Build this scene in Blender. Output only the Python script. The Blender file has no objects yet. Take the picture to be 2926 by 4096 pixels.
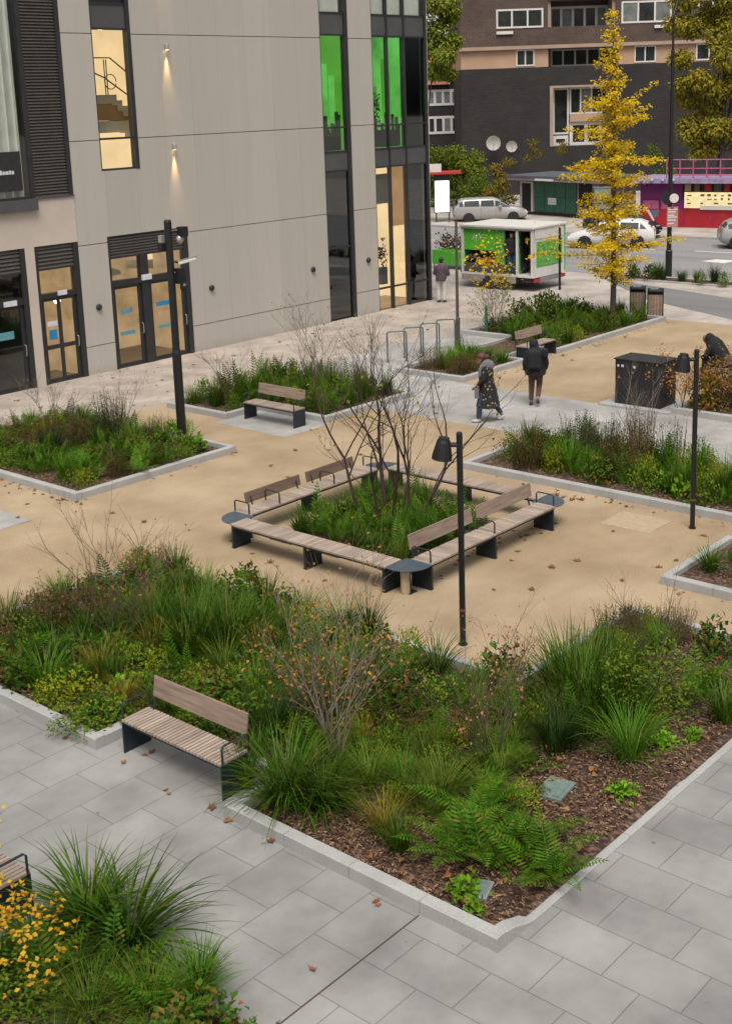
import bpy, bmesh, math, random
from mathutils import Vector, Matrix, noise
R = math.radians
SC = bpy.context.scene
COL = SC.collection

# ---------------------------------------------------------------- camera
YAW, PIT, ROL = R(48.43), R(13.01), R(-1.98)
cyw, syw = math.cos(YAW), math.sin(YAW)
FW = Vector((math.cos(PIT)*syw, math.cos(PIT)*cyw, -math.sin(PIT)))
r0 = Vector((cyw, -syw, 0)); u0 = r0.cross(FW)
RT = math.cos(ROL)*r0 + math.sin(ROL)*u0
UP = -math.sin(ROL)*r0 + math.cos(ROL)*u0
cd = bpy.data.cameras.new('camera'); cam = bpy.data.objects.new('camera', cd); COL.objects.link(cam)
cam.matrix_world = Matrix(((RT.x, UP.x, -FW.x, 0), (RT.y, UP.y, -FW.y, 0), (RT.z, UP.z, -FW.z, 7.7), (0, 0, 0, 1)))
cd.sensor_fit = 'HORIZONTAL'; cd.sensor_width = 36; cd.lens = 36*5085.8/2926
cd.shift_y = -472.9/2926; cd.clip_start = .1; cd.clip_end = 2000
SC.camera = cam

# ---------------------------------------------------------------- sky, sun, exposure
SUN_EL, SUN_AZ = R(62), R(228)          # azimuth of the light, measured clockwise from +Y
wd = bpy.data.worlds.new('World'); SC.world = wd; wd.use_nodes = True
nt = wd.node_tree
bg = nt.nodes['Background']; sky = nt.nodes.new('ShaderNodeTexSky'); sky.sky_type = 'NISHITA'
sky.sun_disc = False; sky.sun_elevation = SUN_EL; sky.sun_rotation = SUN_AZ
sky.air_density = 1.0; sky.dust_density = 6; sky.ozone_density = 1
hs = nt.nodes.new('ShaderNodeHueSaturation'); hs.inputs['Saturation'].default_value = .06
nt.links.new(sky.outputs[0], hs.inputs['Color']); nt.links.new(hs.outputs[0], bg.inputs[0])
bg.inputs[1].default_value = .098
sd = bpy.data.lights.new('sun', 'SUN'); sun = bpy.data.objects.new('sun', sd); COL.objects.link(sun)
sd.energy = 2.0; sd.angle = R(30); sd.color = (1, .93, .83)
sv = Vector((math.sin(SUN_AZ)*math.cos(SUN_EL), math.cos(SUN_AZ)*math.cos(SUN_EL), math.sin(SUN_EL)))
sun.rotation_euler = (-sv).to_track_quat('-Z', 'Y').to_euler()
SC.view_settings.view_transform = 'Standard'; SC.view_settings.look = 'None'
SC.view_settings.exposure = 0.34; SC.view_settings.gamma = 1
SC.cycles.max_bounces = 6; SC.cycles.diffuse_bounces = 1; SC.cycles.transparent_max_bounces = 8
SC.cycles.glossy_bounces = 2; SC.cycles.transmission_bounces = 3
SC.cycles.use_denoising = True

# ---------------------------------------------------------------- helpers
def tag(o, label=None, cat=None, group=None, kind=None):
    if label: o['label'] = label
    if cat: o['category'] = cat
    if group: o['group'] = group
    if kind: o['kind'] = kind
    return o

def empty(name, label, cat, loc=(0, 0, 0), rz=0, group=None):
    o = bpy.data.objects.new(name, None); COL.objects.link(o)
    o.empty_display_size = .1
    o.location = loc; o.rotation_euler = (0, 0, rz)
    return tag(o, label, cat, group)

class MB:
    def __init__(s): s.v = []; s.f = []; s.m = []
    def quad(s, a, b, c, d, m=0):
        n = len(s.v); s.v += [tuple(a), tuple(b), tuple(c), tuple(d)]; s.f.append((n, n+1, n+2, n+3)); s.m.append(m)
    def poly(s, pts, m=0):
        n = len(s.v); s.v += [tuple(p) for p in pts]; s.f.append(tuple(range(n, n+len(pts)))); s.m.append(m)
    def box(s, x0, y0, z0, x1, y1, z1, m=0, M=None):
        p = [Vector((x, y, z)) for z in (z0, z1) for y in (y0, y1) for x in (x0, x1)]
        if M is not None: p = [M @ q for q in p]
        n = len(s.v); s.v += [tuple(q) for q in p]
        for f in ((0, 2, 3, 1), (4, 5, 7, 6), (0, 1, 5, 4), (2, 6, 7, 3), (0, 4, 6, 2), (1, 3, 7, 5)):
            s.f.append(tuple(n+i for i in f)); s.m.append(m)
    def prism(s, poly, z0, z1, m=0):
        n = len(s.v); k = len(poly)
        s.v += [(p[0], p[1], z0) for p in poly] + [(p[0], p[1], z1) for p in poly]
        s.f.append(tuple(n+i for i in range(k))[::-1]); s.m.append(m)
        s.f.append(tuple(n+k+i for i in range(k))); s.m.append(m)
        for i in range(k):
            j = (i+1) % k; s.f.append((n+i, n+j, n+k+j, n+k+i)); s.m.append(m)
    def tube(s, pts, rad, n=8, m=0, cap=True, flat=1.0):
        pts = [Vector(p) for p in pts]
        if not hasattr(rad, '__len__'): rad = [rad]*len(pts)
        b = len(s.v); ref = None
        for i, p in enumerate(pts):
            d = (pts[min(i+1, len(pts)-1)] - pts[max(i-1, 0)])
            if d.length < 1e-9: d = Vector((0, 0, 1))
            d.normalize()
            if ref is None:
                ref = Vector((1, 0, 0)) if abs(d.x) < .9 else Vector((0, 1, 0))
            a = (ref - d*ref.dot(d))
            if a.length < 1e-6: a = d.orthogonal()
            a.normalize(); ref = a; c = d.cross(a)
            for k in range(n):
                t = 2*math.pi*k/n
                s.v.append(tuple(p + (a*math.cos(t) + c*math.sin(t)*flat)*rad[i]))
        for i in range(len(pts)-1):
            for k in range(n):
                k2 = (k+1) % n
                s.f.append((b+i*n+k, b+i*n+k2, b+(i+1)*n+k2, b+(i+1)*n+k)); s.m.append(m)
        if cap:
            s.f.append(tuple(b+k for k in range(n))[::-1]); s.m.append(m)
            e = b+(len(pts)-1)*n; s.f.append(tuple(e+k for k in range(n))); s.m.append(m)
    def lathe(s, prof, n=24, m=0, loc=(0, 0, 0)):
        b = len(s.v)
        for (r, z) in prof:
            for k in range(n):
                t = 2*math.pi*k/n; s.v.append((loc[0]+r*math.cos(t), loc[1]+r*math.sin(t), loc[2]+z))
        for i in range(len(prof)-1):
            for k in range(n):
                k2 = (k+1) % n; s.f.append((b+i*n+k, b+i*n+k2, b+(i+1)*n+k2, b+(i+1)*n+k)); s.m.append(m)
        s.f.append(tuple(b+k for k in range(n))[::-1]); s.m.append(m)
        e = b+(len(prof)-1)*n; s.f.append(tuple(e+k for k in range(n))); s.m.append(m)
    def ball(s, c, rx, ry, rz, n=10, m=0, M=None):
        b = len(s.v); k = n//2+1
        for i in range(k):
            th = math.pi*(i+.02)/(k-1+.04)
            for j in range(n):
                ph = 2*math.pi*j/n
                p = Vector((rx*math.sin(th)*math.cos(ph), ry*math.sin(th)*math.sin(ph), rz*math.cos(th)))
                if M is not None: p = M @ p
                s.v.append((c[0]+p.x, c[1]+p.y, c[2]+p.z))
        for i in range(k-1):
            for j in range(n):
                j2 = (j+1) % n; s.f.append((b+i*n+j, b+(i+1)*n+j, b+(i+1)*n+j2, b+i*n+j2)); s.m.append(m)
        s.f.append(tuple(b+j for j in range(n))); s.m.append(m)
        s.f.append(tuple(b+(k-1)*n+j for j in range(n))[::-1]); s.m.append(m)
    def mesh(s, name, mats):
        me = bpy.data.meshes.new(name); me.from_pydata(s.v, [], s.f)
        if not isinstance(mats, (list, tuple)): mats = [mats]
        for q in mats: me.materials.append(q)
        if len(mats) > 1: me.polygons.foreach_set('material_index', s.m)
        me.update()
        return me
    def build(s, name, mats, parent=None, smooth=False, bevel=0, label=None, cat=None, group=None, kind=None):
        me = s.mesh(name, mats)
        if smooth: me.polygons.foreach_set('use_smooth', [True]*len(me.polygons))
        o = bpy.data.objects.new(name, me); COL.objects.link(o)
        if parent: o.parent = parent
        if bevel:
            b = o.modifiers.new('bevel', 'BEVEL'); b.width = bevel; b.segments = 2; b.limit_method = 'ANGLE'
        return tag(o, label, cat, group, kind)

def copy_tree(o, parent=None):
    c = o.copy(); COL.objects.link(c)
    if parent: c.parent = parent
    for ch in list(o.children): copy_tree(ch, c)
    return c

# ---------------------------------------------------------------- materials
def nmat(name):
    m = bpy.data.materials.new(name); m.use_nodes = True
    t = m.node_tree; b = t.nodes['Principled BSDF']
    return m, t, b
def N(t, typ, **kw):
    n = t.nodes.new('ShaderNode'+typ)
    for k, v in kw.items(): setattr(n, k, v)
    return n
def ramp(t, fac, stops, interp='LINEAR'):
    r = N(t, 'ValToRGB'); r.color_ramp.interpolation = interp
    e = r.color_ramp.elements
    while len(e) < len(stops): e.new(.5)
    for x, (p, c) in zip(e, stops): x.position = p; x.color = (*c, 1)
    t.links.new(fac, r.inputs[0]); return r.outputs[0]
def pos(t, scale=1.0, obj=False):
    if obj:
        return N(t, 'TexCoord').outputs['Object']
    return N(t, 'NewGeometry').outputs['Position']
def noisetex(t, scale, detail=3, rough=.55, vec=None):
    n = N(t, 'TexNoise'); n.inputs['Scale'].default_value = scale; n.inputs['Detail'].default_value = detail
    n.inputs['Roughness'].default_value = rough
    t.links.new(vec if vec is not None else pos(t), n.inputs['Vector']); return n.outputs['Fac']
def mix(t, a, b, fac, mode='MIX'):
    m = N(t, 'Mix', data_type='RGBA', blend_type=mode)
    for sock, v in ((m.inputs[0], fac), (m.inputs[6], a), (m.inputs[7], b)):
        if isinstance(v, (int, float)): sock.default_value = v
        elif isinstance(v, tuple): sock.default_value = (*v, 1)
        else: t.links.new(v, sock)
    return m.outputs[2]
def bump(t, b, h, s=.3, d=.01):
    n = N(t, 'Bump'); n.inputs['Strength'].default_value = s; n.inputs['Distance'].default_value = d
    t.links.new(h, n.inputs['Height']); t.links.new(n.outputs[0], b.inputs['Normal'])
def plain(name, col, rough=.6, metal=0, var=.12, scale=6, obj=True, bs=0, spec=.5):
    m, t, b = nmat(name)
    v = pos(t, obj=obj)
    f = noisetex(t, scale, 4, vec=v)
    c2 = tuple(x*(1-var) for x in col); c1 = tuple(min(1, x*(1+var)) for x in col)
    t.links.new(ramp(t, f, [(.3, c2), (.7, c1)]), b.inputs['Base Color'])
    b.inputs['Roughness'].default_value = rough; b.inputs['Metallic'].default_value = metal
    b.inputs['Specular IOR Level'].default_value = spec
    if bs: bump(t, b, noisetex(t, scale*8, 3, vec=v), bs, .004)
    return m
def emit(name, col, s, var=0):
    m, t, b = nmat(name)
    e = N(t, 'Emission'); e.inputs[0].default_value = (*col, 1); e.inputs[1].default_value = s
    t.links.new(e.outputs[0], t.nodes['Material Output'].inputs[0]); return m
def leafmat(name, cols, trans=.25, rough=.55, objvar=.25):
    """cols: natural colours the leaves of this plant vary through, one random pick per leaf"""
    m, t, b = nmat(name)
    g = N(t, 'NewGeometry'); oi = N(t, 'ObjectInfo')
    k = len(cols)
    c = ramp(t, g.outputs['Random Per Island'], [(i/max(1, k-1), q) for i, q in enumerate(cols)])
    hv = N(t, 'HueSaturation')
    mr = N(t, 'MapRange'); mr.inputs[3].default_value = 1-objvar; mr.inputs[4].default_value = 1+objvar
    t.links.new(oi.outputs['Random'], mr.inputs[0]); t.links.new(mr.outputs[0], hv.inputs['Value'])
    t.links.new(c, hv.inputs['Color'])
    t.links.new(hv.outputs[0], b.inputs['Base Color']); b.inputs['Roughness'].default_value = rough
    b.inputs['Specular IOR Level'].default_value = .10
    tr = N(t, 'BsdfTranslucent'); t.links.new(hv.outputs[0], tr.inputs[0])
    mx = N(t, 'MixShader'); mx.inputs[0].default_value = trans
    t.links.new(b.outputs[0], mx.inputs[1]); t.links.new(tr.outputs[0], mx.inputs[2])
    t.links.new(mx.outputs[0], t.nodes['Material Output'].inputs[0])
    return m

def slab_mat(name, c1, c2, mortar, bw, bh, rot=0, off=(0, 0), msize=.004, stain=.27, offset=.5):
    m, t, b = nmat(name)
    mp = N(t, 'Mapping'); mp.inputs['Rotation'].default_value = (0, 0, rot); mp.inputs['Location'].default_value = (off[0], off[1], 0)
    t.links.new(pos(t), mp.inputs['Vector'])
    br = N(t, 'TexBrick'); br.offset = offset; br.inputs['Scale'].default_value = 1
    br.inputs['Brick Width'].default_value = bw; br.inputs['Row Height'].default_value = bh
    br.inputs['Mortar Size'].default_value = msize; br.inputs['Mortar Smooth'].default_value = .55
    br.inputs['Color1'].default_value = (*c1, 1); br.inputs['Color2'].default_value = (*c2, 1); br.inputs['Mortar'].default_value = (*mortar, 1)
    t.links.new(mp.outputs[0], br.inputs['Vector'])
    blot = ramp(t, noisetex(t, .8, 4, .55), [(.34, (1-stain,)*3), (.62, (1.06,)*3)])
    grain = ramp(t, noisetex(t, 160, 2), [(.3, (.90,)*3), (.7, (1.08,)*3)])
    c = mix(t, br.outputs[0], blot, 1.0, 'MULTIPLY'); c = mix(t, c, grain, 1.0, 'MULTIPLY')
    # a few damp, darker joints
    damp = ramp(t, noisetex(t, .75, 5, .65), [(.46, (1.03, 1.03, 1.03)), (.60, (.88, .88, .88)), (.70, (.76, .77, .78))])
    c = mix(t, c, damp, 1.0, 'MULTIPLY')
    spot = ramp(t, noisetex(t, 7.0, 1), [(.0, (.55, .53, .5)), (.2, (.6, .58, .55)), (.235, (1, 1, 1))])
    c = mix(t, c, spot, 1.0, 'MULTIPLY')
    t.links.new(c, b.inputs['Base Color']); b.inputs['Roughness'].default_value = .75
    bump(t, b, br.outputs['Fac'], -.35, .004)
    return m

M = {}
M['paving'] = slab_mat('granite_paving', (.255, .249, .24), (.29, .282, .271), (.165, .16, .152), .80, .61, 0, (.1, .38), .009)
M['paving_cross'] = slab_mat('granite_paving_cross', (.252, .249, .242), (.285, .28, .27), (.165, .161, .154), .78, .585, R(90), (.45, .10), .009)
M['paving_path'] = slab_mat('pale_path_paving', (.33, .318, .305), (.38, .366, .35), (.25, .235, .22), .80, .60, R(90), (0, 0), .006)
M['setts'] = slab_mat('pinkish_sett_paving', (.36, .305, .26), (.425, .362, .312), (.29, .245, .21), .30, .20, 0, (0, 0), .006, .22)

def gravel_mat():
    m, t, b = nmat('bound_gravel')
    a = ramp(t, noisetex(t, 75, 4, .75), [(.22, (.215, .152, .092)), (.5, (.365, .280, .184)), (.8, (.50, .402, .285))])
    bl = ramp(t, noisetex(t, .7, 5, .6), [(.30, (.76, .73, .68)), (.64, (1.06, 1.05, 1.04))])
    st = N(t, 'Mapping'); st.inputs['Scale'].default_value = (.5, 3, 1); st.inputs['Rotation'].default_value = (0, 0, R(20)); t.links.new(pos(t), st.inputs['Vector'])
    sw = ramp(t, noisetex(t, 1.4, 4, .6, st.outputs[0]), [(.3, (.965, .96, .95)), (.65, (1.02, 1.02, 1.02))])
    c = mix(t, mix(t, a, bl, 1., 'MULTIPLY'), sw, 1., 'MULTIPLY')
    pk = ramp(t, noisetex(t, 26, 3, .7), [(.30, (.70, .66, .62)), (.40, (1, 1, 1)), (.66, (1, 1, 1)), (.74, (1.12, 1.12, 1.12))])
    wd_ = ramp(t, noisetex(t, .22, 4, .6), [(.38, (.90, .87, .83)), (.58, (1.02, 1.02, 1.02))])
    c = mix(t, mix(t, c, pk, 1., 'MULTIPLY'), wd_, 1., 'MULTIPLY')
    t.links.new(c, b.inputs['Base Color']); b.inputs['Roughness'].default_value = .95
    bump(t, b, noisetex(t, 120, 3), .4, .006); return m
M['gravel'] = gravel_mat()
def asphalt_mat(name, v, warm=1.0):
    m, t, b = nmat(name)
    a = ramp(t, noisetex(t, 90, 2), [(.3, (v*.8*warm, v*.8, v*.8)), (.7, (v*1.2*warm, v*1.2, v*1.2))])
    st = N(t, 'Mapping'); st.inputs['Scale'].default_value = (1, .12, 1); t.links.new(pos(t), st.inputs['Vector'])
    bl = ramp(t, noisetex(t, .8, 4, .6, st.outputs[0]), [(.3, (.8,)*3), (.7, (1.12,)*3)])
    t.links.new(mix(t, a, bl, 1., 'MULTIPLY'), b.inputs['Base Color']); b.inputs['Roughness'].default_value = .8; return m
M['asphalt'] = asphalt_mat('worn_asphalt', .235, 1.03)
M['asphalt_dark'] = asphalt_mat('dark_asphalt', .17, 1.0)
M['pavement_far'] = slab_mat('far_pavement', (.42, .37, .33), (.46, .41, .37), (.3, .27, .25), .6, .45, 0, (0, 0), .008)
M['mulch'] = None
def mulch_mat():
    m, t, b = nmat('bark_mulch')
    v = N(t, 'TexVoronoi'); v.inputs['Scale'].default_value = 38; v.inputs['Randomness'].default_value = 1
    mp = N(t, 'Mapping'); mp.inputs['Scale'].default_value = (1, .5, 1); t.links.new(pos(t), mp.inputs[0]); t.links.new(mp.outputs[0], v.inputs[0])
    sep = N(t, 'SeparateColor'); t.links.new(v.outputs['Color'], sep.inputs[0])
    c = ramp(t, sep.outputs[0], [(0, (.022, .012, .009)), (.45, (.06, .032, .022)), (.8, (.13, .073, .046)), (1, (.22, .13, .085))])
    t.links.new(c, b.inputs['Base Color']); b.inputs['Roughness'].default_value = .9
    bump(t, b, v.outputs['Distance'], .8, .02); return m
M['mulch'] = mulch_mat()
M['chip'] = leafmat('bark_chip', [(.030, .016, .010), (.085, .046, .027), (.165, .095, .055), (.33, .215, .135)], 0, .8, 0)
def granite_mat():
    m, t, b = nmat('granite_kerb')
    f = noisetex(t, 130, 2)
    a = ramp(t, f, [(.3, (.26, .258, .25)), (.5, (.36, .355, .345)), (.75, (.45, .445, .43))])
    bl = ramp(t, noisetex(t, 1.5, 4), [(.3, (.86,)*3), (.65, (1.05,)*3)])
    t.links.new(mix(t, a, bl, 1., 'MULTIPLY'), b.inputs['Base Color']); b.inputs['Roughness'].default_value = .8; return m
M['granite'] = granite_mat()
M['steel_dark'] = plain('dark_coated_steel', (.022, .030, .038), .42, .3, .2, 9)
M['steel_blue'] = plain('slate_blue_steel_plate', (.085, .115, .145), .45, .35, .18, 7)
M['black'] = plain('black_paint', (.012, .012, .013), .45, .1, .2, 9)
M['black_matt'] = plain('black_matt', (.010, .010, .011), .8, 0, .25, 9)
def wood_mat(name, c1, c2, ax=0):
    m, t, b = nmat(name)
    mp = N(t, 'Mapping'); s = [28, 28, 28]; s[ax] = 2.2; mp.inputs['Scale'].default_value = s
    t.links.new(pos(t, obj=True), mp.inputs[0])
    n = noisetex(t, 1.0, 4, .6, mp.outputs[0])
    g = N(t, 'NewGeometry')
    isl = ramp(t, g.outputs['Random Per Island'], [(0, (.82,)*3), (1, (1.14,)*3)])
    c = mix(t, ramp(t, n, [(.28, c1), (.7, c2)]), isl, 1., 'MULTIPLY')
    t.links.new(c, b.inputs['Base Color']); b.inputs['Roughness'].default_value = .75
    bump(t, b, n, .25, .003); return m
M['wood'] = wood_mat('weathered_oak', (.17, .115, .085), (.33, .245, .19), 0)
M['wood_side'] = wood_mat('weathered_oak_cross', (.23, .175, .14), (.40, .32, .262), 1)
M['wood_shaded'] = wood_mat('shaded_oak', (.10, .062, .040), (.19, .125, .085), 0)  # darker copy of the oak; shade of the backlit backrests is in the colour
def glass_mat(name, col=(.55, .6, .6), gl=.12, opacity=.08, rough=.03):
    """thin pane: mostly see-through, some mirror"""
    m, t, b = nmat(name)
    tr = N(t, 'BsdfTransparent'); tr.inputs[0].default_value = (*col, 1)
    gs = N(t, 'BsdfGlossy'); gs.inputs['Roughness'].default_value = rough; gs.inputs[0].default_value = (.9, .95, 1, 1)
    fr = N(t, 'Fresnel'); fr.inputs[0].default_value = 1.5
    ad = N(t, 'Math', operation='ADD'); ad.inputs[1].default_value = gl; t.links.new(fr.outputs[0], ad.inputs[0])
    ge = N(t, 'NewGeometry'); iv = N(t, 'Math', operation='SUBTRACT'); iv.inputs[0].default_value = 1; t.links.new(ge.outputs['Backfacing'], iv.inputs[1])
    fm = N(t, 'Math', operation='MULTIPLY'); t.links.new(ad.outputs[0], fm.inputs[0]); t.links.new(iv.outputs[0], fm.inputs[1])
    mx = N(t, 'MixShader'); t.links.new(fm.outputs[0], mx.inputs[0]); t.links.new(tr.outputs[0], mx.inputs[1]); t.links.new(gs.outputs[0], mx.inputs[2])
    t.links.new(mx.outputs[0], t.nodes['Material Output'].inputs[0]); return m
M['glass'] = glass_mat('clear_glass', (.92, .93, .91), .05)
M['glass_dark'] = glass_mat('tinted_glass', (.22, .25, .25), .08)
M['glass_car'] = plain('car_glass', (.02, .026, .028), .08, 0, .1, 3, spec=.8)
M['crimson_tape'] = plain('faded_red_tape', (.16, .05, .045), .6, 0, .2, 20)
M['bark_grey'] = plain('grey_brown_bark', (.075, .062, .05), .9, 0, .3, 14)
M['cover_green'] = plain('weathered_green_grey_plastic', (.13, .175, .16), .7, 0, .2, 16)
def scuff():
    m, t, b = nmat('scuffed_black_metal')
    a = ramp(t, noisetex(t, 2.4, 6, .7, pos(t, obj=True)), [(.45, (.010, .010, .011)), (.75, (.035, .035, .036))])
    t.links.new(a, b.inputs['Base Color']); b.inputs['Roughness'].default_value = .5; return m
M['black_scuff'] = scuff()
# ================================================================ SETTING
def sheet(name, poly, z, mat, kind='structure'):
    mb = MB(); mb.poly([(x, y, z) for x, y in poly]); return mb.build(name, mat, kind=kind)
def rect(x0, y0, x1, y1): return [(x0, y0), (x1, y0), (x1, y1), (x0, y1)]

M['earth'] = plain('ground_earth', (.24, .22, .19), .95, 0, .15, .3, obj=False)
sheet('ground', rect(-300, -300, 500, 500), -.012, M['earth'])
sheet('paving_foreground', rect(-10, 6.94, 12.95, 40), 0, M['paving'])
sheet('paving_foreground_right', rect(-10, -25, 27.3, 6.94), 0, M['paving_cross'])
sheet('gravel_court', rect(12.95, 6.94, 23.8, 25.9), .0, M['gravel'])
sheet('gravel_court_side', rect(8.6, 16.6, 12.95, 40), .004, M['gravel'])
sheet('path_strip', rect(23.8, 6.94, 27.35, 25.9), .0, M['paving_path'])
sheet('gravel_terrace', rect(27.35, -25, 39.2, 21.0), 0, M['gravel'])
sheet('path_behind_beds', rect(27.35, 21.0, 39.2, 25.9), 0, M['paving_path'])
sheet('sett_pavement', rect(12.95, 25.9, 39.2, 30.72), .0, M['setts'])
sheet('pavement', rect(39.2, -25, 48.2, 75), .0, M['pavement_far'])
# darker tarmac cycle lane crossing the pavement, skewed to the street
d0, d1 = Vector((41.7, 21.74)), Vector((44.9, 22.3))
a = Vector((-.47, -.88)); b_ = Vector((-.33, -.944))
sheet('tarmac_lane', [tuple(d0 + a*-2), tuple(d0 + a*60), tuple(d1 + b_*60), tuple(d1 + b_*-6)], .004, M['asphalt_dark'])
sheet('road', [(47.9, -30), (67.5, -30), (60.9, 40), (63.5, 75), (67, 130), (47.9, 130)], .004, M['asphalt'])
sheet('far_pavement', [(67.5, -30), (95, -30), (110, 130), (67, 130), (63.5, 75), (60.9, 40)], .10, M['pavement_far'])
kb = MB()
P_ = [(67.5, -30), (60.9, 40), (63.5, 75), (67, 130)]
for (x0, y0), (x1, y1) in zip(P_, P_[1:]):
    kb.prism([(x0-.18, y0), (x0, y0), (x1, y1), (x1-.18, y1)], 0, .13)
kb.build('road_kerb', M['granite'], kind='structure')
M['white_line'] = plain('worn_white_road_paint', (.62, .60, .56), .8, 0, .15, 5, obj=False)
rl = MB()
for i in range(14):
    y = 14 + i*4.2; x = 56.9 + (y-26.9)*-.085
    rl.prism([(x, y), (x+.14, y), (x-.07+.14, y+2.2), (x-.07, y+2.2)], .006, .009)
rl.prism([(53.4, 25.6), (54.6, 25.4), (54.5, 26.5), (53.6, 26.8)], .006, .009)
rl.prism([(44.2, 18.0), (44.5, 18.0), (44.9, 20.4), (44.6, 20.4)], .006, .009)
rl.build('road_marking', M['white_line'], kind='structure')
# movement joint in the foreground paving
mj = MB(); mj.box(-2, 6.933, .001, 8.33, 6.947, .006)
M['red_joint'] = plain('rust_joint', (.085, .048, .036), .8, 0, .2, 8, obj=False)
mj.build('paving_joint', M['red_joint'], kind='structure')
# slab strip at the far left of the gravel
sheet('slab_strip', rect(11.0, 20.45, 13.2, 22.5), .008, M['paving_path'])
sl = MB(); sl.box(19.35, 10.55, .0, 20.2, 11.55, .006)
M['sandy_slab'] = plain('sandy_cover', (.375, .288, .19), .95, 0, .12, 10, obj=False)
sl.build('inspection_cover', M['sandy_slab'], label='square gravel-filled inspection cover flush in the sandy gravel near the right lamp post', cat='inspection cover')

# ---------------------------------------------------------------- planters: kerb ring + mulch
def kerb_run(mb, p, q, h=.15, w=.14, side=1, h2=None, step=.9, gap=.003):
    """granite blocks along p->q; 'side' = which side the width goes (left=+1)"""
    p, q = Vector(p), Vector(q); L = (q-p).length; d = (q-p)/L; nrm = Vector((-d.y, d.x))*side*w
    n = max(1, round(L/step))
    for i in range(n):
        a, b = p+d*(L*i/n+gap), p+d*(L*(i+1)/n-gap)
        ha = h; hb = h
        if h2 is not None:
            ez = lambda t_: t_*t_*(3-2*t_)
            ha = h+(h2-h)*ez(i/n); hb = h+(h2-h)*ez((i+1)/n)
        c = .012
        base = len(mb.v)
        for (s, hh) in ((a, ha), (b, hb)):
            for off, z in ((Vector((0, 0)), 0), (Vector((0, 0)), hh-c), (nrm*(c/w), hh), (nrm, hh), (nrm, 0)):
                mb.v.append((s.x+off.x, s.y+off.y, z))
        for k in range(5):
            k2 = (k+1) % 5; mb.f.append((base+k, base+k2, base+5+k2, base+5+k)); mb.m.append(0)
        mb.f.append(tuple(base+k for k in range(5))[::-1]); mb.m.append(0)
        mb.f.append(tuple(base+5+k for k in range(5))); mb.m.append(0)

def planter(label, runs, soils, z=.09):
    e = empty('planter_bed', label, 'planter', (soils[0][0][0], soils[0][0][1], 0))
    off = Vector((-soils[0][0][0], -soils[0][0][1], 0))
    kb = MB()
    for r in runs: kerb_run(kb, *r[:2], **(r[2] if len(r) > 2 else {}))
    kb.v = [tuple(Vector(v)+off) for v in kb.v]
    kb.build('kerb', M['granite'], e)
    sb = MB()
    for poly in soils:
        # gently uneven mulch surface, subdivided
        xs = [p[0] for p in poly]; ys = [p[1] for p in poly]
        x0, x1, y0, y1 = min(xs), max(xs), min(ys), max(ys)
        nx, ny = max(2, int((x1-x0)/.25)), max(2, int((y1-y0)/.25))
        g = {}
        for i in range(nx+1):
            for j in range(ny+1):
                x, y = x0+(x1-x0)*i/nx, y0+(y1-y0)*j/ny
                edge = min(i, nx-i, j, ny-j)
                zz = z + noise.noise(Vector((x*1.3, y*1.3, 3)))*.035 + (0 if edge else -.03)
                g[i, j] = len(sb.v); sb.v.append((x+off.x, y+off.y, zz))
        for i in range(nx):
            for j in range(ny):
                sb.f.append((g[i, j], g[i+1, j], g[i+1, j+1], g[i, j+1])); sb.m.append(0)
    sb.build('mulch', M['mulch'], e, smooth=True)
    return e

# near bed (bench notch between y 9.73 and 12.09)
near_bed = planter('large near planter bed with granite kerb around the bench recess in the foreground',
    [((8.36, 9.72), (8.35, 6.02), dict(side=1)), ((8.4, 16.6), (8.4, 12.09), dict(side=1)), ((8.54, 16.6), (12.99, 16.6), dict(side=-1)),
     ((8.54, 12.09), (9.22, 12.09), dict(side=1)), ((9.22, 12.09), (9.22, 9.72), dict(side=1)), ((9.22, 9.72), (8.50, 9.72), dict(side=1)),
     ((8.49, 6.02), (9.0, 6.02), dict(side=1, h2=.022, step=.05, gap=0)), ((9.0, 6.02), (16.0, 6.02), dict(h=.022, side=1)),
     ((12.99, 16.46), (12.99, 8.86), dict(side=-1)), ((12.99, 9.0), (15.95, 9.0), dict(side=-1)), ((15.95, 8.86), (15.95, 6.16), dict(side=-1))],
    [rect(9.22, 6.1, 15.9, 8.95), rect(8.45, 6.1, 9.25, 9.65), rect(9.3, 8.9, 12.95, 12.2), rect(8.5, 12.15, 12.9, 16.5)], z=.06)
left_bed = planter('left planter bed of ferns and grasses around the black camera pole',
    [((14.48, 27.2), (14.48, 20.75), dict(side=1)), ((14.62, 20.75), (18.76, 20.75), dict(side=1)), ((18.9, 20.75), (18.9, 27.2), dict(side=1))],
    [rect(14.55, 20.85, 18.85, 27.2)])
mid_bed = planter('planter bed behind the middle bench, in front of the building',
    [((20.85, 25.5), (20.85, 23.2), dict(side=1)), ((20.99, 23.2), (22.0, 23.2), dict(side=1)), ((22.0, 23.2), (22.0, 20.85), dict(side=1)),
     ((22.14, 20.85), (25.26, 20.85), dict(side=1)), ((25.4, 20.85), (25.4, 25.5), dict(side=1)), ((20.99, 25.5), (25.26, 25.5), dict(side=-1))],
    [rect(22.05, 20.95, 25.3, 25.4), rect(20.95, 23.3, 22.1, 25.4)])
right_bed = planter('long planter bed right of the bench square behind the right lamp post',
    [((20.72, 15.75), (20.76, -3), dict(side=1)), ((20.86, 15.75), (23.8, 15.75), dict(side=-1)), ((23.8, 15.61), (23.8, -3), dict(side=-1))],
    [rect(20.8, -3, 23.7, 15.65)])
corner_bed = planter('kerbed planter corner at the right edge of the gravel court',
    [((17.33, 9.23), (17.33, 2), dict(side=1)), ((17.47, 9.23), (19.7, 9.23), dict(side=-1)), ((19.7, 9.09), (19.7, 2), dict(side=-1))],
    [rect(17.42, 2, 19.6, 9.14)])
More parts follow.
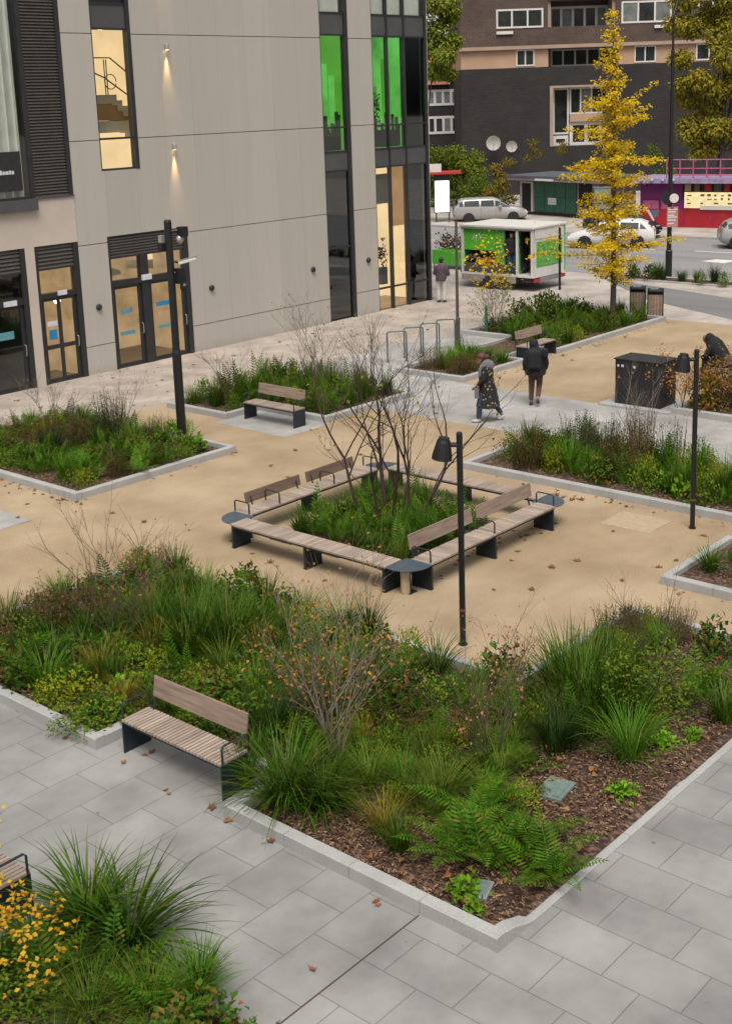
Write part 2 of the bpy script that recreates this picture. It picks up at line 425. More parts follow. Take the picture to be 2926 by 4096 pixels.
far_bed = planter('far planter bed under the yellow tree with a bench recess',
    [((27.45, 23.2), (27.45, 20.72), dict(side=1)), ((27.59, 20.72), (30.36, 20.72), dict(side=1)), ((30.5, 20.72), (30.5, 21.5), dict(side=1)), ((30.64, 21.5), (32.2, 21.5), dict(side=1)),
     ((32.2, 21.64), (32.2, 20.72), dict(side=1)), ((32.34, 20.72), (38.81, 20.72), dict(side=1)), ((38.95, 20.72), (38.95, 25.2), dict(side=1)), ((27.59, 23.2), (33.3, 23.2), dict(side=-1)), ((33.3, 23.06), (33.3, 25.2), dict(side=-1)), ((33.44, 25.2), (38.81, 25.2), dict(side=-1))],
    [rect(27.55, 20.82, 30.6, 23.1), rect(30.6, 21.6, 32.3, 23.1), rect(32.3, 20.82, 38.85, 23.1), rect(33.4, 23.1, 38.85, 25.1)])
back_bed = planter('right hand back planter bed with orange leaved shrubs beside the black cabinet',
    [((27.42, 14.4), (27.2, -3), dict(side=1)), ((27.56, 14.4), (33.06, 14.4), dict(side=-1)), ((33.2, 14.4), (33.2, -3), dict(side=-1))],
    [rect(27.5, -3, 33.1, 14.3)])
ring_bed = planter('square planting bed inside the ring of benches', [], [rect(15.15, 12.7, 18.25, 15.9)], z=.03)
M['corten'] = plain('rusted_steel_edge', (.19, .075, .045), .8, 0, .25, 6)
cb = empty('planter_bed', 'near left corner planter bed with a rusty steel edge', 'planter', (6.2, 8.5, 0))
mb = MB(); mb.box(-.045, -4, 0, -.03, 1.3, .07); mb.build('steel_edge', M['corten'], cb)
mb = MB(); kerb_run(mb, (0, -4), (0, 1.3), h=.02, side=1, w=.028); mb.build('kerb', M['granite'], cb)
mb = MB()
for i in range(12):
    for j in range(20): mb.quad((-4+i*.33, -4+j*.265, .03), (-4+i*.33+.33, -4+j*.265, .03), (-4+i*.33+.33, -4+j*.265+.265, .03), (-4+i*.33, -4+j*.265+.265, .03))
mb.build('mulch', M['mulch'], cb)
vb = empty('planter_bed', 'narrow roadside planting verge in front of the road', 'planter', (46.7, 24, 0))
mb = MB(); kerb_run(mb, (0.25, 3.6), (-.3, -30), h=.06, side=1); kerb_run(mb, (1.3, 3.6), (1.0, -30), h=.06, side=1); mb.build('kerb', M['granite'], vb)
mb = MB(); mb.poly([(.3, 3.6, .05), (-.2, -30, .05), (1.0, -30, .05), (1.25, 3.6, .05)]); mb.build('mulch', M['mulch'], vb)
# ================================================================ OFFICE BUILDING
def panel_mat():
    m, t, b = nmat('warm_grey_cladding')
    g = pos(t); sx = N(t, 'SeparateXYZ'); t.links.new(g, sx.inputs[0])
    ad = N(t, 'Math', operation='MULTIPLY_ADD'); ad.inputs[1].default_value = 1/1.18; ad.inputs[2].default_value = .2
    t.links.new(sx.outputs[0], ad.inputs[0])
    fr = N(t, 'Math', operation='FRACT'); t.links.new(ad.outputs[0], fr.inputs[0])
    line = ramp(t, fr.outputs[0], [(0, (.80, .80, .80)), (.010, (.80, .80, .80)), (.014, (1, 1, 1))])
    fl = N(t, 'Math', operation='FLOOR'); t.links.new(ad.outputs[0], fl.inputs[0])
    wn = N(t, 'TexWhiteNoise', noise_dimensions='1D'); t.links.new(fl.outputs[0], wn.inputs['W'])
    pv = ramp(t, wn.outputs[0], [(0, (.94,)*3), (1, (1.03,)*3)])
    st = N(t, 'Mapping'); st.inputs['Scale'].default_value = (2.2, 1, .12); t.links.new(g, st.inputs[0])
    streak = ramp(t, noisetex(t, 1.6, 4, .6, st.outputs[0]), [(.3, (.955, .95, .945)), (.65, (1.015,)*3)])
    c = mix(t, (.435, .406, .364), line, 1., 'MULTIPLY'); c = mix(t, c, pv, 1., 'MULTIPLY'); sz = N(t, 'SeparateXYZ'); t.links.new(g, sz.inputs[0])
    wob = N(t, 'Math', operation='MULTIPLY_ADD'); wob.inputs[1].default_value = .5; t.links.new(noisetex(t, 1.7, 4, .65), wob.inputs[0]); t.links.new(sz.outputs[2], wob.inputs[2])
    c = mix(t, c, ramp(t, wob.outputs[0], [(.18, (.84, .83, .81)), (.55, (1, 1, 1))]), 1., 'MULTIPLY')
    c = mix(t, c, streak, 1., 'MULTIPLY')
    t.links.new(c, b.inputs['Base Color']); b.inputs['Roughness'].default_value = .6; return m
M['cladding'] = panel_mat()
M['pink_wall'] = plain('pale_pinkish_render', (.52, .45, .39), .7, 0, .06, 1.2, obj=False)
M['frame'] = plain('dark_grey_frame', (.034, .034, .036), .45, .3, .15, 4)
M['spandrel'] = plain('grey_spandrel', (.085, .085, .09), .45, .2, .10, 2)
M['louvre'] = plain('brown_grey_louvre', (.095, .084, .074), .5, .2, .12, 3)
M['warm'] = None
def glow_mat(name, c, s, rnd=.35, sc=.9):  # self-glowing surface; on interior walls the glow stands in for room light
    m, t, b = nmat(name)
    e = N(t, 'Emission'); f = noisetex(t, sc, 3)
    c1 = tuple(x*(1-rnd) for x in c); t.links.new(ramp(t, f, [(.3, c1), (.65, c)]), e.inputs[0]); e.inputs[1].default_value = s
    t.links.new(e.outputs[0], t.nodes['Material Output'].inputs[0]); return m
M['warm'] = glow_mat('glowing_cream_wall', (1, .70, .36), .95, .22)
M['warm_dim'] = glow_mat('dim_glowing_wall', (1, .63, .30), .42, .35, 1.6)
M['warm_deep'] = glow_mat('glowing_wood_wall', (.62, .33, .12), .62, .3, 1.2)
M['green_glow'] = glow_mat('glowing_green_wall', (.15, .55, .06), .62, .45, .5)
M['green_glow2'] = glow_mat('bright_glowing_green_wall', (.17, .68, .12), .72, .55, .8)
M['lamp_white'] = emit('lamp_white', (1, .9, .75), 6)
M['lamp_tube'] = emit('ceiling_tube', (.85, 1, .8), 4)
M['conc'] = plain('grey_concrete', (.30, .30, .28), .8, 0, .12, 2)
M['soffit'] = plain('warm_soffit', (.22, .15, .07), .8, 0, .15, 2)
M['dark_room'] = plain('dim_interior', (.035, .036, .036), .9, 0, .5, 1.3)
M['curtain'] = plain('pale_curtain', (.78, .79, .75), .9, 0, .08, 2)
M['sticker_blue'] = plain('blue_sticker', (.02, .20, .42), .5, 0, .25, 14)
M['sticker_teal'] = plain('teal_sticker', (.10, .27, .32), .5, 0, .2, 14)
M['sticker_white'] = plain('white_sticker', (.6, .6, .66), .5, 0, .1, 9)
M['silver'] = plain('brushed_silver', (.45, .45, .44), .35, .6, .1, 9)
YF = 30.64
ob = empty('office_building', 'pale grey panelled office building with tall lit window strips', 'building', (30, 36, 0))
OFF = Vector((-30, -36, 0))
def obuild(mb, name, mat, parent=None, **k):
    mb.v = [tuple(Vector(v)+OFF) for v in mb.v]; return mb.build(name, mat, parent or ob, **k)
wall = MB()
rows = [0, .85, 3.85, 6.83, 9.82, 12.8, 15.5]
def clad(x0, x1, z0, z1, d=.32):
    """cladding rows with 22 mm open joints between them"""
    for a, b in zip(rows, rows[1:]):
        lo, hi = max(z0, a + (.011 if a > z0 else 0)), min(z1, b - (.011 if b < z1 else 0))
        if hi > lo: wall.box(x0, YF, lo, x1, YF+d, hi)
clad(22.2, 23.26, 0, 15.5); clad(23.26, 24.68, 4.02, 5.93); clad(24.68, 26.36, 4.02, 15.5); clad(26.36, 32.8, 0, 15.5); clad(34.22, 35.48, 0, 15.5)
clad(38.62, 38.66, 0, 15.5)
obuild(wall, 'wall', M['cladding'])
core = MB()
core.box(22.2, YF+.05, 0, 23.25, YF+.30, 15.4); core.box(26.37, YF+.05, 0, 32.79, YF+.30, 15.4); core.box(34.23, YF+.05, 0, 35.47, YF+.30, 15.4)
core.box(24.69, YF+.05, 4.05, 26.35, YF+.3, 15.4)
core.box(38.62, YF+.33, 0, 38.66, YF+2.59, 15.4)
core.box(38.3, YF+2.6, 0, 38.66, 46, 15.5); core.box(12, 45.7, 0, 38.66, 46, 15.5); core.box(12, YF+3.6, 15.2, 38.66, 46, 15.5); core.box(12, YF, 15.5, 38.7, YF+4, 15.8)
obuild(core, 'wall_core', M['spandrel'])
# lower left storefront wall
w = MB(); w.box(12, YF-.02, 3.99, 22.19, YF+.3, 5.30); w.box(20.39, YF-.02, 0, 20.70, YF+.3, 3.99); obuild(w, 'wall', M['pink_wall'])
w = MB(); w.box(12, YF-.16, 5.02, 20.88, YF+.1, 5.33); w.box(20.88, YF-.06, 5.30, 22.19, YF+.1, 5.345); obuild(w, 'window_sill', M['spandrel'])
# louvred panel beside the curtained window
def louvre(x0, x1, z0, z1, step, y=YF+.02, ang=.6):
    l = MB()
    n = int((z1-z0)/step)
    for i in range(n):
        z = z0 + (i+.5)*(z1-z0)/n; h = (z1-z0)/n*.46
        l.v += [(x0, y, z-h), (x1, y, z-h), (x1, y+.05, z+h), (x0, y+.05, z+h)]; k = len(l.v)-4; l.f.append((k, k+1, k+2, k+3)); l.m.append(0)
        l.box(x0, y-.006, z-h-.006, x1, y+.004, z-h+.012)
    l.box(x0, y+.07, z0, x1, y+.09, z1)
    return obuild(l, 'louvre_panel', M['louvre'])
louvre(20.92, 22.05, 5.35, 15.5, .085)
f = MB(); f.box(22.05, YF-.01, 5.35, 22.195, YF+.2, 15.5); obuild(f, 'window_frame', M['frame'])
# curtained window
cw = MB(); cw.box(20.78, YF+.0, 5.34, 20.92, YF+.12, 15.5); cw.box(12, YF+.0, 5.34, 20.78, YF+.1, 5.40); cwf = obuild(cw, 'window', M['frame'])
g = MB(); g.box(12, YF+.03, 5.4, 20.78, YF+.045, 15.5); obuild(g, 'pane', M['glass'], cwf)
c = MB(); n = 260
for i in range(n):
    x0 = 12 + 8.75*i/n; x1 = 12 + 8.75*(i+1)/n
    y0 = YF+.19+.07*math.sin(x0*21)+.05*math.sin(x0*47+1); y1 = YF+.19+.07*math.sin(x1*21)+.05*math.sin(x1*47+1)
    c.quad((x0, y0, 5.36), (x1, y1, 5.36), (x1, y1, 15.5), (x0, y0, 15.5))
obuild(c, 'curtain', M['curtain'], cwf, smooth=True)
s = MB(); s.box(18.4, YF-.012, 5.58, 20.53, YF+.02, 6.65); sg = obuild(s, 'window_sign', M['frame'])
def scribble(mb, x0, x1, y, z0, z1, n, rng, step=None):
    """small pale lettering-like strokes too far away to read"""
    w_ = (x1-x0)/n
    for i in range(n):
        x = x0 + i*w_
        k = rng.choice((0, 1, 2))
        if k == 0: mb.box(x, y, z0, x+w_*.28, y+.006, z1); mb.box(x+w_*.28, y, z0+(z1-z0)*.4, x+w_*.7, y+.006, z0+(z1-z0)*.65)
        elif k == 1: mb.box(x, y, z0, x+w_*.7, y+.006, z0+(z1-z0)*.3); mb.box(x, y, z1-(z1-z0)*.3, x+w_*.7, y+.006, z1)
        else: mb.box(x+w_*.2, y, z0, x+w_*.5, y+.006, z1)
rng = random.Random(4)
s = MB()
for x, w_, hh in ((19.3, .07, .12), (19.39, .08, .09), (19.49, .05, .13), (19.56, .09, .09), (19.67, .07, .09), (19.82, .08, .12), (19.92, .07, .09), (20.01, .1, .09), (20.13, .06, .11), (20.21, .07, .09)): s.box(x, YF-.022, 6.04, x+w_, YF-.014, 6.04+hh)
if 1: pass; obuild(s, 'lettering', M['sticker_white'], sg)

def strip_window(x0, x1, mulls, zsills, right=.14, top=15.5, bottom=0):
    """dark framed vertical glazing strip; zsills = transom heights; returns window object"""
    f = MB()
    f.box(x0, YF+.02, bottom, x0+.05, YF+.2, top); f.box(x1-right, YF-.012, bottom, x1, YF+.2, top)
    for mx in mulls: f.box(mx-.04, YF+.01, bottom, mx+.04, YF+.16, top)
    xs = [x0+.05] + [q for mx in mulls for q in (mx-.04, mx+.04)] + [x1-right]
    for z in zsills:
        for a, b in zip(xs[::2], xs[1::2]): f.box(a, YF+.03, z-.03, b, YF+.15, z+.03)
    wo = obuild(f, 'window', M['frame'])
    return wo, list(zip(xs[::2], xs[1::2]))
def panes(wo, bays, z0, z1, mat='glass'):
    for a, b in bays:
        g = MB(); g.box(a+.002, YF+.07, z0+.032, b-.002, YF+.085, z1-.032); obuild(g, 'pane', M[mat], wo)
def spandrel(x0, x1, bays, z0, z1):
    s = MB()
    for a, b in bays: s.box(a+.002, YF+.05, z0+.032, b-.002, YF+.14, z1-.032)
    return obuild(s, 'spandrel_panel', M['spandrel'])
def room(x0, x1, z0, z1, depth, mat, floor='conc', side=None):
    r = MB(); y1 = YF+depth
    r.quad((x0, y1, z0), (x1, y1, z0), (x1, y1, z1), (x0, y1, z1), 0)
    r.quad((x0, YF+.24, z0), (x0, y1, z0), (x0, y1, z1), (x0, YF+.24, z1), 1)
    r.quad((x1, YF+.24, z0), (x1, YF+.24, z1), (x1, y1, z1), (x1, y1, z0), 1)
    r.quad((x0, YF+.24, z0), (x1, YF+.24, z0), (x1, y1, z0), (x0, y1, z0), 2)
    r.quad((x0, YF+.24, z1), (x0, y1, z1), (x1, y1, z1), (x1, YF+.24, z1), 2)
    return obuild(r, 'interior', [M[mat], M[side or mat], M[floor]])
# window 1: stairwell
w1, b1 = strip_window(23.26, 24.68, [], [6.85, 9.96, 10.66, 5.96], right=.13, bottom=5.93)
panes(w1, b1, 5.96, 6.85); panes(w1, b1, 6.85, 9.96); panes(w1, b1, 10.66, 15.5, 'glass_dark')
spandrel(0, 0, b1, 9.96, 10.66)
room(22.9, 26.3, 5.6, 10.2, 2.4, 'warm', 'warm')
for (lx, ly, lz, le) in ((24.6, YF+1.3, 9.9, 45), (24.7, YF+1.0, 6.7, 14), (25.2, YF+1.2, 3.7, 26), (21.9, YF+.9, 3.6, 12)):  # unseen point lights added to brighten the stairs and door rooms
    ld = bpy.data.lights.new('room_fill', 'POINT'); ld.energy = le; ld.color = (1, .72, .38); ld.shadow_soft_size = .15
    lo = bpy.data.objects.new('room_fill', ld); COL.objects.link(lo); lo.parent = ob; lo.location = Vector((lx, ly, lz))+OFF
st = MB()      # stair flight and landing behind the glass
st.box(23.9, YF+.95, 7.0, 25.4, YF+2.2, 7.34)
for i in range(7): st.box(24.75+i*.2, YF+1.2, 8.10-i*.17-.30, 24.95+i*.2, YF+2.2, 8.12-i*.17)
st.box(23.9, YF+1.2, 7.86, 24.75, YF+2.2, 8.12)
obuild(st, 'staircase', M['conc'])
sf = MB(); sf.quad((23.9, YF+1.22, 7.36), (25.5, YF+1.22, 7.36), (24.8, YF+1.22, 7.85), (23.9, YF+1.22, 7.85)); obuild(sf, 'stair_soffit', M['soffit'])
rl_ = MB()
for pts in ([(23.9, 9.20), (24.75, 9.20), (25.5, 8.68)], [(23.9, 8.85), (24.5, 8.62), (25.5, 8.0)]):
    rl_.tube([(x, YF+1.15, z) for x, z in pts], .022, 6)
for x in (24.52, 24.60): rl_.tube([(x, YF+1.15, 8.12), (x, YF+1.15, 9.15)], .018, 6)
ring = [(24.72+.22*math.cos(t*.5), YF+1.15, 8.50+.22*math.sin(t*.5)) for t in range(13)]; rl_.tube(ring, .015, 5)
obuild(rl_, 'handrail', M['frame'])
# window 2
w2, b2 = strip_window(32.8, 34.22, [], [2.61, 5.3, 5.97, 6.8, 9.93, 10.66], right=.17)
for a, b, mt in ((.03, 2.61, 'glass_dark'), (2.61, 5.3, 'glass_dark'), (5.97, 6.8, 'glass'), (6.8, 9.93, 'glass'), (10.66, 15.5, 'glass')): panes(w2, b2, a, b, mt)
spandrel(0, 0, b2, 9.93, 10.66); spandrel(0, 0, b2, 5.3, 5.97)
room(32.4, 34.6, 5.7, 10.2, 2.2, 'green_glow', 'green_glow2'); room(32.4, 34.6, .02, 5.4, 2.6, 'dark_room', 'dark_room')
room(32.86, 34.04, 10.4, 15.4, .28, 'curtain', 'curtain')
# window 3: glazed corner
w3, b3 = strip_window(35.48, 38.62, [36.36, 37.33], [.83, 5.29, 5.95, 6.78, 9.91, 10.65], right=.12)
for a, b in ((5.95, 6.78), (6.78, 9.91)): panes(w3, b3[:2], a, b); panes(w3, b3[2:], a, b, 'glass_dark')
for a, b in ((.03, .83), (.83, 5.29)): panes(w3, b3[:2], a, b); panes(w3, b3[2:], a, b, 'glass_dark')
panes(w3, b3, 10.65, 15.5, 'glass')
spandrel(0, 0, b3, 9.91, 10.65); spandrel(0, 0, b3, 5.29, 5.95)
room(35.2, 38.6, 5.7, 10.2, 2.3, 'green_glow2', 'green_glow')
k = MB(); k.box(37.40, YF+.26, 5.7, 38.5, YF+.30, 10.2); obuild(k, 'bay_screen', M['dark_room'])  # dark screen added to keep the green glow out of this bay
k = MB()  # self-glowing strips added to vary the green window light
for i in range(9): k.box(35.9+i*.34, YF+1.6+.1*(i % 3), 6.7+.3*(i % 2), 36.1+i*.34, YF+1.7+.1*(i % 3), 9.2-.5*(i % 3))
obuild(k, 'glow_panel', M['green_glow'])
k = MB()
for i in range(5): k.box(32.9+i*.36, YF+1.0, 6.7+.2*(i % 2), 33.1+i*.36, YF+1.1, 9.0-.4*(i % 3))
obuild(k, 'glow_panel', M['green_glow2'])  # more self-glowing strips added for the narrow green window
room(35.2, 38.6, .02, 5.4, 2.4, 'warm', 'warm_dim')
k = MB(); k.box(37.40, YF+.26, .02, 38.5, YF+.30, 5.4); obuild(k, 'bay_screen', M['dark_room'])  # dark screen added to hide the glowing room from this bay
room(35.54, 38.49, 10.4, 15.4, .28, 'curtain', 'curtain')
k = MB(); k.box(37.15, YF+.6, 3.0, 37.85, YF+.65, 5.25); obuild(k, 'wood_panel', M['warm_deep'])
k = MB(); k.box(36.2, YF+.6, 3.9, 36.85, YF+.64, 5.0); obuild(k, 'notice_board', M['louvre'])
k = MB()
rngc = random.Random(31)
for i in range(90):
    x, z, a = rngc.gauss(36.55, .14), rngc.gauss(1.95, .32), rngc.uniform(0, 6.3)
    k.quad((x, YF+.7, z), (x+.1*math.cos(a), YF+.72, z+.1*math.sin(a)), (x+.14*math.cos(a+.4), YF+.75, z+.14*math.sin(a+.4)), (x+.05*math.cos(a+1.2), YF+.7, z+.05*math.sin(a+1.2)))
k.box(36.4, YF+.6, .85, 36.7, YF+.8, 1.5)
obuild(k, 'indoor_clutter', M['black_matt'])
k = MB()
rngp = random.Random(8)
for i in range(130):
    x, z = rngp.uniform(35.6, 36.3), rngp.uniform(6.75, 7.9); a = rngp.uniform(0, 6.3)
    k.quad((x, YF+.4, z), (x+.10*math.cos(a), YF+.42, z+.10*math.sin(a)), (x+.14*math.cos(a+.4), YF+.45, z+.14*math.sin(a+.4)), (x+.06*math.cos(a+1), YF+.4, z+.06*math.sin(a+1)))
for i in range(160):
    x, z = rngp.uniform(32.9, 34.0), rngp.gauss(1.75, .3); a = rngp.uniform(0, 6.3)
    k.quad((x, YF+.4, z), (x+.16*math.cos(a), YF+.42, z+.16*math.sin(a)), (x+.2*math.cos(a+.3), YF+.45, z+.2*math.sin(a+.3)), (x+.06*math.cos(a+1), YF+.4, z+.06*math.sin(a+1)))
M['indoor_dark_green'] = plain('dark_green_filler', (.02, .07, .015), .7, 0, .5, 3)  # for the boxes that darken the lower green windows
M['indoor_leaf'] = plain('indoor_leaf', (.02, .05, .02), .6, 0, .4, 9)
obuild(k, 'indoor_plant', M['indoor_leaf'])
k = MB()
for (x0, x1, z) in ((32.85, 33.15, 9.56), (35.5, 36.3, 9.5), (35.5, 36.2, 9.25), (36.45, 36.75, 9.25)): k.box(x0, YF+1.2, z, x1, YF+1.3, z+.09)
obuild(k, 'ceiling_light', M['lamp_tube'])
k = MB(); k.box(32.9, YF+.3, 6.02, 34.0, YF+.9, 6.5); k.box(35.55, YF+.3, 6.0, 37.2, YF+.8, 6.6); k.ball((33.0, YF+.5, 7.3), .14, .14, .18, 8); obuild(k, 'desk', M['black_matt'])
k = MB(); rq = random.Random(12)  # dark boxes added so the green windows fall darker towards the bottom
for i in range(9):
    x = 33.2+i*.16; k.box(x, YF+.5+.04*i, 5.98, x+.13, YF+.56+.04*i, 6.6+rq.uniform(0, .9))
for i in range(13):
    x = 35.9+i*.15; k.box(x, YF+.5+.03*(i % 4), 5.98, x+.12, YF+.56+.03*(i % 4), 6.5+rq.uniform(0, .8))
obuild(k, 'dark_filler', M['indoor_dark_green'])
# doors
def door_leaf(x0, x1, z1, midx=None, midz=None, stile=.11):
    f = MB(); y0, y1 = YF+.06, YF+.12
    f.box(x0, y0, .03, x0+stile, y1, z1); f.box(x1-stile, y0, .03, x1, y1, z1); f.box(x0+stile, y0, .03, x1-stile, y1, .13); f.box(x0+stile, y0, z1-.09, x1-stile, y1, z1)
    if midx:
        f.box(midx-.05, y0, .13, midx+.05, y1, z1-.09)
    if midz:
        for a, b in ((x0+stile, (midx or x1)-.05), ((midx or x0)+.05, x1-stile)):
            if b > a: f.box(a, y0+.002, midz-.06, b, y1-.002, midz+.06)
    d = obuild(f, 'door', M['frame'])
    g = MB(); g.box(x0+stile, YF+.085, .13, x1-stile, YF+.095, z1-.09); obuild(g, 'pane', M['glass'], d)
    h = MB(); hx = x1-.05; h.tube([(hx, YF+.06, .95), (hx, YF+.0, .97), (hx, YF+.0, 1.25), (hx, YF+.06, 1.27)], .014, 6); obuild(h, 'handle', M['silver'], d)
    return d
# door set 1 (double)
f = MB()
f.box(23.26, YF-.01, 0, 23.33, YF+.22, 4.02); f.box(26.18, YF-.01, 0, 26.36, YF+.22, 4.02); f.box(24.44, YF-.01, 0, 24.72, YF+.2, 3.37)
f.box(23.33, YF+.0, 2.5, 24.44, YF+.18, 2.68); f.box(24.72, YF+.0, 2.5, 26.18, YF+.18, 2.68); f.box(23.33, YF+.0, 3.99, 26.18, YF+.2, 4.02); f.box(23.33, YF, 3.34, 26.18, YF+.15, 3.40)
f.box(23.33, YF+.03, 0, 26.18, YF+.16, .03)
df = obuild(f, 'door_frame', M['frame'])
louvre(23.33, 26.18, 3.40, 3.99, .075)
d1 = door_leaf(23.34, 24.43, 2.5); d2 = door_leaf(24.73, 26.17, 2.5)
g = MB(); g.box(23.33, YF+.07, 2.68, 24.44, YF+.08, 3.34); g.box(24.72, YF+.07, 2.68, 26.18, YF+.08, 3.34); obuild(g, 'pane', M['glass'], df)
room(23.0, 26.4, .02, 4.0, 2.6, 'warm_dim', 'soffit', 'warm_dim')
st = MB(); st.quad((23.3, YF+1.6, 2.6), (24.9, YF+1.6, 2.6), (24.9, YF+1.6, 2.72), (23.3, YF+1.6, 3.35))
st.quad((25.2, YF+1.7, 2.75), (26.3, YF+1.7, 2.62), (26.3, YF+1.7, 2.9), (25.2, YF+1.7, 3.0)); obuild(st, 'staircase', M['conc'])
st = MB(); st.quad((23.4, YF+1.5, .1), (24.4, YF+1.5, .1), (24.4, YF+1.5, 1.0), (23.4, YF+1.5, .35)); obuild(st, 'stair_soffit', M['soffit'])
k = MB(); k.box(25.5, YF+1.2, 3.0, 25.9, YF+1.3, 3.25); k.box(24.0, YF+1.9, 3.0, 24.35, YF+2.0, 3.3); obuild(k, 'ceiling_light', M['warm'])
for (x0, x1, z0, z1, mt) in ((23.6, 23.95, 1.62, 1.78, 'sticker_teal'), (23.98, 24.05, 1.65, 1.80, 'sticker_blue'), (25.0, 25.55, 1.68, 1.82, 'sticker_blue'), (23.55, 24.1, .98, 1.10, 'sticker_teal'), (25.0, 25.6, .98, 1.08, 'sticker_teal')):
    s = MB(); s.box(x0, YF+.074, z0, x1, YF+.083, z1); obuild(s, 'door_sticker', M[mt], d1 if x0 < 24.5 else d2)
k = MB(); k.box(24.42, YF-.07, 2.58, 24.78, YF-.012, 2.74); obuild(k, 'door_sign', M['sticker_white'])
# door set 2
f = MB()
f.box(20.70, YF-.01, 0, 20.80, YF+.22, 3.99); f.box(22.02, YF-.01, 0, 22.2, YF+.22, 3.99); f.box(20.80, YF, 2.48, 22.02, YF+.18, 2.62); f.box(20.8, YF, 3.29, 22.02, YF+.15, 3.34); f.box(20.8, YF+.03, 0, 22.02, YF+.16, .03)
df = obuild(f, 'door_frame', M['frame']); louvre(20.8, 22.02, 3.34, 3.99, .10)
dd = door_leaf(20.81, 22.01, 2.48, 21.42, 1.05, .10)
g = MB(); g.box(20.8, YF+.07, 2.62, 22.02, YF+.08, 3.29); obuild(g, 'pane', M['glass'], df)
room(20.75, 22.15, .02, 3.98, 1.6, 'warm_dim', 'soffit', 'warm_dim')
for (x0, x1, z0, z1, mt) in ((20.98, 21.32, 1.66, 1.80, 'sticker_white'), (21.02, 21.28, 1.26, 1.55, 'sticker_blue')):
    s = MB(); s.box(x0, YF+.074, z0, x1, YF+.083, z1); obuild(s, 'door_sticker', M[mt], dd)
k = MB(); k.ball((21.74, YF+.6, 2.28), .10, .10, .10, 10); obuild(k, 'ceiling_light', M['lamp_white'])
k = MB(); k.box(21.35, YF-.06, 2.53, 21.65, YF-.012, 2.66); obuild(k, 'door_sign', M['sticker_white'])
# door set 3 (dark)
f = MB(); f.box(20.22, YF-.01, 0, 20.39, YF+.22, 3.99); f.box(17.5, YF, 2.42, 20.22, YF+.18, 2.60); f.box(17.5, YF, 3.29, 20.22, YF+.15, 3.34); f.box(17.4, YF-.01, 0, 17.5, YF+.22, 3.99); f.box(17.5, YF+.03, 0, 20.22, YF+.16, .03)
df = obuild(f, 'door_frame', M['frame']); louvre(17.5, 20.22, 3.34, 3.99, .10)
dd = door_leaf(18.8, 20.21, 2.42); door_leaf(17.51, 18.78, 2.42)
s = MB(); s.box(19.3, YF+.074, 1.5, 19.85, YF+.083, 1.72); obuild(s, 'door_sticker', M['sticker_teal'], dd)
g = MB(); g.box(17.5, YF+.07, 2.6, 20.22, YF+.08, 3.29); obuild(g, 'pane', M['glass_dark'], df)
room(17.5, 20.35, .02, 3.98, 2.5, 'dark_room', 'dark_room')
k = MB(); k.box(19.55, YF-.07, 2.44, 19.95, YF-.012, 2.58); obuild(k, 'door_sign', M['sticker_white'])
w = MB(); w.box(12, YF, 0, 17.4, YF+.3, 3.98); obuild(w, 'wall', M['pink_wall'])
# wall lights: two lit down-lights and four small bulkheads
M['lamp_warm'] = emit('warm_lamp', (1, .66, .3), 9)
for (x, z) in ((25.98, 9.38), (26.03, 6.42), (26.0, 12.4)):
    l = MB(); l.lathe([(.05, 0), (.06, .0), (.06, .16), (.05, .17)], 14, loc=(x, YF-.075, z)); lo = obuild(l, 'wall_lamp', M['silver'])
    l = MB(); l.lathe([(.044, -.004), (.044, -.001)], 14, loc=(x, YF-.075, z)); obuild(l, 'bulb', M['lamp_warm'], lo)
    ld = bpy.data.lights.new('downlight', 'SPOT'); ld.energy = 190; ld.color = (1, .62, .25); ld.spot_size = R(30); ld.spot_blend = 1; ld.shadow_soft_size = .04
    lp = bpy.data.objects.new('downlight', ld); COL.objects.link(lp); lp.parent = ob
    lp.location = Vector((x, YF-.085, z-.03))+OFF; lp.rotation_euler = (R(4), 0, 0)
for (x, z) in ((22.75, 1.99), (27.22, 1.98), (31.97, 2.0), (34.91, 1.99)):
    l = MB(); l.lathe([(.09, 0), (.10, .03), (.08, .08), (.05, .09)], 16)
    l.v = [(v[0]+x, YF-v[2], v[1]+z) for v in l.v]; obuild(l, 'wall_lamp', M['frame'])
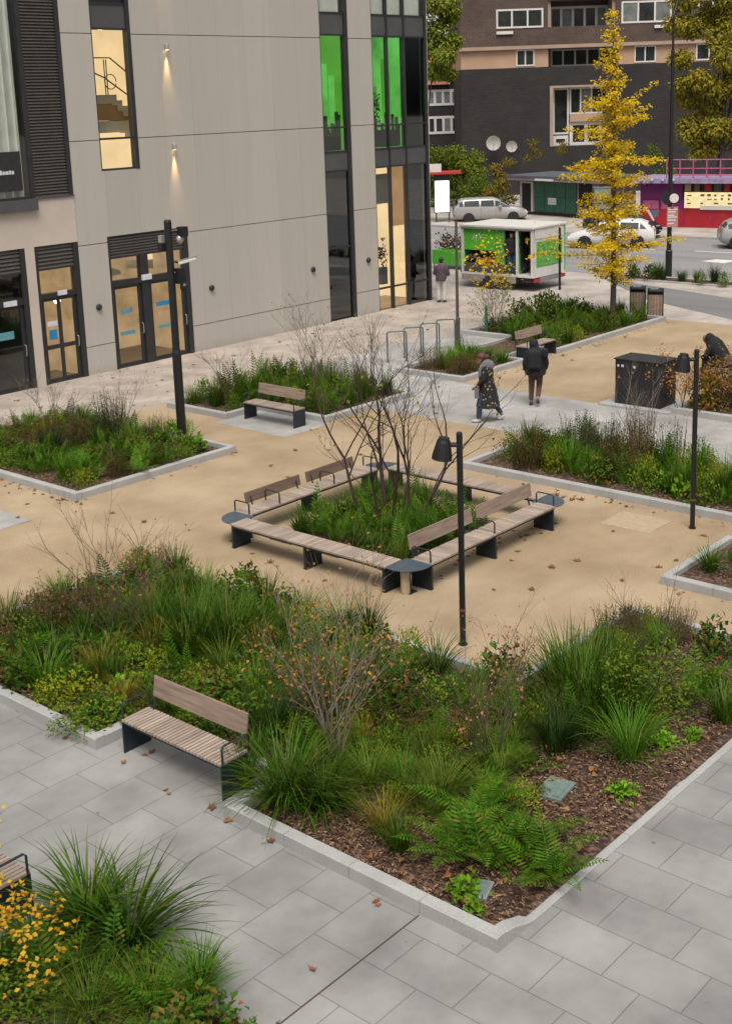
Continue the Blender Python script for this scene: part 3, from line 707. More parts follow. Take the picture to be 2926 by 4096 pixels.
# ================================================================ BACKGROUND BUILDINGS (local frame: u to the right, v away, z up)
Fh = Vector((syw, cyw, 0)); Uh = Vector((cyw, -syw, 0))
def frame_empty(name, label, cat, D, u0, z=0.0, group=None):
    e = bpy.data.objects.new(name, None); COL.objects.link(e); e.empty_display_size = .1
    p = Fh*D + Uh*u0
    e.matrix_world = Matrix(((Uh.x, Fh.x, 0, p.x), (Uh.y, Fh.y, 0, p.y), (0, 0, 1, z), (0, 0, 0, 1)))
    return tag(e, label, cat, group)
def brick_mat(name, c1, c2, mo, vert=True):
    m, t, b = nmat(name)
    tc = N(t, 'TexCoord'); sx = N(t, 'SeparateXYZ'); t.links.new(tc.outputs['Object'], sx.inputs[0])
    ad = N(t, 'Math', operation='ADD'); t.links.new(sx.outputs[0], ad.inputs[0]); t.links.new(sx.outputs[1], ad.inputs[1])
    cb_ = N(t, 'CombineXYZ'); t.links.new(ad.outputs[0], cb_.inputs[0]); t.links.new(sx.outputs[2], cb_.inputs[1])
    br = N(t, 'TexBrick'); br.inputs['Scale'].default_value = 1; br.inputs['Brick Width'].default_value = .45; br.inputs['Row Height'].default_value = .15; br.inputs['Mortar Size'].default_value = .018
    br.inputs['Color1'].default_value = (*c1, 1); br.inputs['Color2'].default_value = (*c2, 1); br.inputs['Mortar'].default_value = (*mo, 1)
    t.links.new(cb_.outputs[0], br.inputs[0])
    bl = ramp(t, noisetex(t, .5, 5, .65), [(.3, (.72, .72, .74)), (.7, (1.2, 1.18, 1.15))])
    t.links.new(mix(t, br.outputs[0], bl, 1., 'MULTIPLY'), b.inputs['Base Color']); b.inputs['Roughness'].default_value = .85; return m
M['brick_dark'] = brick_mat('dark_engineering_brick', (.015, .0135, .014), (.025, .022, .022), (.032, .029, .028))
M['brick_brown'] = brick_mat('brown_brick', (.066, .043, .034), (.09, .058, .045), (.10, .075, .063))
M['tan'] = plain('tan_render', (.42, .27, .18), .8, 0, .1, .6, obj=False)
M['tan2'] = plain('pale_tan_band', (.36, .25, .19), .8, 0, .1, .8, obj=False)
M['upvc'] = plain('white_window_frame', (.62, .60, .57), .5, 0, .05, 2)
M['pane_dark'] = plain('dark_window_pane', (.022, .026, .024), .12, 0, .5, 1.2, obj=False, spec=.6)
M['pane_mid'] = plain('curtained_window_pane', (.15, .16, .155), .25, 0, .3, 1.5, obj=False)
ap = frame_empty('apartment_block', 'brown and black brick apartment block behind the yellow tree', 'apartment block', 100, 0)
def win(parent, x0, x1, z0, z1, n, y=-.0, fw=.13, sill=None, mats=None, mids=None):
    f = MB(); f.box(x0, y-.05, z0, x1, y+.0, z0+fw); f.box(x0, y-.05, z1-fw, x1, y, z1)
    xs = [x0+(x1-x0)*i/n for i in range(n+1)]
    for i, x in enumerate(xs):
        a = x if i == 0 else x-fw/2; b = x+fw if i == 0 else (x if i == n else x+fw/2)
        if i == n: a = x-fw
        f.box(a, y-.053, z0+fw, b, y-.001, z1-fw)
    if sill: f.box(sill[0], y-.16, z0-.42, sill[1], y-.0, z0-.2)
    w = f.build('window', M['upvc'], parent)
    for i in range(n):
        g = MB(); g.box(xs[i]+.05, y-.02, z0+.05, xs[i+1]-.05, y-.012, z1-.05); g.build('pane', M[(mats or ['pane_dark'])[i % len(mats or [1])]], w)
    return w
w = MB()
w.box(8.1, 0, 0, 14.85, 12, 9.70); w.box(19.1, 0, 0, 40, 12, 9.70); w.box(14.85, .9, 0, 19.1, 12, 8.3); w.box(14.85, 0, 8.3, 19.1, 12, 9.7); w.box(14.85, 0, 0, 19.1, .9, 3.7)
w.build('wall', M['brick_dark'], ap)
w = MB(); w.box(8.1, .05, 9.71, 14.75, 12, 11.05); w.box(20.1, .05, 9.71, 40, 12, 11.05); w.box(14.75, 1.8, 9.71, 20.1, 12, 11.05); w.build('wall', M['tan'], ap)
w = MB(); w.box(7.95, -.25, 11.06, 40, 12, 11.32); w.build('band_course', M['tan2'], ap)
w = MB(); w.box(8.05, -.12, 11.33, 14.7, 12, 17.5); w.box(19.85, -.12, 11.33, 40, 12, 17.5); w.box(14.7, -.10, 11.33, 19.85, .1, 12.62); w.box(14.7, 1.8, 11.33, 19.85, 12, 17.5); w.box(14.7, -.1, 14.55, 19.85, 1.8, 15.6)
w.build('wall', M['brick_brown'], ap)
w = MB(); w.box(14.7, .1, 12.3, 14.95, 1.8, 14.5); w.box(19.6, .1, 12.3, 19.85, 1.8, 14.5); w.build('balcony_side', M['tan2'], ap)
win(ap, 10.8, 14.35, 12.62, 14.02, 3, y=-.12, sill=(10.8, 12.05))
win(ap, 20.25, 24.05, 12.70, 14.3, 3, y=-.12, sill=(22.75, 24.05), mats=['pane_mid', 'pane_dark', 'pane_mid'])
win(ap, 26.0, 29.5, 12.7, 14.3, 3, y=-.12)
win(ap, 15.1, 19.6, 12.4, 14.2, 5, y=1.78, fw=.18, mats=['pane_dark', 'pane_mid', 'pane_dark'])
win(ap, 12.3, 13.7, 9.82, 11.04, 2, y=.05, fw=.1); win(ap, 21.3, 22.95, 9.80, 11.04, 2, y=.05, fw=.1); win(ap, 26, 28, 9.8, 11.04, 2, y=.05, fw=.1)
win(ap, 15.2, 19.9, 9.73, 11.03, 5, y=1.78, fw=.12)
# tall entrance window
f = MB(); f.box(14.86, -.04, 3.72, 15.12, .6, 8.28); f.box(15.12, -.02, 8.12, 19.1, .3, 8.28); f.build('entrance_surround', M['tan2'], ap)
win(ap, 15.2, 16.45, 4.6, 8.1, 1, y=.8, fw=.14); win(ap, 16.5, 19.05, 6.1, 8.1, 3, y=.8, fw=.12, mats=['pane_dark', 'pane_mid']); win(ap, 15.2, 16.4, 3.72, 4.5, 1, y=.8, fw=.25); win(ap, 16.5, 19.05, 3.72, 5.5, 2, y=.8, fw=.25)
f = MB(); f.box(16.5, .55, 5.52, 19.08, .85, 6.08); f.build('spandrel_panel', M['tan'], ap)
# satellite dishes on the wall
M['dish'] = plain('off_white_dish', (.42, .40, .37), .6, 0, .1, 6)
for (u, z, r, lb) in ((10.4, 4.15, .56, 'larger round satellite dish on the black brick wall'), (11.8, 3.85, .43, 'smaller round satellite dish to the right of the larger one')):
    e = frame_empty('satellite_dish', lb, 'satellite dish', 99.2, u, z, 'satellite dishes on the brick wall')
    d = MB(); prof = [(r*k/6, -.28*r*(k/6)**2) for k in range(7)] + [(r*.98, -.28*r-.02)] + [(r*k/6, -.28*r*(k/6)**2+.03) for k in range(5, -1, -1)]
    d.lathe([(max(.002, a), b) for a, b in prof], 22); d.v = [(x, z, y) for (x, y, z) in d.v]
    d.build('reflector', M['dish'], e, smooth=True)
    a = MB(); a.tube([(0, -.15*r, -r*.9), (0, -r*.8, -.1)], .02, 6); a.box(-.06, -r*.86, -.16, .06, -r*.74, -.02); a.tube([(0, .02, 0), (0, .5, 0), (0, .75, -.3)], .035, 6); a.build('arm', M['silver'], e)
# small house at the left end
hs_ = frame_empty('brick_house', 'dark brick house with white windows and red tile roof beside the black block', 'house', 108, 0)
M['red_tile'] = plain('red_clay_tile', (.32, .12, .085), .85, 0, .22, 3, obj=False)
w = MB(); w.box(-6, 0, 0, 8.6, 9, 8.75); w.build('wall', M['brick_dark'], hs_)
rf = MB(); rf.v = [(-6, -.5, 8.75), (7.7, -.5, 8.75), (7.7, 4, 12.2), (-6, 4, 12.2), (7.7, 8.5, 8.75), (-6, 8.5, 8.75)]; rf.f = [(0, 1, 2, 3), (3, 2, 4, 5), (1, 4, 2), (0, 3, 5), (0, 5, 4, 1)]; rf.m = [0]*5; rf.build('roof', M['red_tile'], hs_)
win(hs_, 5.85, 8.55, 7.05, 8.35, 4, y=-.02, fw=.2, mats=['pane_mid']); win(hs_, 5.85, 8.55, 4.75, 6.2, 4, y=-.02, fw=.2, mats=['pane_dark', 'pane_dark', 'pane_mid']); win(hs_, 1, 4, 7.05, 8.35, 4, y=-.02, fw=.2); win(hs_, 1, 4, 4.75, 6.2, 4, y=-.02, fw=.2)
pw = frame_empty('pale_building', 'far off white building glimpsed behind the green tree', 'building', 150, 8)
w = MB(); w.box(-9, 0, 0, 2.8, 10, 20.2); w.build('wall', M['upvc'], pw)
win(pw, -3, 2.4, 17.2, 19.4, 4, y=0, fw=.3, mats=['pane_mid'])
rb = frame_empty('pale_building', 'pale grey building showing through the ochre tree at the right edge', 'building', 118, 30)
w = MB(); w.box(-2, 0, 0, 24, 10, 17); w.build('wall', M['conc'], rb); win(rb, -1.4, 1.2, 12, 17, 2, y=0, fw=.3, mats=['pane_mid']); win(rb, 1.8, 4.4, 4, 7, 2, y=0, fw=.3)

# ================================================================ MARKET KIOSKS, TRAILER, SHELTER
M['kiosk_green'] = plain('green_shutter', (.030, .115, .068), .55, .1, .18, 3)
M['kiosk_fascia'] = plain('mauve_grey_fascia', (.26, .20, .20), .7, 0, .2, 2)
M['roof_felt'] = plain('blue_grey_roof_felt', (.075, .09, .11), .7, 0, .2, 2)
gk = empty('market_kiosk', 'green shuttered market kiosk with flat roof across the road', 'kiosk', (69.8, 47.9, .1), math.atan2(-5.7, -1.35))
# local x along the front (from its left to its right in view), local y away from the road
k = MB(); k.box(0, .05, 0, 7.2, 3.2, 2.25); k.build('body', M['kiosk_fascia'], gk)
k = MB(); k.box(-.35, -.9, 2.42, 8.2, 3.4, 2.55); k.build('roof', M['roof_felt'], gk)
k = MB(); k.box(-.25, -.85, 2.24, 8.1, 3.3, 2.41); k.build('fascia', M['kiosk_fascia'], gk)
k = MB()
for i in range(4):
    for j in range(2):
        x0 = 1.45+i*.95; z0 = .25+j*.98
        k.box(x0+.02, -.02, z0, x0+.93, .05, z0+.94)
        for s in range(5): k.box(x0+.02, -.035, z0+.1+s*.18, x0+.93, -.02, z0+.13+s*.18)
k.build('shutter', M['kiosk_green'], gk)
k = MB(); k.box(.15, -.03, .1, 1.3, .05, 2.1); k.build('door_surround', M['upvc'], gk)
k = MB(); k.box(.3, -.05, .22, 1.15, -.032, 2.0); k.box(5.5, -.05, .7, 6.5, .05, 2.1); k.build('doorway', M['black_matt'], gk)
k = MB(); k.box(2.75, -.06, .72, 3.5, -.04, 1.15); k.build('notice', M['sticker_white'], gk)
k = MB(); scribble(k, 2.8, 3.4, -.066, .86, .90, 6, random.Random(2)); k.build('lettering', M['frame'], gk)
k = MB(); k.box(2.5, -.95, 2.27, 4.1, -.87, 2.40); k.build('sign_board', M['upvc'], gk)
k = MB(); k.box(0, -.03, 0, 7.2, .04, .2); k.build('plinth', M['black_matt'], gk)
M['teal_box'] = plain('pale_teal_post', (.24, .34, .27), .6, 0, .1, 4)
k = empty('market_post_box', 'pale green upright cabinet behind the yellow tree trunk', 'cabinet', (67.2, 40.7, .1), math.atan2(-5.7, -1.35))
b = MB(); b.box(0, 0, 0, .9, .5, 2.0); b.build('body', M['teal_box'], k, bevel=.03); b = MB(); b.box(-.03, -.03, 2.0, .93, .53, 2.06); b.build('top', M['silver'], k)

M['purple'] = plain('purple_painted_panel', (.17, .018, .135), .55, 0, .12, 3)
M['crimson'] = plain('crimson_painted_panel', (.36, .012, .022), .5, 0, .15, 3)
M['magenta'] = plain('magenta_painted_rail', (.42, .09, .20), .6, 0, .2, 5)
M['lilac'] = plain('lilac_fascia', (.30, .23, .36), .6, 0, .25, 4)
M['menu'] = glow_mat('lit_menu_board', (1, .80, .42), .85, .22, 3.5)
M['menu_ink'] = plain('menu_photo_brown', (.20, .09, .04), .6, 0, .4, 6)
pk = empty('market_kiosk', 'purple and crimson food kiosk with lit menu board and pink roof railing', 'kiosk', (65.38, 36.57, .1), math.atan2(-4.22, .77))
k = MB(); k.box(0, .06, 0, 16, 3.0, 2.55); k.build('body', M['purple'], pk)
k = MB(); k.box(2.5, -.0, 0, 16, .05, 1.06); k.box(.02, 0, 0, 2.5, .05, 1.0); k.build('counter_front', M['crimson'], pk)
for i in range(8):
    b = MB(); b.box(2.5+i*1.7, -.012, .02, 2.53+i*1.7, -.002, 1.04); b.build('panel_joint', M['purple'], pk)
k = MB(); k.box(-.3, -.7, 2.50, 16.2, 3.2, 2.76); k.build('fascia', M['lilac'], pk)
k = MB(); k.box(2.45, -.02, 1.55, 16, .05, 2.45); k.build('hatch', M['black_matt'], pk)
rngk = random.Random(5)
for i in range(22):
    b = MB(); x = 2.6+i*.55; b.box(x, -.04, 1.95+rngk.uniform(0, .15), x+rngk.uniform(.15, .4), -.022, 2.42); b.build('hanging_packet', M[rngk.choice(['crimson', 'menu_ink', 'lilac', 'louvre', 'tan'])], pk)
k = MB(); k.box(2.6, -.10, 1.10, 7.8, -.05, 1.98); mb_ = k.build('menu_board', M['menu'], pk)
k = MB()
for i in range(13):
    for z in (1.32, 1.55, 1.76):
        if rngk.random() < .75:
            x = 2.75+i*.38; k.box(x, -.112, z, x+rngk.uniform(.1, .26), -.101, z+rngk.uniform(.05, .13))
k.build('lettering', M['menu_ink'], mb_)
k = MB(); k.box(3.5, -.115, 1.02, 5.9, -.10, 1.24); k.build('price_strip', M['upvc'], mb_)
k = MB(); k.v = [(.35, -.012, .98), (.55, -.012, .98), (.85, -.012, .45), (1.05, -.012, .98), (.85, -.012, .25), (1.2, -.012, .98)]; k.f = [(0, 1, 2, 4)]; k.m = [0]; k.build('emblem', M['upvc'], pk)
M['emblem_blue'] = plain('slate_blue_paint', (.10, .14, .22), .6, 0, .1, 4)
k = MB(); k.v = [(.62, -.013, .96), (1.12, -.013, .96), (1.08, -.013, .6), (.86, -.013, .5)]; k.f = [(0, 1, 2, 3)]; k.m = [0]; k.build('emblem', M['emblem_blue'], pk)
k = MB(); k.box(.2, -.01, 1.02, 1.1, .05, 1.5); k.box(1.25, -.01, 1.02, 1.95, .05, 1.5); k.build('poster', M['magenta'], pk)
k = MB()
for z in (2.95, 3.3, 3.78): k.tube([(1.6, -.3, z), (16, -.3, z)], .035, 6)
for i in range(20): k.box(1.6+i*.75, -.33, 2.76, 1.66+i*.75, -.27, 3.8)
k.build('roof_railing', M['magenta'], pk)
M['bulb_blue'] = plain('blue_white_spotlamp', (.3, .4, .6), .3, 0, .1, 4)
for i in range(4):
    b = MB(); b.ball((.3+i*.62, -.74, 2.68), .09, .09, .09, 8); b.build('spot_lamp', M['bulb_blue'], pk)

# ---- flat-sided produce trailer
M['white_panel'] = plain('white_trailer_panel', (.60, .58, .55), .5, 0, .06, 3)
M['grass_green'] = plain('bright_green_panel', (.09, .42, .035), .5, 0, .10, 5)
M['mid_green'] = plain('mid_green_panel', (.07, .42, .10), .5, 0, .3, 4)
M['leaf_print'] = plain('pale_green_print', (.10, .34, .06), .5, 0, .4, 5)
M['skirt'] = plain('grey_beige_trailer_skirt', (.27, .24, .21), .6, 0, .15, 4)
tr = empty('produce_trailer', 'white food trailer with bright green panels and an open side full of produce', 'trailer', (42.1, 31.8, 0), R(-90))
# local x = along the open side to the right in view (world -Y), local y = world +X
L_, W_ = 3.55, 2.35
k = MB(); k.box(-.04, -.07, 2.50, L_+.04, W_+.05, 2.60); k.build('roof', M['white_panel'], tr, bevel=.02)
k = MB(); k.box(0, 0, .56, L_, W_, .64); k.build('floor', M['white_panel'], tr)
k = MB(); k.box(.02, -.015, .30, 2.7, .03, .555); k.build('skirt', M['skirt'], tr)
k = MB()
for (x, y) in ((0, 0), (L_-.12, 0), (L_-.12, W_-.12), (0, W_-.12), (2.72, 0)): k.box(x, y, .64, x+.09, y+.09, 2.5)
k.box(.09, 0, 2.43, L_-.09, .08, 2.5); k.build('frame', M['white_panel'], tr)
k = MB(); k.box(0, .12, .64, .05, W_, 2.5); k.box(.05, W_-.05, .64, L_, W_, 2.5); k.build('back_wall', M['mid_green'], tr)
k = MB(); k.box(L_-.06, .12, .64, L_, W_-.12, .95); k.box(L_-.06, .12, 2.1, L_, W_-.12, 2.5); k.box(L_-.05, .12, .95, L_-.02, W_-.12, 2.1); k.build('side_wall', M['white_panel'], tr)
k = MB(); k.box(L_-.018, .25, .98, L_+.012, W_-.25, 1.98); k.build('side_panel', M['leaf_print'], tr)
k = MB(); k.box(.10, .10, 1.55, 1.62, .14, 2.43); k.build('banner', M['grass_green'], tr)
k = MB(); rr = random.Random(11)
for q in ([(.5, 1.95), (.62, 2.2), (.72, 2.22), (.68, 1.9)], [(.72, 2.1), (.86, 2.24), (.92, 2.0), (1.0, 2.18)], [(.95, 2.1), (1.05, 2.2), (1.25, 2.16)], [(.6, 2.05), (.75, 2.06)]):
    k.tube([(x, .09, z) for x, z in q], .018, 5)
k.build('lettering', M['white_panel'], tr)
k = MB(); k.box(1.64, .10, 1.0, 2.12, .14, 2.43); k.build('inner_panel', M['leaf_print'], tr)
k = MB(); k.box(2.12, .46, .66, 2.62, .50, 2.43); k.build('inner_panel', M['mid_green'], tr)
k = MB(); k.box(2.64, .5, .66, 2.72, .9, 2.3); k.build('door_gap', M['black_matt'], tr)
k = MB(); k.box(.12, .02, .66, 2.1, 1.1, 1.0); k.build('counter', M['louvre'], tr)
M['fruit_orange'] = leafmat('orange_fruit', [(.55, .17, .02), (.62, .26, .04), (.45, .12, .02)], 0, .5, 0)
M['veg_mix'] = leafmat('vegetables', [(.05, .04, .035), (.12, .10, .08), (.10, .03, .03), (.04, .07, .03), (.2, .18, .15)], 0, .7, 0)
k = MB(); rr = random.Random(3)
for i in range(150):
    x = rr.uniform(.7, 2.1); y = rr.uniform(.05, .6); k.ball((x, y, 1.0+.25*(y)+rr.uniform(0, .12)), .05, .05, .05, 6)
k.build('fruit', M['fruit_orange'], tr)
k = MB()
for i in range(150):
    x = rr.uniform(.15, 2.2); y = rr.uniform(.1, .9) if x < .75 else rr.uniform(.65, 1.0); k.ball((x, y, 1.04+.35*y+rr.uniform(0, .2)), rr.uniform(.04, .09), .06, rr.uniform(.04, .1), 6)
k.build('vegetables', M['veg_mix'], tr)
M['tail_red'] = plain('red_tail_lamp', (.35, .02, .03), .3, 0, .1, 5)
M['tyre'] = plain('tyre_rubber', (.015, .015, .016), .8, 0, .2, 9)
M['hub'] = plain('grey_wheel_rim', (.30, .30, .30), .4, .5, .15, 9)
k = MB(); k.box(.1, .1, .40, L_-.1, W_-.1, .55); k.box(-.9, W_/2-.06, .42, .1, W_/2+.06, .5); k.build('chassis', M['frame'], tr)
k = MB(); k.box(L_-.02, .05, .38, L_+.03, .45, .52); k.box(L_-.02, W_-.45, .38, L_+.03, W_-.05, .52); k.build('tail_light', M['tail_red'], tr)
k = MB(); k.box(L_-.03, .46, .36, L_+.02, W_-.46, .54); k.build('number_plate_bar', M['hub'], tr)
def wheel(parent, x, y, r=.31, w=.19, ax='y'):
    def put(mb):
        mb.v = [((a+x, c+y, b+r) if ax == 'y' else (c+x, a+y, b+r)) for a, b, c in mb.v]
    t = MB(); t.lathe([(r*.62, -w/2), (r*.93, -w/2), (r, -w/2+.03), (r, w/2-.03), (r*.93, w/2), (r*.62, w/2)], 24); put(t); wo = t.build('wheel', M['tyre'], parent, smooth=False)
    h = MB(); h.lathe([(.05, -w/2+.035), (r*.61, -w/2+.03), (r*.61, w/2-.03), (.05, w/2-.035)], 20)
    for i in range(5):
        a = i*2*math.pi/5
        for s in (-1, 1):
            z = s*(w/2-.015); h.poly([(.05*math.cos(a-.7), .05*math.sin(a-.7), z), (r*.58*math.cos(a-.16), r*.58*math.sin(a-.16), z), (r*.58*math.cos(a+.16), r*.58*math.sin(a+.16), z), (.05*math.cos(a+.7), .05*math.sin(a+.7), z)])
    put(h); h.build('rim', M['hub'], wo); return wo
for x in (1.35, 2.1):
    for y in (.02, W_-.02): wheel(tr, x, y, .27, .17)

# flower stall left of the trailer
fs = empty('flower_stall', 'flower stall with a green cloth behind the slim lamp post', 'market stall', (46.2, 36.6, 0), R(-90))
k = MB(); k.box(0, 0, .78, 2.6, 1.1, .84); k.box(.02, -.01, .2, 2.58, .02, .80); k.build('table_cloth', M['grass_green'], fs)
k = MB()
for x in (.05, 2.5):
    for y in (.05, 1.0): k.box(x, y, 0, x+.05, y+.05, .8)
k.build('leg', M['silver'], fs)
M['flower_mix'] = leafmat('flower_mix', [(.05, .09, .03), (.03, .05, .03), (.3, .05, .04), (.12, .12, .12), (.07, .12, .05), (.25, .1, .05)], .1, .6, .1)
k = MB(); rr = random.Random(17)
for i in range(500):
    x, y, z = rr.uniform(.05, 2.5), rr.uniform(.05, 1.05), .85+abs(rr.gauss(0, .35)); a = rr.uniform(0, 6.28); s = rr.uniform(.06, .13)
    k.quad((x, y, z), (x+s*math.cos(a), y+s*math.sin(a), z+s*.3), (x+s*math.cos(a+.8), y+s*math.sin(a+.8), z+s), (x+s*.3*math.cos(a+2), y+s*.3*math.sin(a+2), z+s*.7))
k.build('flowers', M['flower_mix'], fs)


# bus shelter with lit panel
bs = frame_empty('bus_shelter', 'bus shelter with a glowing white advertising panel and red roof edge', 'bus shelter', 80, 3.95, .1)
M['ad_white'] = emit('lit_advert_panel', (1, .98, .95), 2.2)
M['bus_red'] = plain('red_shelter_trim', (.45, .03, .025), .5, 0, .1, 4)
k = MB(); k.box(.72, 0, .55, 1.72, .18, 2.95); fr = k.build('advert_frame', M['frame'], bs)
k = MB(); k.box(.78, -.02, .62, 1.66, -.005, 2.55); k.build('advert_panel', M['ad_white'], fr)
k = MB(); k.box(-1.2, -.3, 2.96, 2.4, 1.2, 3.10); k.build('roof', M['bus_red'], bs)
k = MB()
for x in (-1.1, .8, 1.6): k.box(x, .02, 0, x+.08, .1, 2.96)
k.build('post', M['frame'], bs)
k = MB(); k.box(-.9, -.1, 3.1, 1.2, .1, 3.6); k.build('stop_sign', M['white_panel'], bs)

# ================================================================ CARS
def car(name, label, loc, rz, paint, L=4.3, W=1.74, H=1.48, kind='hatch'):
    e = empty('parked_car' if name is None else name, label, 'car', loc, rz)
    # x forward; stations: x fraction, bottom z, belt z, roof z, roof half-width factor
    if kind == 'estate':
        S = [(-.5, .42, .78, .90, .80), (-.485, .30, .98, 1.02, .80), (-.44, .24, 1.0, 1.36, .74), (-.38, .22, .99, 1.47, .74), (-.15, .2, .96, 1.5, .74), (.05, .2, .94, 1.49, .74), (.13, .2, .93, 1.36, .74), (.27, .2, .92, .98, .76), (.36, .2, .88, .90, .72), (.46, .24, .74, .76, .7), (.5, .36, .60, .62, .66)]
        glass = (2, 7)
    else:
        S = [(-.5, .42, .78, .88, .80), (-.485, .30, .96, 1.0, .78), (-.42, .24, .98, 1.30, .72), (-.33, .22, .97, 1.44, .72), (-.1, .2, .95, 1.48, .72), (.05, .2, .93, 1.44, .72), (.14, .2, .92, 1.28, .73), (.29, .2, .90, .96, .76), (.38, .2, .86, .88, .72), (.47, .24, .72, .74, .7), (.5, .36, .58, .60, .66)]
        glass = (2, 7)
    k = H/1.5; hw = W/2
    def P(i, j, s, off=0):
        x, zb, zt, zr, rw = S[i]; taper = 1 - .10*max(0, abs(x)-.36)/.14
        if zr-zt < .06: pr = [(.80, zb), (.98, zb+.1), (1.0, (zb+zt)/2), (.97, zt-.02), (.90, zt+.01), (.5, zr), (0, zr+.015)]
        else: pr = [(.80, zb), (.98, zb+.1), (1.0, (zb+zt)/2), (.965, zt), (rw+.06, zr-.08), (rw-.06, zr-.01), (0, zr+.02)]
        y, z = pr[j]; return (x*L, s*(y*hw*taper+off), z*k)
    b = MB()
    for s in (-1, 1):
        for i in range(len(S)-1):
            for j in range(6): b.quad(P(i, j, s), P(i+1, j, s), P(i+1, j+1, s), P(i, j+1, s)) if s < 0 else b.quad(P(i, j, s), P(i, j+1, s), P(i+1, j+1, s), P(i+1, j, s))
    for i in (0, len(S)-1):
        b.poly([P(i, j, -1) for j in range(7)] + [P(i, j, 1) for j in range(5, -1, -1)])
    for i in range(len(S)-1): b.quad(P(i, 0, -1), P(i, 0, 1), P(i+1, 0, 1), P(i+1, 0, -1))
    body = b.build('body', paint, e, smooth=True)
    md = body.modifiers.new('weld', 'WELD'); md.merge_threshold = .002
    # side glass
    for s in (-1, 1):
        g = MB()
        def Q(i, u, v):
            a = Vector(P(i, 3, s, .008)); c = Vector(P(i, 4, s, .008)); return a.lerp(c, v)
        spans = [(2, 3), (3, 4), (4, 5), (5, 6)] if kind == 'estate' else [(2, 3), (3, 4), (4, 5), (5, 6)]
        for (i, j) in spans:
            p0, p1 = Q(i, 0, .1), Q(j, 0, .1); q0, q1 = Q(i, 0, .9), Q(j, 0, .9)
            g.quad(p0.lerp(p1, .05), p0.lerp(p1, .95), q0.lerp(q1, .95), q0.lerp(q1, .05))
        # quarter window in the windscreen pillar
        a0, a1, a2 = Q(6, 0, .1), Q(6, 0, .85), Q(7, 0, .2); g.poly([a0, a2, a1])
        g.build('side_window', M['glass_car'], e)
    def across(i0, i1, name, t0=.08, t1=.92):
        g = MB(); pts = []
        for j in (4, 5, 6): pts.append((j, -1))
        row = lambda i: [Vector(P(i, j, s)) for (j, s) in ((4, -1), (5, -1), (6, -1), (5, 1), (4, 1))]
        A, B = row(i0), row(i1)
        nrm = Vector((-1 if i0 < 3 else 1, 0, .6)).normalized()*.012
        for q in range(4): g.quad(A[q].lerp(B[q], t0)+nrm, A[q].lerp(B[q], t1)+nrm, A[q+1].lerp(B[q+1], t1)+nrm, A[q+1].lerp(B[q+1], t0)+nrm)
        g.build(name, M['glass_car'], e)
    across(6, 7, 'windscreen', .0, .9); across(1, 2, 'rear_window', .25, .95)
    for s in (-1, 1):
        t = MB(); t.box(-.497*L, s*hw*.62-.13, .72*k, -.47*L, s*hw*.62+.13, .98*k); t.build('tail_light', M['tail_red'], e, bevel=.02)
        t = MB(); t.box(.455*L, s*hw*.58-.15, .58*k, .487*L, s*hw*.58+.15, .72*k); t.build('headlight', M['silver'], e, bevel=.02)
        t = MB(); t.box(.10*L, s*(hw*1.0)-.02, .92*k, .14*L, s*(hw*1.0)+s*.16, 1.04*k) if s > 0 else t.box(.10*L, s*hw-.16, .92*k, .14*L, s*hw+.02, 1.04*k); t.build('wing_mirror', paint, e, bevel=.03)
        for wx in (-.31*L, .30*L):
            a = MB(); r = .36
            a.v = []; 
            ring_ = [(wx+r*math.cos(q*math.pi/12), s*(hw*1.0+.006), .30+r*math.sin(q*math.pi/12)) for q in range(-2, 15)]
            a.poly(ring_); a.build('wheel_arch', M['black_matt'], e)
            wheel(e, wx, s*(hw-.06), .305, .19)
    for x in (-.14*L, .06*L):
        for s in (-1, 1):
            h = MB(); h.box(x, s*hw*1.0-.006, .3, x+.008, s*hw*1.0+.006, .92*k); h.build('door_gap', M['frame'], e)
    p = MB(); p.box(-.503*L, -.26, .52, -.498*L, .26, .63); p.build('number_plate', M['white_panel'], e)
    p = MB(); p.box(.495*L, -.5, .36, .503*L, .5, .5); p.build('grille', M['black_matt'], e)
    return e
M['car_silver'] = plain('silver_white_paint', (.36, .35, .34), .3, .25, .04, 3)
M['car_white'] = plain('white_paint', (.62, .60, .575), .3, 0, .03, 3)
M['car_black'] = plain('black_car_paint', (.018, .022, .028), .2, .1, .1, 3)
def heading(u, v): return math.atan2(v, u)
hd = heading(Uh.x, Uh.y)
car(None, 'silver white estate car on the far side of the road left of the green kiosk', (65.5, 47.2, .0), hd+.02, M['car_silver'], 4.55, 1.8, 1.52, 'estate')
car(None, 'white car passing behind the yellow tree with its red tail light showing', (56.9, 33.4, 0), heading(-.1, 1)+.35, M['car_white'], 4.3, 1.75, 1.45)
car(None, 'dark car half hidden by the lower leaves of the yellow tree', (61.0, 35.2, 0), heading(.3, -1)-.5, M['car_black'], 4.3, 1.78, 1.5)
car(None, 'small silver hatchback cut by the right edge of the photo', (59.75, 26.9, 0), heading(Uh.x, Uh.y)-.12, M['car_silver'], 3.7, 1.66, 1.48)
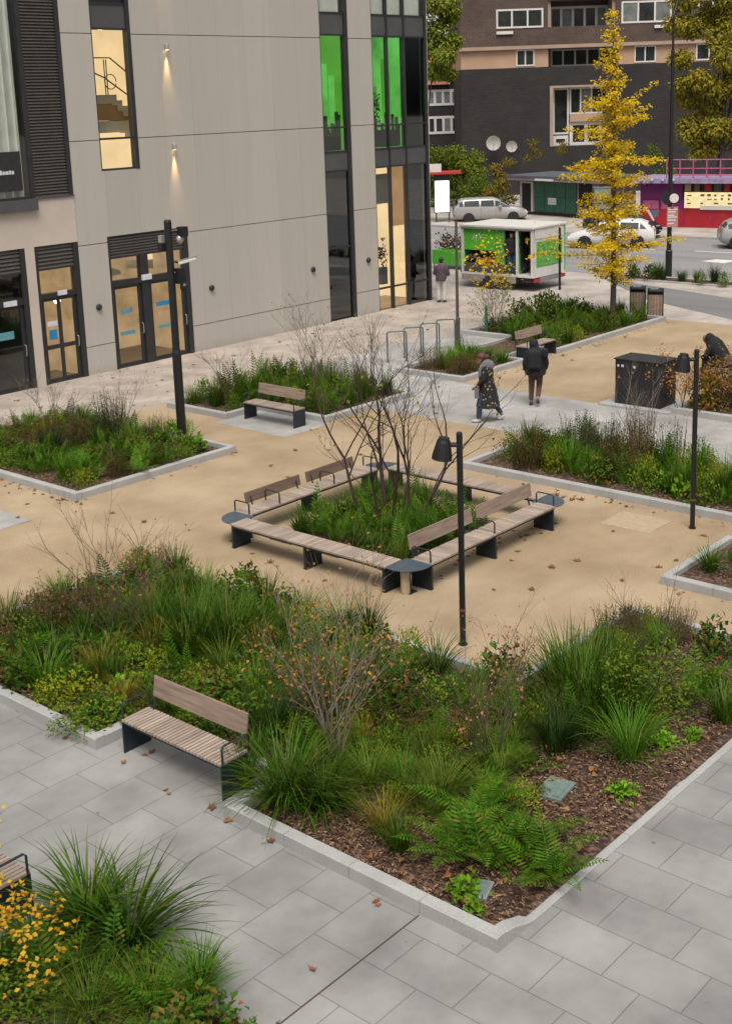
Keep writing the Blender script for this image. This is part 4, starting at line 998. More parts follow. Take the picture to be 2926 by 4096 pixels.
# ================================================================ BENCHES
def seat_slats(mb, x0, x1, y0, y1, z, along='x', pitch=.058, gap=.016, th=.03):
    """slats running across the seat (short way), like the photo"""
    if along == 'x':
        n = int((x1-x0)/pitch)
        for i in range(n): mb.box(x0+i*(x1-x0)/n, y0, z-th, x0+(i+1)*(x1-x0)/n-gap, y1, z)
def armrest(parent, x, y0, y1, z0, z1, r=.018):
    a = MB(); a.tube([(x, y0, z0), (x, y0, z1-.03), (x, y0+.03, z1), (x, y1-.03, z1), (x, y1, z1-.03), (x, y1, z0)], r, 8, flat=.6)
    return a.build('armrest', M['steel_dark'], parent, smooth=False)
def bench(label, loc, rz, L=1.78, arms=True, back=True, mat='wood_side', group='park benches along the planters'):
    """local x along the bench, front faces -y"""
    e = empty('park_bench', label, 'bench', loc, rz, group)
    s = MB(); seat_slats(s, 0, L, .0, .43, .45); s.build('seat', M[mat], e)
    f = MB(); f.box(.02, .015, .385, L-.02, .035, .418); f.box(.02, .395, .385, L-.02, .415, .418); f.box(.02, .20, .385, L-.02, .22, .418); f.build('seat_frame', M['steel_dark'], e)
    for x in (0.0, L-.012):
        l = MB(); l.box(x, .01, 0, x+.012, .42, .42); l.box(x-.004 if x == 0 else x+.0, .0, 0, x+.016, .012, .42); l.build('leg', M['steel_dark'], e)
    if back:
        b = MB(); n = 1
        b.v += [(.06, .455, .60), (L-.06, .455, .60), (L-.06, .50, .86), (.06, .50, .86), (.06, .485, .595), (L-.06, .485, .595), (L-.06, .53, .855), (.06, .53, .855)]
        b.f += [(0, 1, 2, 3), (5, 4, 7, 6), (3, 2, 6, 7), (1, 0, 4, 5), (0, 3, 7, 4), (2, 1, 5, 6)]; b.m += [0]*6
        b.build('backrest', M['wood'], e, bevel=.006)
        for x in (.10, L-.13):
            p = MB(); p.tube([(x, .41, .40), (x, .46, .55), (x, .515, .8)], .018, 6); p.build('back_support', M['steel_dark'], e)
    if arms:
        for x in (-.0, L): armrest(e, x, .03, .44, .42, .66)
    return e
bench('slatted oak bench with dark steel end panels recessed in the near planter kerb', (8.57, 11.76, 0), R(-90))
bench('slatted bench on a pale slab in front of the middle planter, seen across the gravel', (21.12, 22.82, .006), R(-90), L=1.72)
bench('bench cut by the left photo edge beside the orange flowers at bottom left', (6.03, 9.96, 0), R(90), L=1.8)
bench('bench recessed in the far planter kerb behind the two walkers', (30.68, 20.78, 0), 0, L=1.5)
bench('bench at the right photo edge where the hunched person sits', (32.35, 15.0, 0), R(180), L=1.95)
pd = MB(); pd.box(20.45, 20.7, 0, 22.0, 23.2, .005); pd.build('bench_pad', M['paving_path'], kind='structure')

# ---- the square ring of benches: four sides + corner plates
def side(label, loc, rz, L, backs=(), arms=(), legs=(0.0, .5, 1.0), zb=.585, zt=.83, matb='wood'):
    e = empty('park_bench', label, 'bench', loc, rz, 'ring of benches round the bare tree')
    s = MB(); seat_slats(s, 0, L, 0, .42, .45, pitch=.075, gap=.006); s.build('seat', M['wood_side'], e)
    f = MB(); f.box(.02, .01, .385, L-.02, .03, .418); f.box(.02, .39, .385, L-.02, .41, .418); f.build('seat_frame', M['steel_dark'], e)
    for q in legs:
        x = min(max(q*L, .02), L-.05)
        l = MB(); l.box(x-.01, .005, 0, x+.03, .415, .385); l.box(x-.03, .005, .0, x+.05, .415, .012); l.build('leg', M['steel_dark'], e)
    for (x0, x1) in backs:
        b = MB(); y = .44
        b.v += [(x0, y, zb), (x1, y, zb), (x1, y+.04, zt), (x0, y+.04, zt), (x0, y+.03, zb-.005), (x1, y+.03, zb-.005), (x1, y+.07, zt-.005), (x0, y+.07, zt-.005)]
        b.f += [(0, 1, 2, 3), (5, 4, 7, 6), (3, 2, 6, 7), (1, 0, 4, 5), (0, 3, 7, 4), (2, 1, 5, 6)]; b.m += [0]*6
        bo = b.build('backrest', M[matb], e, bevel=.006)
        for x in (x0+.12, x1-.12):
            p = MB(); p.tube([(x, .40, .40), (x, .45, .56), (x, .492, zt-.05)], .016, 6); p.build('back_support', M['steel_dark'], e)
    for x in arms: armrest(e, x, .03, .40, .44, .66)
    return e
side('long backless bench on the near left side of the bench square', (14.42, 16.12, 0), R(-90), 3.6, legs=(.01, .5, .985))
side('bench with two oak backrests on the right side of the bench square by the lamp', (14.95, 12.0, 0), 0, 3.62, backs=[(.03, 1.72), (1.86, 3.52)], arms=[.03, 1.78, 3.60], legs=(.005, .49, .98))
side('backless bench on the far right side of the bench square below the long planter kerb', (19.13, 12.5, 0), R(90), 3.6, legs=(.01, .5, .985))
side('bench with two dark backrests on the far left side of the bench square', (14.98, 16.2, 0), 0, 3.6, backs=[(.35, 1.80), (1.98, 3.35)], arms=[.02, .8, 2.3, 3.58], legs=(.005, .49, .98), matb='wood_shaded', zb=.49, zt=.69)
def corner(label, cx, cy, sx, sy):
    e = empty('corner_table', label, 'table', (cx, cy, 0), 0, 'steel plates at the corners of the bench square')
    r = .53; pts = [(0, 0)]
    pts = [(sx*0, sy*0)] + [(sx*r*math.cos(t*math.pi/16), sy*r*math.sin(t*math.pi/16)) for t in range(9)]
    pts = [(sx*-.06, sy*-.06), (sx*.46, sy*-.06)] + [(sx*(.06+.42*math.cos(t*math.pi/16)), sy*(.06+.42*math.sin(t*math.pi/16))) for t in range(9)] + [(sx*-.06, sy*.46)]
    if sx*sy < 0: pts = pts[::-1]
    m = MB(); m.prism(pts, .432, .446); m.build('top', M['steel_blue'], e)
    m = MB(); m.tube([(sx*.18, sy*.18, 0), (sx*.18, sy*.18, .43)], .035, 10); m.box(sx*.18-.1, sy*.18-.1, 0, sx*.18+.1, sy*.18+.1, .01); m.build('leg', M['steel_dark'], e)
    return e
corner('blue grey steel corner plate at the corner of the bench square nearest the camera', 14.88, 12.44, -1, -1)
corner('blue grey steel corner plate at the left corner of the bench square under an armrest', 14.92, 16.14, -1, 1)
corner('blue grey steel corner plate at the right corner of the bench square', 18.62, 12.44, 1, -1)
corner('blue grey steel corner plate of the bench square behind the bare tree', 18.62, 16.14, 1, 1)
armrest_e = None
# stub post under the near corner
e = empty('bollard', 'short pale stub post under the nearest corner plate of the bench square', 'bollard', (14.62, 12.27, 0))
m = MB(); m.lathe([(.075, 0), (.075, .30)], 14); m.build('post', M['sandy_slab'], e); m = MB(); m.lathe([(.078, .30), (.078, .39), (.06, .41)], 14); m.build('cap', M['granite'], e)

# ================================================================ LAMP POSTS
def lamp_post(label, loc, h, head_dir=None, r=.044):
    e = empty('lamp_post', label, 'lamp post', loc, 0, 'low black lamp posts on the gravel')
    p = MB(); p.lathe([(r*1.5, 0), (r*1.5, .02), (r, .02), (r, h-.02), (r*.8, h)], 16); p.build('pole', M['black'], e)
    p = MB(); p.lathe([(r+.004, .52), (r+.004, .56)], 16); p.build('collar', M['crimson_tape'], e)
    if head_dir:
        d = Vector((*head_dir, 0)).normalized()
        hd_ = MB()
        hd_.lathe([(.105, .04), (.11, 0), (.135, -.06), (.19, -.36), (.20, -.40), (.185, -.405)], 20)
        for i in range(10):
            a = i*math.pi/5; c_, s_ = math.cos(a), math.sin(a)
            hd_.tube([(.125*c_, .125*s_, -.02), (.20*c_, .20*s_, -.36)], .010, 4)
        c = Vector(loc); ax = d*.215 + Vector((0, 0, h-.10))
        tl = Matrix.Rotation(R(-7), 3, Vector((-d.y, d.x, 0)))
        hd_.v = [tuple(tl @ (Vector(v)*.72) + ax) for v in hd_.v]
        ho = hd_.build('lamp_head', M['black'], e)
        b = MB(); b.lathe([(.14, -.40), (.14, -.392)], 18); b.v = [tuple(tl @ (Vector(v)*.72) + ax + Vector((0, 0, -.004))) for v in b.v]; b.build('lens', M['upvc'], ho)
        a = MB(); a.tube([(0, 0, h-.18), tuple(d*.16+Vector((0, 0, h-.18)))], .035, 8); a.build('bracket', M['black'], e)
    return e

lamp_post('black lamp post with a bucket shaped head in front of the bench square', (13.60, 10.36, 0), 3.17, (-.60, .80))
lamp_post('black lamp post with a ribbed head standing before the long right planter', (20.06, 10.07, 0), 3.28, (-.60, .80))
# camera pole
e = empty('camera_pole', 'tall black pole with security cameras standing in the left planter', 'camera pole', (18.55, 22.2, 0))
p = MB(); p.lathe([(.15, 0), (.15, .03), (.105, .03), (.105, 2.2), (.085, 2.3), (.085, 5.2), (.07, 5.24)], 18); p.build('pole', M['black'], e)
p = MB(); d = Vector((.66, -.75, 0))
def rp(u, v, z): return (d.x*u - d.y*v*0 + 0, d.y*u, z)
p.tube([rp(0, 0, 4.98), rp(.22, 0, 5.0), rp(.34, 0, 5.02)], .035, 8); p.box(.12, -.33, 4.86, .30, -.15, 5.08); p.build('bracket', M['black'], e)
p = MB(); p.ball(rp(.25, 0, 4.80), .09, .09, .10, 12); p.build('dome_camera', M['silver'], e, smooth=True)
p = MB(); p.tube([rp(.10, 0, 4.30), rp(.30, 0, 4.26)], .03, 8); p.build('bracket', M['black'], e)
p = MB(); q = Vector(rp(.38, 0, 4.32)); mt = Matrix.Translation(q) @ Matrix.Rotation(math.atan2(d.y, d.x), 4, 'Z') @ Matrix.Rotation(R(-14), 4, 'Y')
p.box(-.20, -.07, -.05, .22, .07, .03, M=mt); p.build('camera_housing', M['white_panel'], e, bevel=.02)
p = MB(); p.box(-.20, -.075, .034, .27, .075, .045, M=mt); p.build('sun_shield', M['silver'], e)
p = MB(); q2 = Vector(rp(.2, 0, 3.95)); p.box(q2.x-.08, q2.y-.08, 3.8, q2.x+.08, q2.y+.08, 4.15); p.ball(rp(.28, 0, 3.72), .10, .10, .11, 10); p.tube([rp(.02, 0, 4.05), rp(.2, 0, 4.05)], .03, 6); p.build('loudspeaker', M['black'], e)
p = MB(); q3 = Vector(rp(-.16, 0, 4.65)); p.box(q3.x-.07, q3.y-.07, 4.55, q3.x+.07, q3.y+.07, 4.72); p.tube([rp(-.16, 0, 4.62), rp(0, 0, 4.62)], .025, 6); p.build('junction_box', M['black'], e)
p = MB(); p.box(q3.x-.05, q3.y-.05, 4.74, q3.x+.06, q3.y+.06, 4.90); p.build('sensor', M['silver'], e)
# tall street pole with signs
e = empty('street_lamp', 'very tall black street light column with round and pink signs by the road', 'street light', (48.45, 25.7, 0))
p = MB(); p.lathe([(.14, 0), (.14, 1.1), (.10, 1.15), (.075, 9.2), (.06, 9.3)], 16); p.build('pole', M['black'], e)
p = MB(); p.tube([(0, 0, 9.25), (0, 0, 10.6), (.5, .1, 11.2), (1.6, .4, 11.35)], .05, 8); p.box(1.3, .3, 11.3, 2.2, .6, 11.42); p.build('lamp_arm', M['black'], e)
M['sign_black'] = M['black_matt']
M['sign_pink'] = plain('faded_red_white_notice', (.42, .20, .19), .6, 0, .15, 6)
def face_sign(parent, name, mat, u0, z0, u1, z1, d_=.17, rnd=False):
    m = MB()
    if rnd:
        cx, cz, r = (u0+u1)/2, (z0+z1)/2, (z1-z0)/2
        m.lathe([(r, 0), (r, .02)], 22); m.v = [tuple(Uh*(cx+x) - Fh*(d_+z) + Vector((0, 0, cz+y))) for x, y, z in m.v]
    else:
        m.box(u0, -d_-.02, z0, u1, -d_, z1); m.v = [tuple(Uh*x + Fh*y + Vector((0, 0, z))) for x, y, z in m.v]
    return m.build(name, mat, parent)
face_sign(e, 'round_sign', M['black_matt'], -.36, 3.02, .16, 3.62, .20, True)
face_sign(e, 'round_sign', M['upvc'], -.02, 3.12, .24, 3.50, .24, True)
sgn = face_sign(e, 'notice', M['sign_pink'], -.16, 2.12, .30, 2.95)
m = MB()
for i, z in enumerate((2.82, 2.72, 2.58, 2.50, 2.38, 2.24)):
    m.box(-.12, -.198, z, .26-.06*(i % 3), -.192, z+.05)
m.v = [tuple(Uh*x + Fh*y + Vector((0, 0, z))) for x, y, z in m.v]; m.build('lettering', M['upvc'], sgn)
m = MB(); m.box(-.02, -.2, 2.86, .12, -.193, 2.93); m.v = [tuple(Uh*x + Fh*y + Vector((0, 0, z))) for x, y, z in m.v]; m.build('lettering', M['crimson'], sgn)
# thin signless post at the trailer
e = empty('slim_post', 'thin black post standing in front of the trailer end', 'post', (43.2, 27.72, 0))
p = MB(); p.lathe([(.05, 0), (.05, 2.5), (.035, 2.53)], 12); p.build('pole', M['black'], e)
e = empty('marker_post', 'short dark green post at the left end of the far planter', 'post', (33.6, 24.4, 0))
p = MB(); p.lathe([(.05, 0), (.05, .95), (.03, 1.0)], 12); p.build('pole', M['kiosk_green'], e)
# cycle stands
cyc = empty('cycle_stand', None, 'cycle stand', (0, 0, 0), 0, 'steel cycle stands before the building')
M['steel_grey'] = plain('galvanised_tube', (.13, .155, .165), .45, .4, .15, 9)
p = MB(); p.tube([(-.29, 0, 0), (-.29, 0, .86), (-.27, 0, .90), (-.23, 0, .92), (.23, 0, .92), (.27, 0, .90), (.29, 0, .86), (.29, 0, 0)], .024, 8); p.build('hoop', M['steel_grey'], cyc)
p = MB(); p.box(-.35, -.05, 0, -.23, .05, .012); p.box(.23, -.05, 0, .35, .05, .012); p.build('base_plate', M['steel_grey'], cyc)
for i, (x, lb) in enumerate(((31.0, 'cycle stand nearest the slim grey pole'), (30.2, 'second cycle stand from the slim grey pole'), (29.4, 'third cycle stand from the slim grey pole'), (28.6, 'cycle stand farthest from the slim grey pole, behind the bare tree twigs'))):
    c = cyc if i == 0 else copy_tree(cyc)
    c.location = (x+.1, 24.15, 0); c.rotation_euler = (0, 0, math.atan2(Uh.y, Uh.x)+R(6)); c['label'] = lb
# bins
bn = empty('litter_bin', None, 'litter bin', (0, 0, 0), 0, 'timber clad litter bins')
p = MB()
for i in range(5): p.box(-.24+i*.097, -.262, .08, -.24+i*.097+.085, -.245, .82)
p.build('timber_panel', M['wood'], bn)
p = MB(); p.box(-.25, -.243, .05, .25, .24, .86); p.box(-.25, .241, 0, .25, .26, .98); p.box(.251, -.25, 0, .275, .26, 1.0); p.box(-.275, -.25, 0, -.251, .26, 1.0); p.build('body', M['steel_dark'], bn)
p = MB(); p.box(-.25, -.26, .90, .25, .24, 1.0); p.build('lid', M['steel_dark'], bn, bevel=.03)
p = MB(); p.box(-.17, -.15, 1.002, .10, .1, 1.008); p.build('ash_plate', M['silver'], bn)
for i, (x, y, lb) in enumerate(((39.35, 21.35, 'right hand timber fronted litter bin at the end of the far planter'), (39.55, 22.15, 'left hand timber fronted litter bin beside its twin, half hidden by plants'))):
    c = bn if i == 0 else copy_tree(bn); c.location = (x, y, 0); c.rotation_euler = (0, 0, R(-62)); c['label'] = lb
# black cabinet
e = empty('utility_cabinet', 'large black metal utility cabinet with flat top and white stickers on the path', 'cabinet', (27.45, 14.72, 0))
p = MB(); p.box(0, 0, .05, .80, 1.26, 1.18); p.build('body', M['black_scuff'] if 'black_scuff' in M else M['black'], e, bevel=.012)
p = MB(); p.prism([(-.03, -.03), (.83, -.03), (.83, 1.29), (-.03, 1.29)], 1.181, 1.21); p.build('top', M['steel_dark'], e, bevel=.01)
p = MB(); p.box(-.008, .70, .1, -.0005, .712, 1.14); p.build('door_gap', M['frame'], e)
for y in (.25, .36, .85): 
    pass
p = MB()
for y, s in ((1.17, .05), (1.05, .06), (.72, .06)): p.box(-.010, y-s/2, 1.0, -.002, y+s/2, 1.0+s)
p.build('sticker', M['sticker_white'], e)
p = MB(); p.box(-.25, -.35, 0, 1.1, 1.6, .05); p.build('base_slab', M['granite'], e)
# slim sapling-like pole
e = empty('slender_post', 'slim grey brown pole rising from the far planter left end', 'pole', (30.62, 23.32, 0))
p = MB(); p.tube([(0, 0, 0), (0.02, 0, 1.1), (.03, .02, 1.15), (.02, .0, 4.05)], [.075, .07, .05, .04], 10); p.build('pole', M['bark_grey'] if 'bark_grey' in M else M['louvre'], e)
# irrigation cover and ground light
e = empty('valve_cover', 'flat pale green irrigation cover lying in the bark mulch', 'valve cover', (10.95, 7.08, .075), R(8))
p = MB(); p.box(-.22, -.16, 0, .22, .16, .035); p.box(-.17, -.11, .035, .17, .11, .042); p.build('lid', M['cover_green'] if 'cover_green' in M else M['teal_box'], e)
e = empty('ground_light', 'small flat silver ground light in the mulch by the near kerb corner', 'light', (8.92, 6.62, .06), R(20))
p = MB(); p.box(-.15, -.09, 0, .15, .09, .06); p.build('housing', M['silver'], e, bevel=.008); p = MB(); p.box(-.12, -.065, .0605, .12, .065, .066); p.build('lens', M['cover_green'], e)
# ================================================================ PEOPLE (one continuous remeshed body; clothes and hair as children)
M['skin'] = plain('brown_skin', (.22, .12, .08), .55, 0, .08, 9)
M['skin_light'] = plain('light_skin', (.42, .26, .19), .55, 0, .08, 9)
M['hair_red'] = plain('dark_auburn_hair', (.085, .025, .022), .6, 0, .3, 30)
M['hair_black'] = plain('black_hair', (.012, .010, .010), .5, 0, .3, 30)
M['cloth_black'] = plain('black_cloth', (.010, .010, .012), .9, 0, .4, 8)
M['cloth_navy'] = plain('navy_denim', (.022, .045, .085), .85, 0, .3, 12)
M['cloth_grey'] = plain('grey_scarf', (.13, .13, .15), .9, 0, .2, 10)
M['cloth_plum'] = plain('plum_knit', (.075, .048, .062), .9, 0, .2, 12)
M['cloth_white'] = plain('off_white_trousers', (.50, .47, .44), .9, 0, .1, 6)
M['cloth_brown'] = plain('brown_trousers', (.075, .042, .032), .9, 0, .25, 10)
M['cloth_green'] = plain('grey_green_top', (.15, .17, .12), .9, 0, .25, 10)
M['shoe'] = plain('dark_shoe', (.02, .022, .024), .6, 0, .3, 14)
M['shoe_pale'] = plain('pale_shoe', (.42, .40, .38), .6, 0, .2, 14)
def floral():
    m, t, b = nmat('black_floral_cloth')
    v = N(t, 'TexVoronoi'); v.inputs['Scale'].default_value = 19; t.links.new(pos(t, obj=True), v.inputs[0])
    sep = N(t, 'SeparateColor'); t.links.new(v.outputs['Color'], sep.inputs[0])
    flower = ramp(t, sep.outputs[1], [(0, (.32, .27, .05)), (.4, (.22, .16, .14)), (.7, (.30, .22, .20)), (1, (.11, .09, .12))], 'CONSTANT')
    sel = N(t, 'Math', operation='GREATER_THAN'); sel.inputs[1].default_value = .66; t.links.new(sep.outputs[0], sel.inputs[0])
    near = N(t, 'Math', operation='LESS_THAN'); near.inputs[1].default_value = .42; t.links.new(v.outputs['Distance'], near.inputs[0])
    mu = N(t, 'Math', operation='MULTIPLY'); t.links.new(sel.outputs[0], mu.inputs[0]); t.links.new(near.outputs[0], mu.inputs[1])
    t.links.new(mix(t, (.010, .010, .013), flower, mu.outputs[0]), b.inputs['Base Color']); b.inputs['Roughness'].default_value = .85; return m
M['floral'] = floral()
def fuse(mb, name, mat, parent, vox=.014, sm=6):
    o = mb.build(name, mat, parent, smooth=True)
    r = o.modifiers.new('fuse', 'REMESH'); r.mode = 'VOXEL'; r.voxel_size = vox; r.use_smooth_shade = True
    s = o.modifiers.new('smooth', 'SMOOTH'); s.iterations = sm; s.factor = .5
    return o
def hand(mb, w, d, side=1, s=1.0, curl=.3):
    """palm, four fingers of different lengths and a thumb; w wrist point, d direction of the hand"""
    w = Vector(w); d = Vector(d).normalized(); a = d.cross(Vector((0, 1, 0))); a = a.normalized() if a.length > .1 else Vector((1, 0, 0)); n = d.cross(a)
    mb.tube([w, w+d*.045*s, w+d*.09*s], [.022*s, .034*s, .034*s], 8, flat=.5)
    for i, L in enumerate((.070, .080, .076, .058)):
        o = w+d*.085*s+a*(-.027+.018*i)*s
        mb.tube([o, o+d*L*.5*s+n*curl*.01, o+d*L*.85*s+n*curl*.04], [.0095*s, .009*s, .0075*s], 6)
    o = w+d*.03*s-a*.03*s; mb.tube([o, o-a*.022*s+d*.025*s+n*.01, o-a*.026*s+d*.06*s+n*.02], [.012*s, .011*s, .009*s], 6)
def head(mb, c, f, up=Vector((0, 0, 1)), s=1.0):
    """skull, jaw, nose, ears, brow; f = facing direction"""
    c = Vector(c); f = Vector(f).normalized(); r = up.cross(f).normalized()
    B = Matrix((f, r, up)).transposed()
    mb.ball(c+up*.02*s, .098*s, .078*s, .105*s, 14, M=B)
    mb.ball(c+f*.028*s-up*.055*s, .068*s, .056*s, .07*s, 12, M=B)
    mb.ball(c+f*.098*s-up*.012*s, .02*s, .014*s, .026*s, 8, M=B)
    for q in (-1, 1): mb.ball(c+r*q*.08*s-up*.005*s, .022*s, .012*s, .03*s, 8, M=B)
    mb.ball(c+f*.085*s-up*.055*s, .015*s, .025*s, .010*s, 8, M=B)
    mb.ball(c+f*.08*s+up*.028*s, .02*s, .05*s, .012*s, 8, M=B)
    return B
def eyes(parent, c, f, up=Vector((0, 0, 1)), s=1.0):
    c = Vector(c); f = Vector(f).normalized(); r = up.cross(f).normalized(); m = MB()
    for q in (-1, 1): m.ball(c+f*.088*s+r*q*.032*s+up*.008*s, .012*s, .012*s, .010*s, 8)
    m.build('eyes', M['hair_black'], parent, smooth=True)

# local frame of every walker: x = facing direction, y = left, z = up
def person(label, loc, rz, group=None): return empty('person', label, 'person', loc, rz, group)
# --- woman in floral coat, mid-stride to the left
p = person('person in a long black floral coat and grey scarf walking left past the far planter', (24.32, 17.68, 0), math.atan2(-Uh.y, -Uh.x))
b = MB()
b.tube([(0, 0, .88), (.0, 0, 1.05), (.02, 0, 1.22), (.04, 0, 1.33), (.06, 0, 1.42), (.08, 0, 1.47)], [.15, .135, .15, .14, .07, .052], 14)
head(b, (.13, 0, 1.545), (1, .1, -.25))
for s, pts in ((1, [(.02, .09, .9), (.16, .10, .5), (.21, .10, .10), (.20, .10, .06)]), (-1, [(-.02, -.09, .9), (-.12, -.10, .50), (-.36, -.10, .16), (-.38, -.10, .12)])):
    b.tube(pts, [.095, .062, .042, .04], 10); x, y, z = pts[-1]; b.tube([(x-.03, y, .04 if s > 0 else .07), (x+.10, y, .035), (x+.17, y, .03)], [.038, .036, .026], 8)
for s, pts in ((1, [(.04, .17, 1.33), (.10, .22, 1.08), (.26, .17, .92)]), (-1, [(.04, -.17, 1.33), (-.02, -.22, 1.06), (.12, -.22, .86)])):
    b.tube(pts, [.055, .043, .03], 9); hand(b, pts[-1], Vector(pts[-1])-Vector(pts[-2]), s)
fuse(b, 'body', M['skin'], p, .012, 3); eyes(p, (.13, 0, 1.545), (1, .1, -.25))
b = MB(); b.tube([(-.03, 0, .36), (-.04, 0, .60), (-.01, 0, .86), (.0, 0, 1.02), (.01, 0, 1.2), (.03, 0, 1.34), (.05, 0, 1.42)], [.30, .25, .21, .18, .19, .18, .095], 18)
for pts in ([(.03, .15, 1.35), (.10, .22, 1.08), (.23, .18, .95)], [(.03, -.15, 1.35), (-.02, -.22, 1.06), (.09, -.22, .90)]): b.tube(pts, [.085, .065, .05], 10)
fuse(b, 'coat', M['floral'], p, .018)
b = MB(); b.tube([(.06, .10, .75), (.17, .10, .48), (.21, .10, .12)], [.09, .078, .062], 10); b.tube([(-.05, -.10, .7), (-.13, -.10, .48), (-.36, -.10, .18)], [.09, .075, .06], 10); fuse(b, 'trousers', M['cloth_navy'], p)
b = MB(); b.tube([(.16, .10, .05), (.28, .10, .045), (.38, .10, .04)], [.052, .05, .035], 8); fuse(b, 'shoe', M['shoe_pale'], p)
b = MB(); b.tube([(-.43, -.10, .10), (-.34, -.10, .05), (-.26, -.10, .045)], [.052, .05, .04], 8); fuse(b, 'shoe', M['shoe_pale'], p)
b = MB(); b.tube([(-.10, 0, 1.30), (-.06, 0, 1.38), (.02, 0, 1.44), (.09, 0, 1.455)], [.12, .15, .13, .085], 14); b.tube([(.10, .10, 1.42), (.16, .12, 1.28), (.17, .13, 1.12)], [.06, .05, .04], 8); fuse(b, 'scarf', M['cloth_grey'], p)
b = MB(); b.ball((.105, 0, 1.60), .125, .10, .11, 14); b.ball((-.02, 0, 1.60), .07, .065, .065, 10); fuse(b, 'hair', M['hair_red'], p)
b = MB(); b.box(.20, .12, .62, .30, .20, .88); b.tube([(.25, .16, .88), (.25, .16, .93)], .012, 6); b.build('bag', M['cloth_grey'], p, bevel=.02)
# --- walker with dark coat and backpack, seen from behind
p = person('person in a dark hooded coat with a backpack walking away, brown legs showing', (26.32, 17.6, 0), math.atan2(Fh.y, Fh.x)-.25)
b = MB()
b.tube([(0, 0, .90), (0, 0, 1.08), (.01, 0, 1.25), (.03, 0, 1.38), (.04, 0, 1.46), (.06, 0, 1.5)], [.15, .14, .165, .15, .07, .055], 14)
head(b, (.10, .06, 1.585), (1, .3, -.1))
for s, pts in ((1, [(0, .10, .92), (.07, .11, .50), (.03, .12, .10), (.02, .12, .05)]), (-1, [(0, -.10, .92), (.12, -.08, .52), (-.16, -.07, .22), (-.20, -.07, .18)])):
    b.tube(pts, [.10, .066, .044, .04], 10); x, y, z = pts[-1]; b.tube([(x-.04, y, z), (x+.09, y, z-.01 if s > 0 else z-.06), (x+.17, y, z-.02 if s > 0 else z-.11)], [.038, .036, .026], 8)
for s, pts in ((1, [(.02, .20, 1.37), (-.02, .27, 1.10), (.08, .27, .86)]), (-1, [(.02, -.20, 1.37), (.02, -.27, 1.10), (.16, -.24, .90)])):
    b.tube(pts, [.06, .046, .03], 9); hand(b, pts[-1], Vector(pts[-1])-Vector(pts[-2]), s)
fuse(b, 'body', M['skin'], p, .012, 3); eyes(p, (.10, .06, 1.585), (1, .3, -.1))
b = MB(); b.tube([(0, 0, .80), (0, 0, .95), (0, 0, 1.1), (.01, 0, 1.28), (.03, 0, 1.4), (.05, 0, 1.49)], [.25, .24, .235, .25, .22, .11], 18)
for pts in ([(.02, .19, 1.38), (-.02, .27, 1.10), (.07, .27, .90)], [(.02, -.19, 1.38), (.02, -.27, 1.10), (.14, -.24, .94)]): b.tube(pts, [.09, .072, .058], 10)
b.ball((.06, .05, 1.57), .135, .125, .15, 12)
fuse(b, 'coat', M['cloth_black'], p, .018)
b = MB(); b.tube([(0, .10, .85), (.07, .11, .52), (.03, .12, .14)], [.10, .078, .06], 10); b.tube([(0, -.10, .85), (.12, -.08, .54), (-.13, -.07, .26)], [.10, .078, .06], 10); fuse(b, 'trousers', M['cloth_brown'], p)
b = MB(); b.tube([(-.05, .12, .05), (.06, .12, .045), (.18, .12, .04)], [.05, .05, .034], 8); b.tube([(-.25, -.07, .20), (-.14, -.07, .13), (-.04, -.07, .07)], [.05, .05, .034], 8); fuse(b, 'shoes', M['shoe'], p)
b = MB(); b.box(-.34, -.17, 1.0, -.17, .15, 1.46); b.build('backpack', M['cloth_black'], p, bevel=.06)
b = MB(); b.box(-.30, -.34, 1.30, -.12, -.18, 1.52); b.build('shoulder_bag', M['cloth_black'], p, bevel=.05)
# --- seated hunched figure in black
p = person('person in a black hooded robe sitting hunched forward on the right hand bench', (31.15, 15.02, 0), R(90))
b = MB()
b.tube([(-.15, 0, .52), (-.08, 0, .72), (.06, 0, .95), (.18, 0, 1.06), (.26, 0, 1.11)], [.17, .16, .17, .13, .06], 14)
head(b, (.34, 0, 1.14), (1, 0, -.55), Vector((.48, 0, .87)))
for s in (-1, 1):
    b.tube([(-.12, .1*s, .54), (.30, .13*s, .53), (.30, .13*s, .10), (.28, .13*s, .05)], [.10, .07, .045, .04], 10); b.tube([(.26, .13*s, .045), (.36, .13*s, .04), (.45, .13*s, .03)], [.04, .036, .026], 8)
    pts = [(.14, .18*s, 1.0), (.22, .25*s, .74), (.42, .10*s, .66)]; b.tube(pts, [.055, .044, .03], 9); hand(b, pts[-1], (.6, -.5*s, -.1), s)
fuse(b, 'body', M['skin'], p, .012, 3); eyes(p, (.34, 0, 1.14), (1, 0, -.55))
b = MB(); b.tube([(-.16, 0, .47), (-.14, 0, .62), (-.04, 0, .82), (.09, 0, 1.0), (.2, 0, 1.10), (.26, 0, 1.14)], [.27, .25, .235, .23, .19, .12], 18)
for s in (-1, 1):
    b.tube([(.13, .18*s, 1.0), (.22, .26*s, .74), (.38, .13*s, .67)], [.09, .075, .06], 10); b.tube([(-.14, .1*s, .54), (.30, .13*s, .54), (.31, .13*s, .14)], [.14, .12, .10], 12)
fuse(b, 'robe', M['cloth_black'], p, .018)
b = MB(); b.tube([(.08, 0, 1.02), (.18, 0, 1.12), (.30, 0, 1.22), (.34, 0, 1.24)], [.17, .15, .13, .09], 14); fuse(b, 'hood', M['cloth_black'], p)
b = MB(); b.tube([(.24, .13, .045), (.36, .13, .04), (.46, .13, .035)], [.05, .048, .034], 8); b.tube([(.24, -.13, .045), (.36, -.13, .04), (.46, -.13, .035)], [.05, .048, .034], 8); fuse(b, 'shoes', M['shoe'], p)
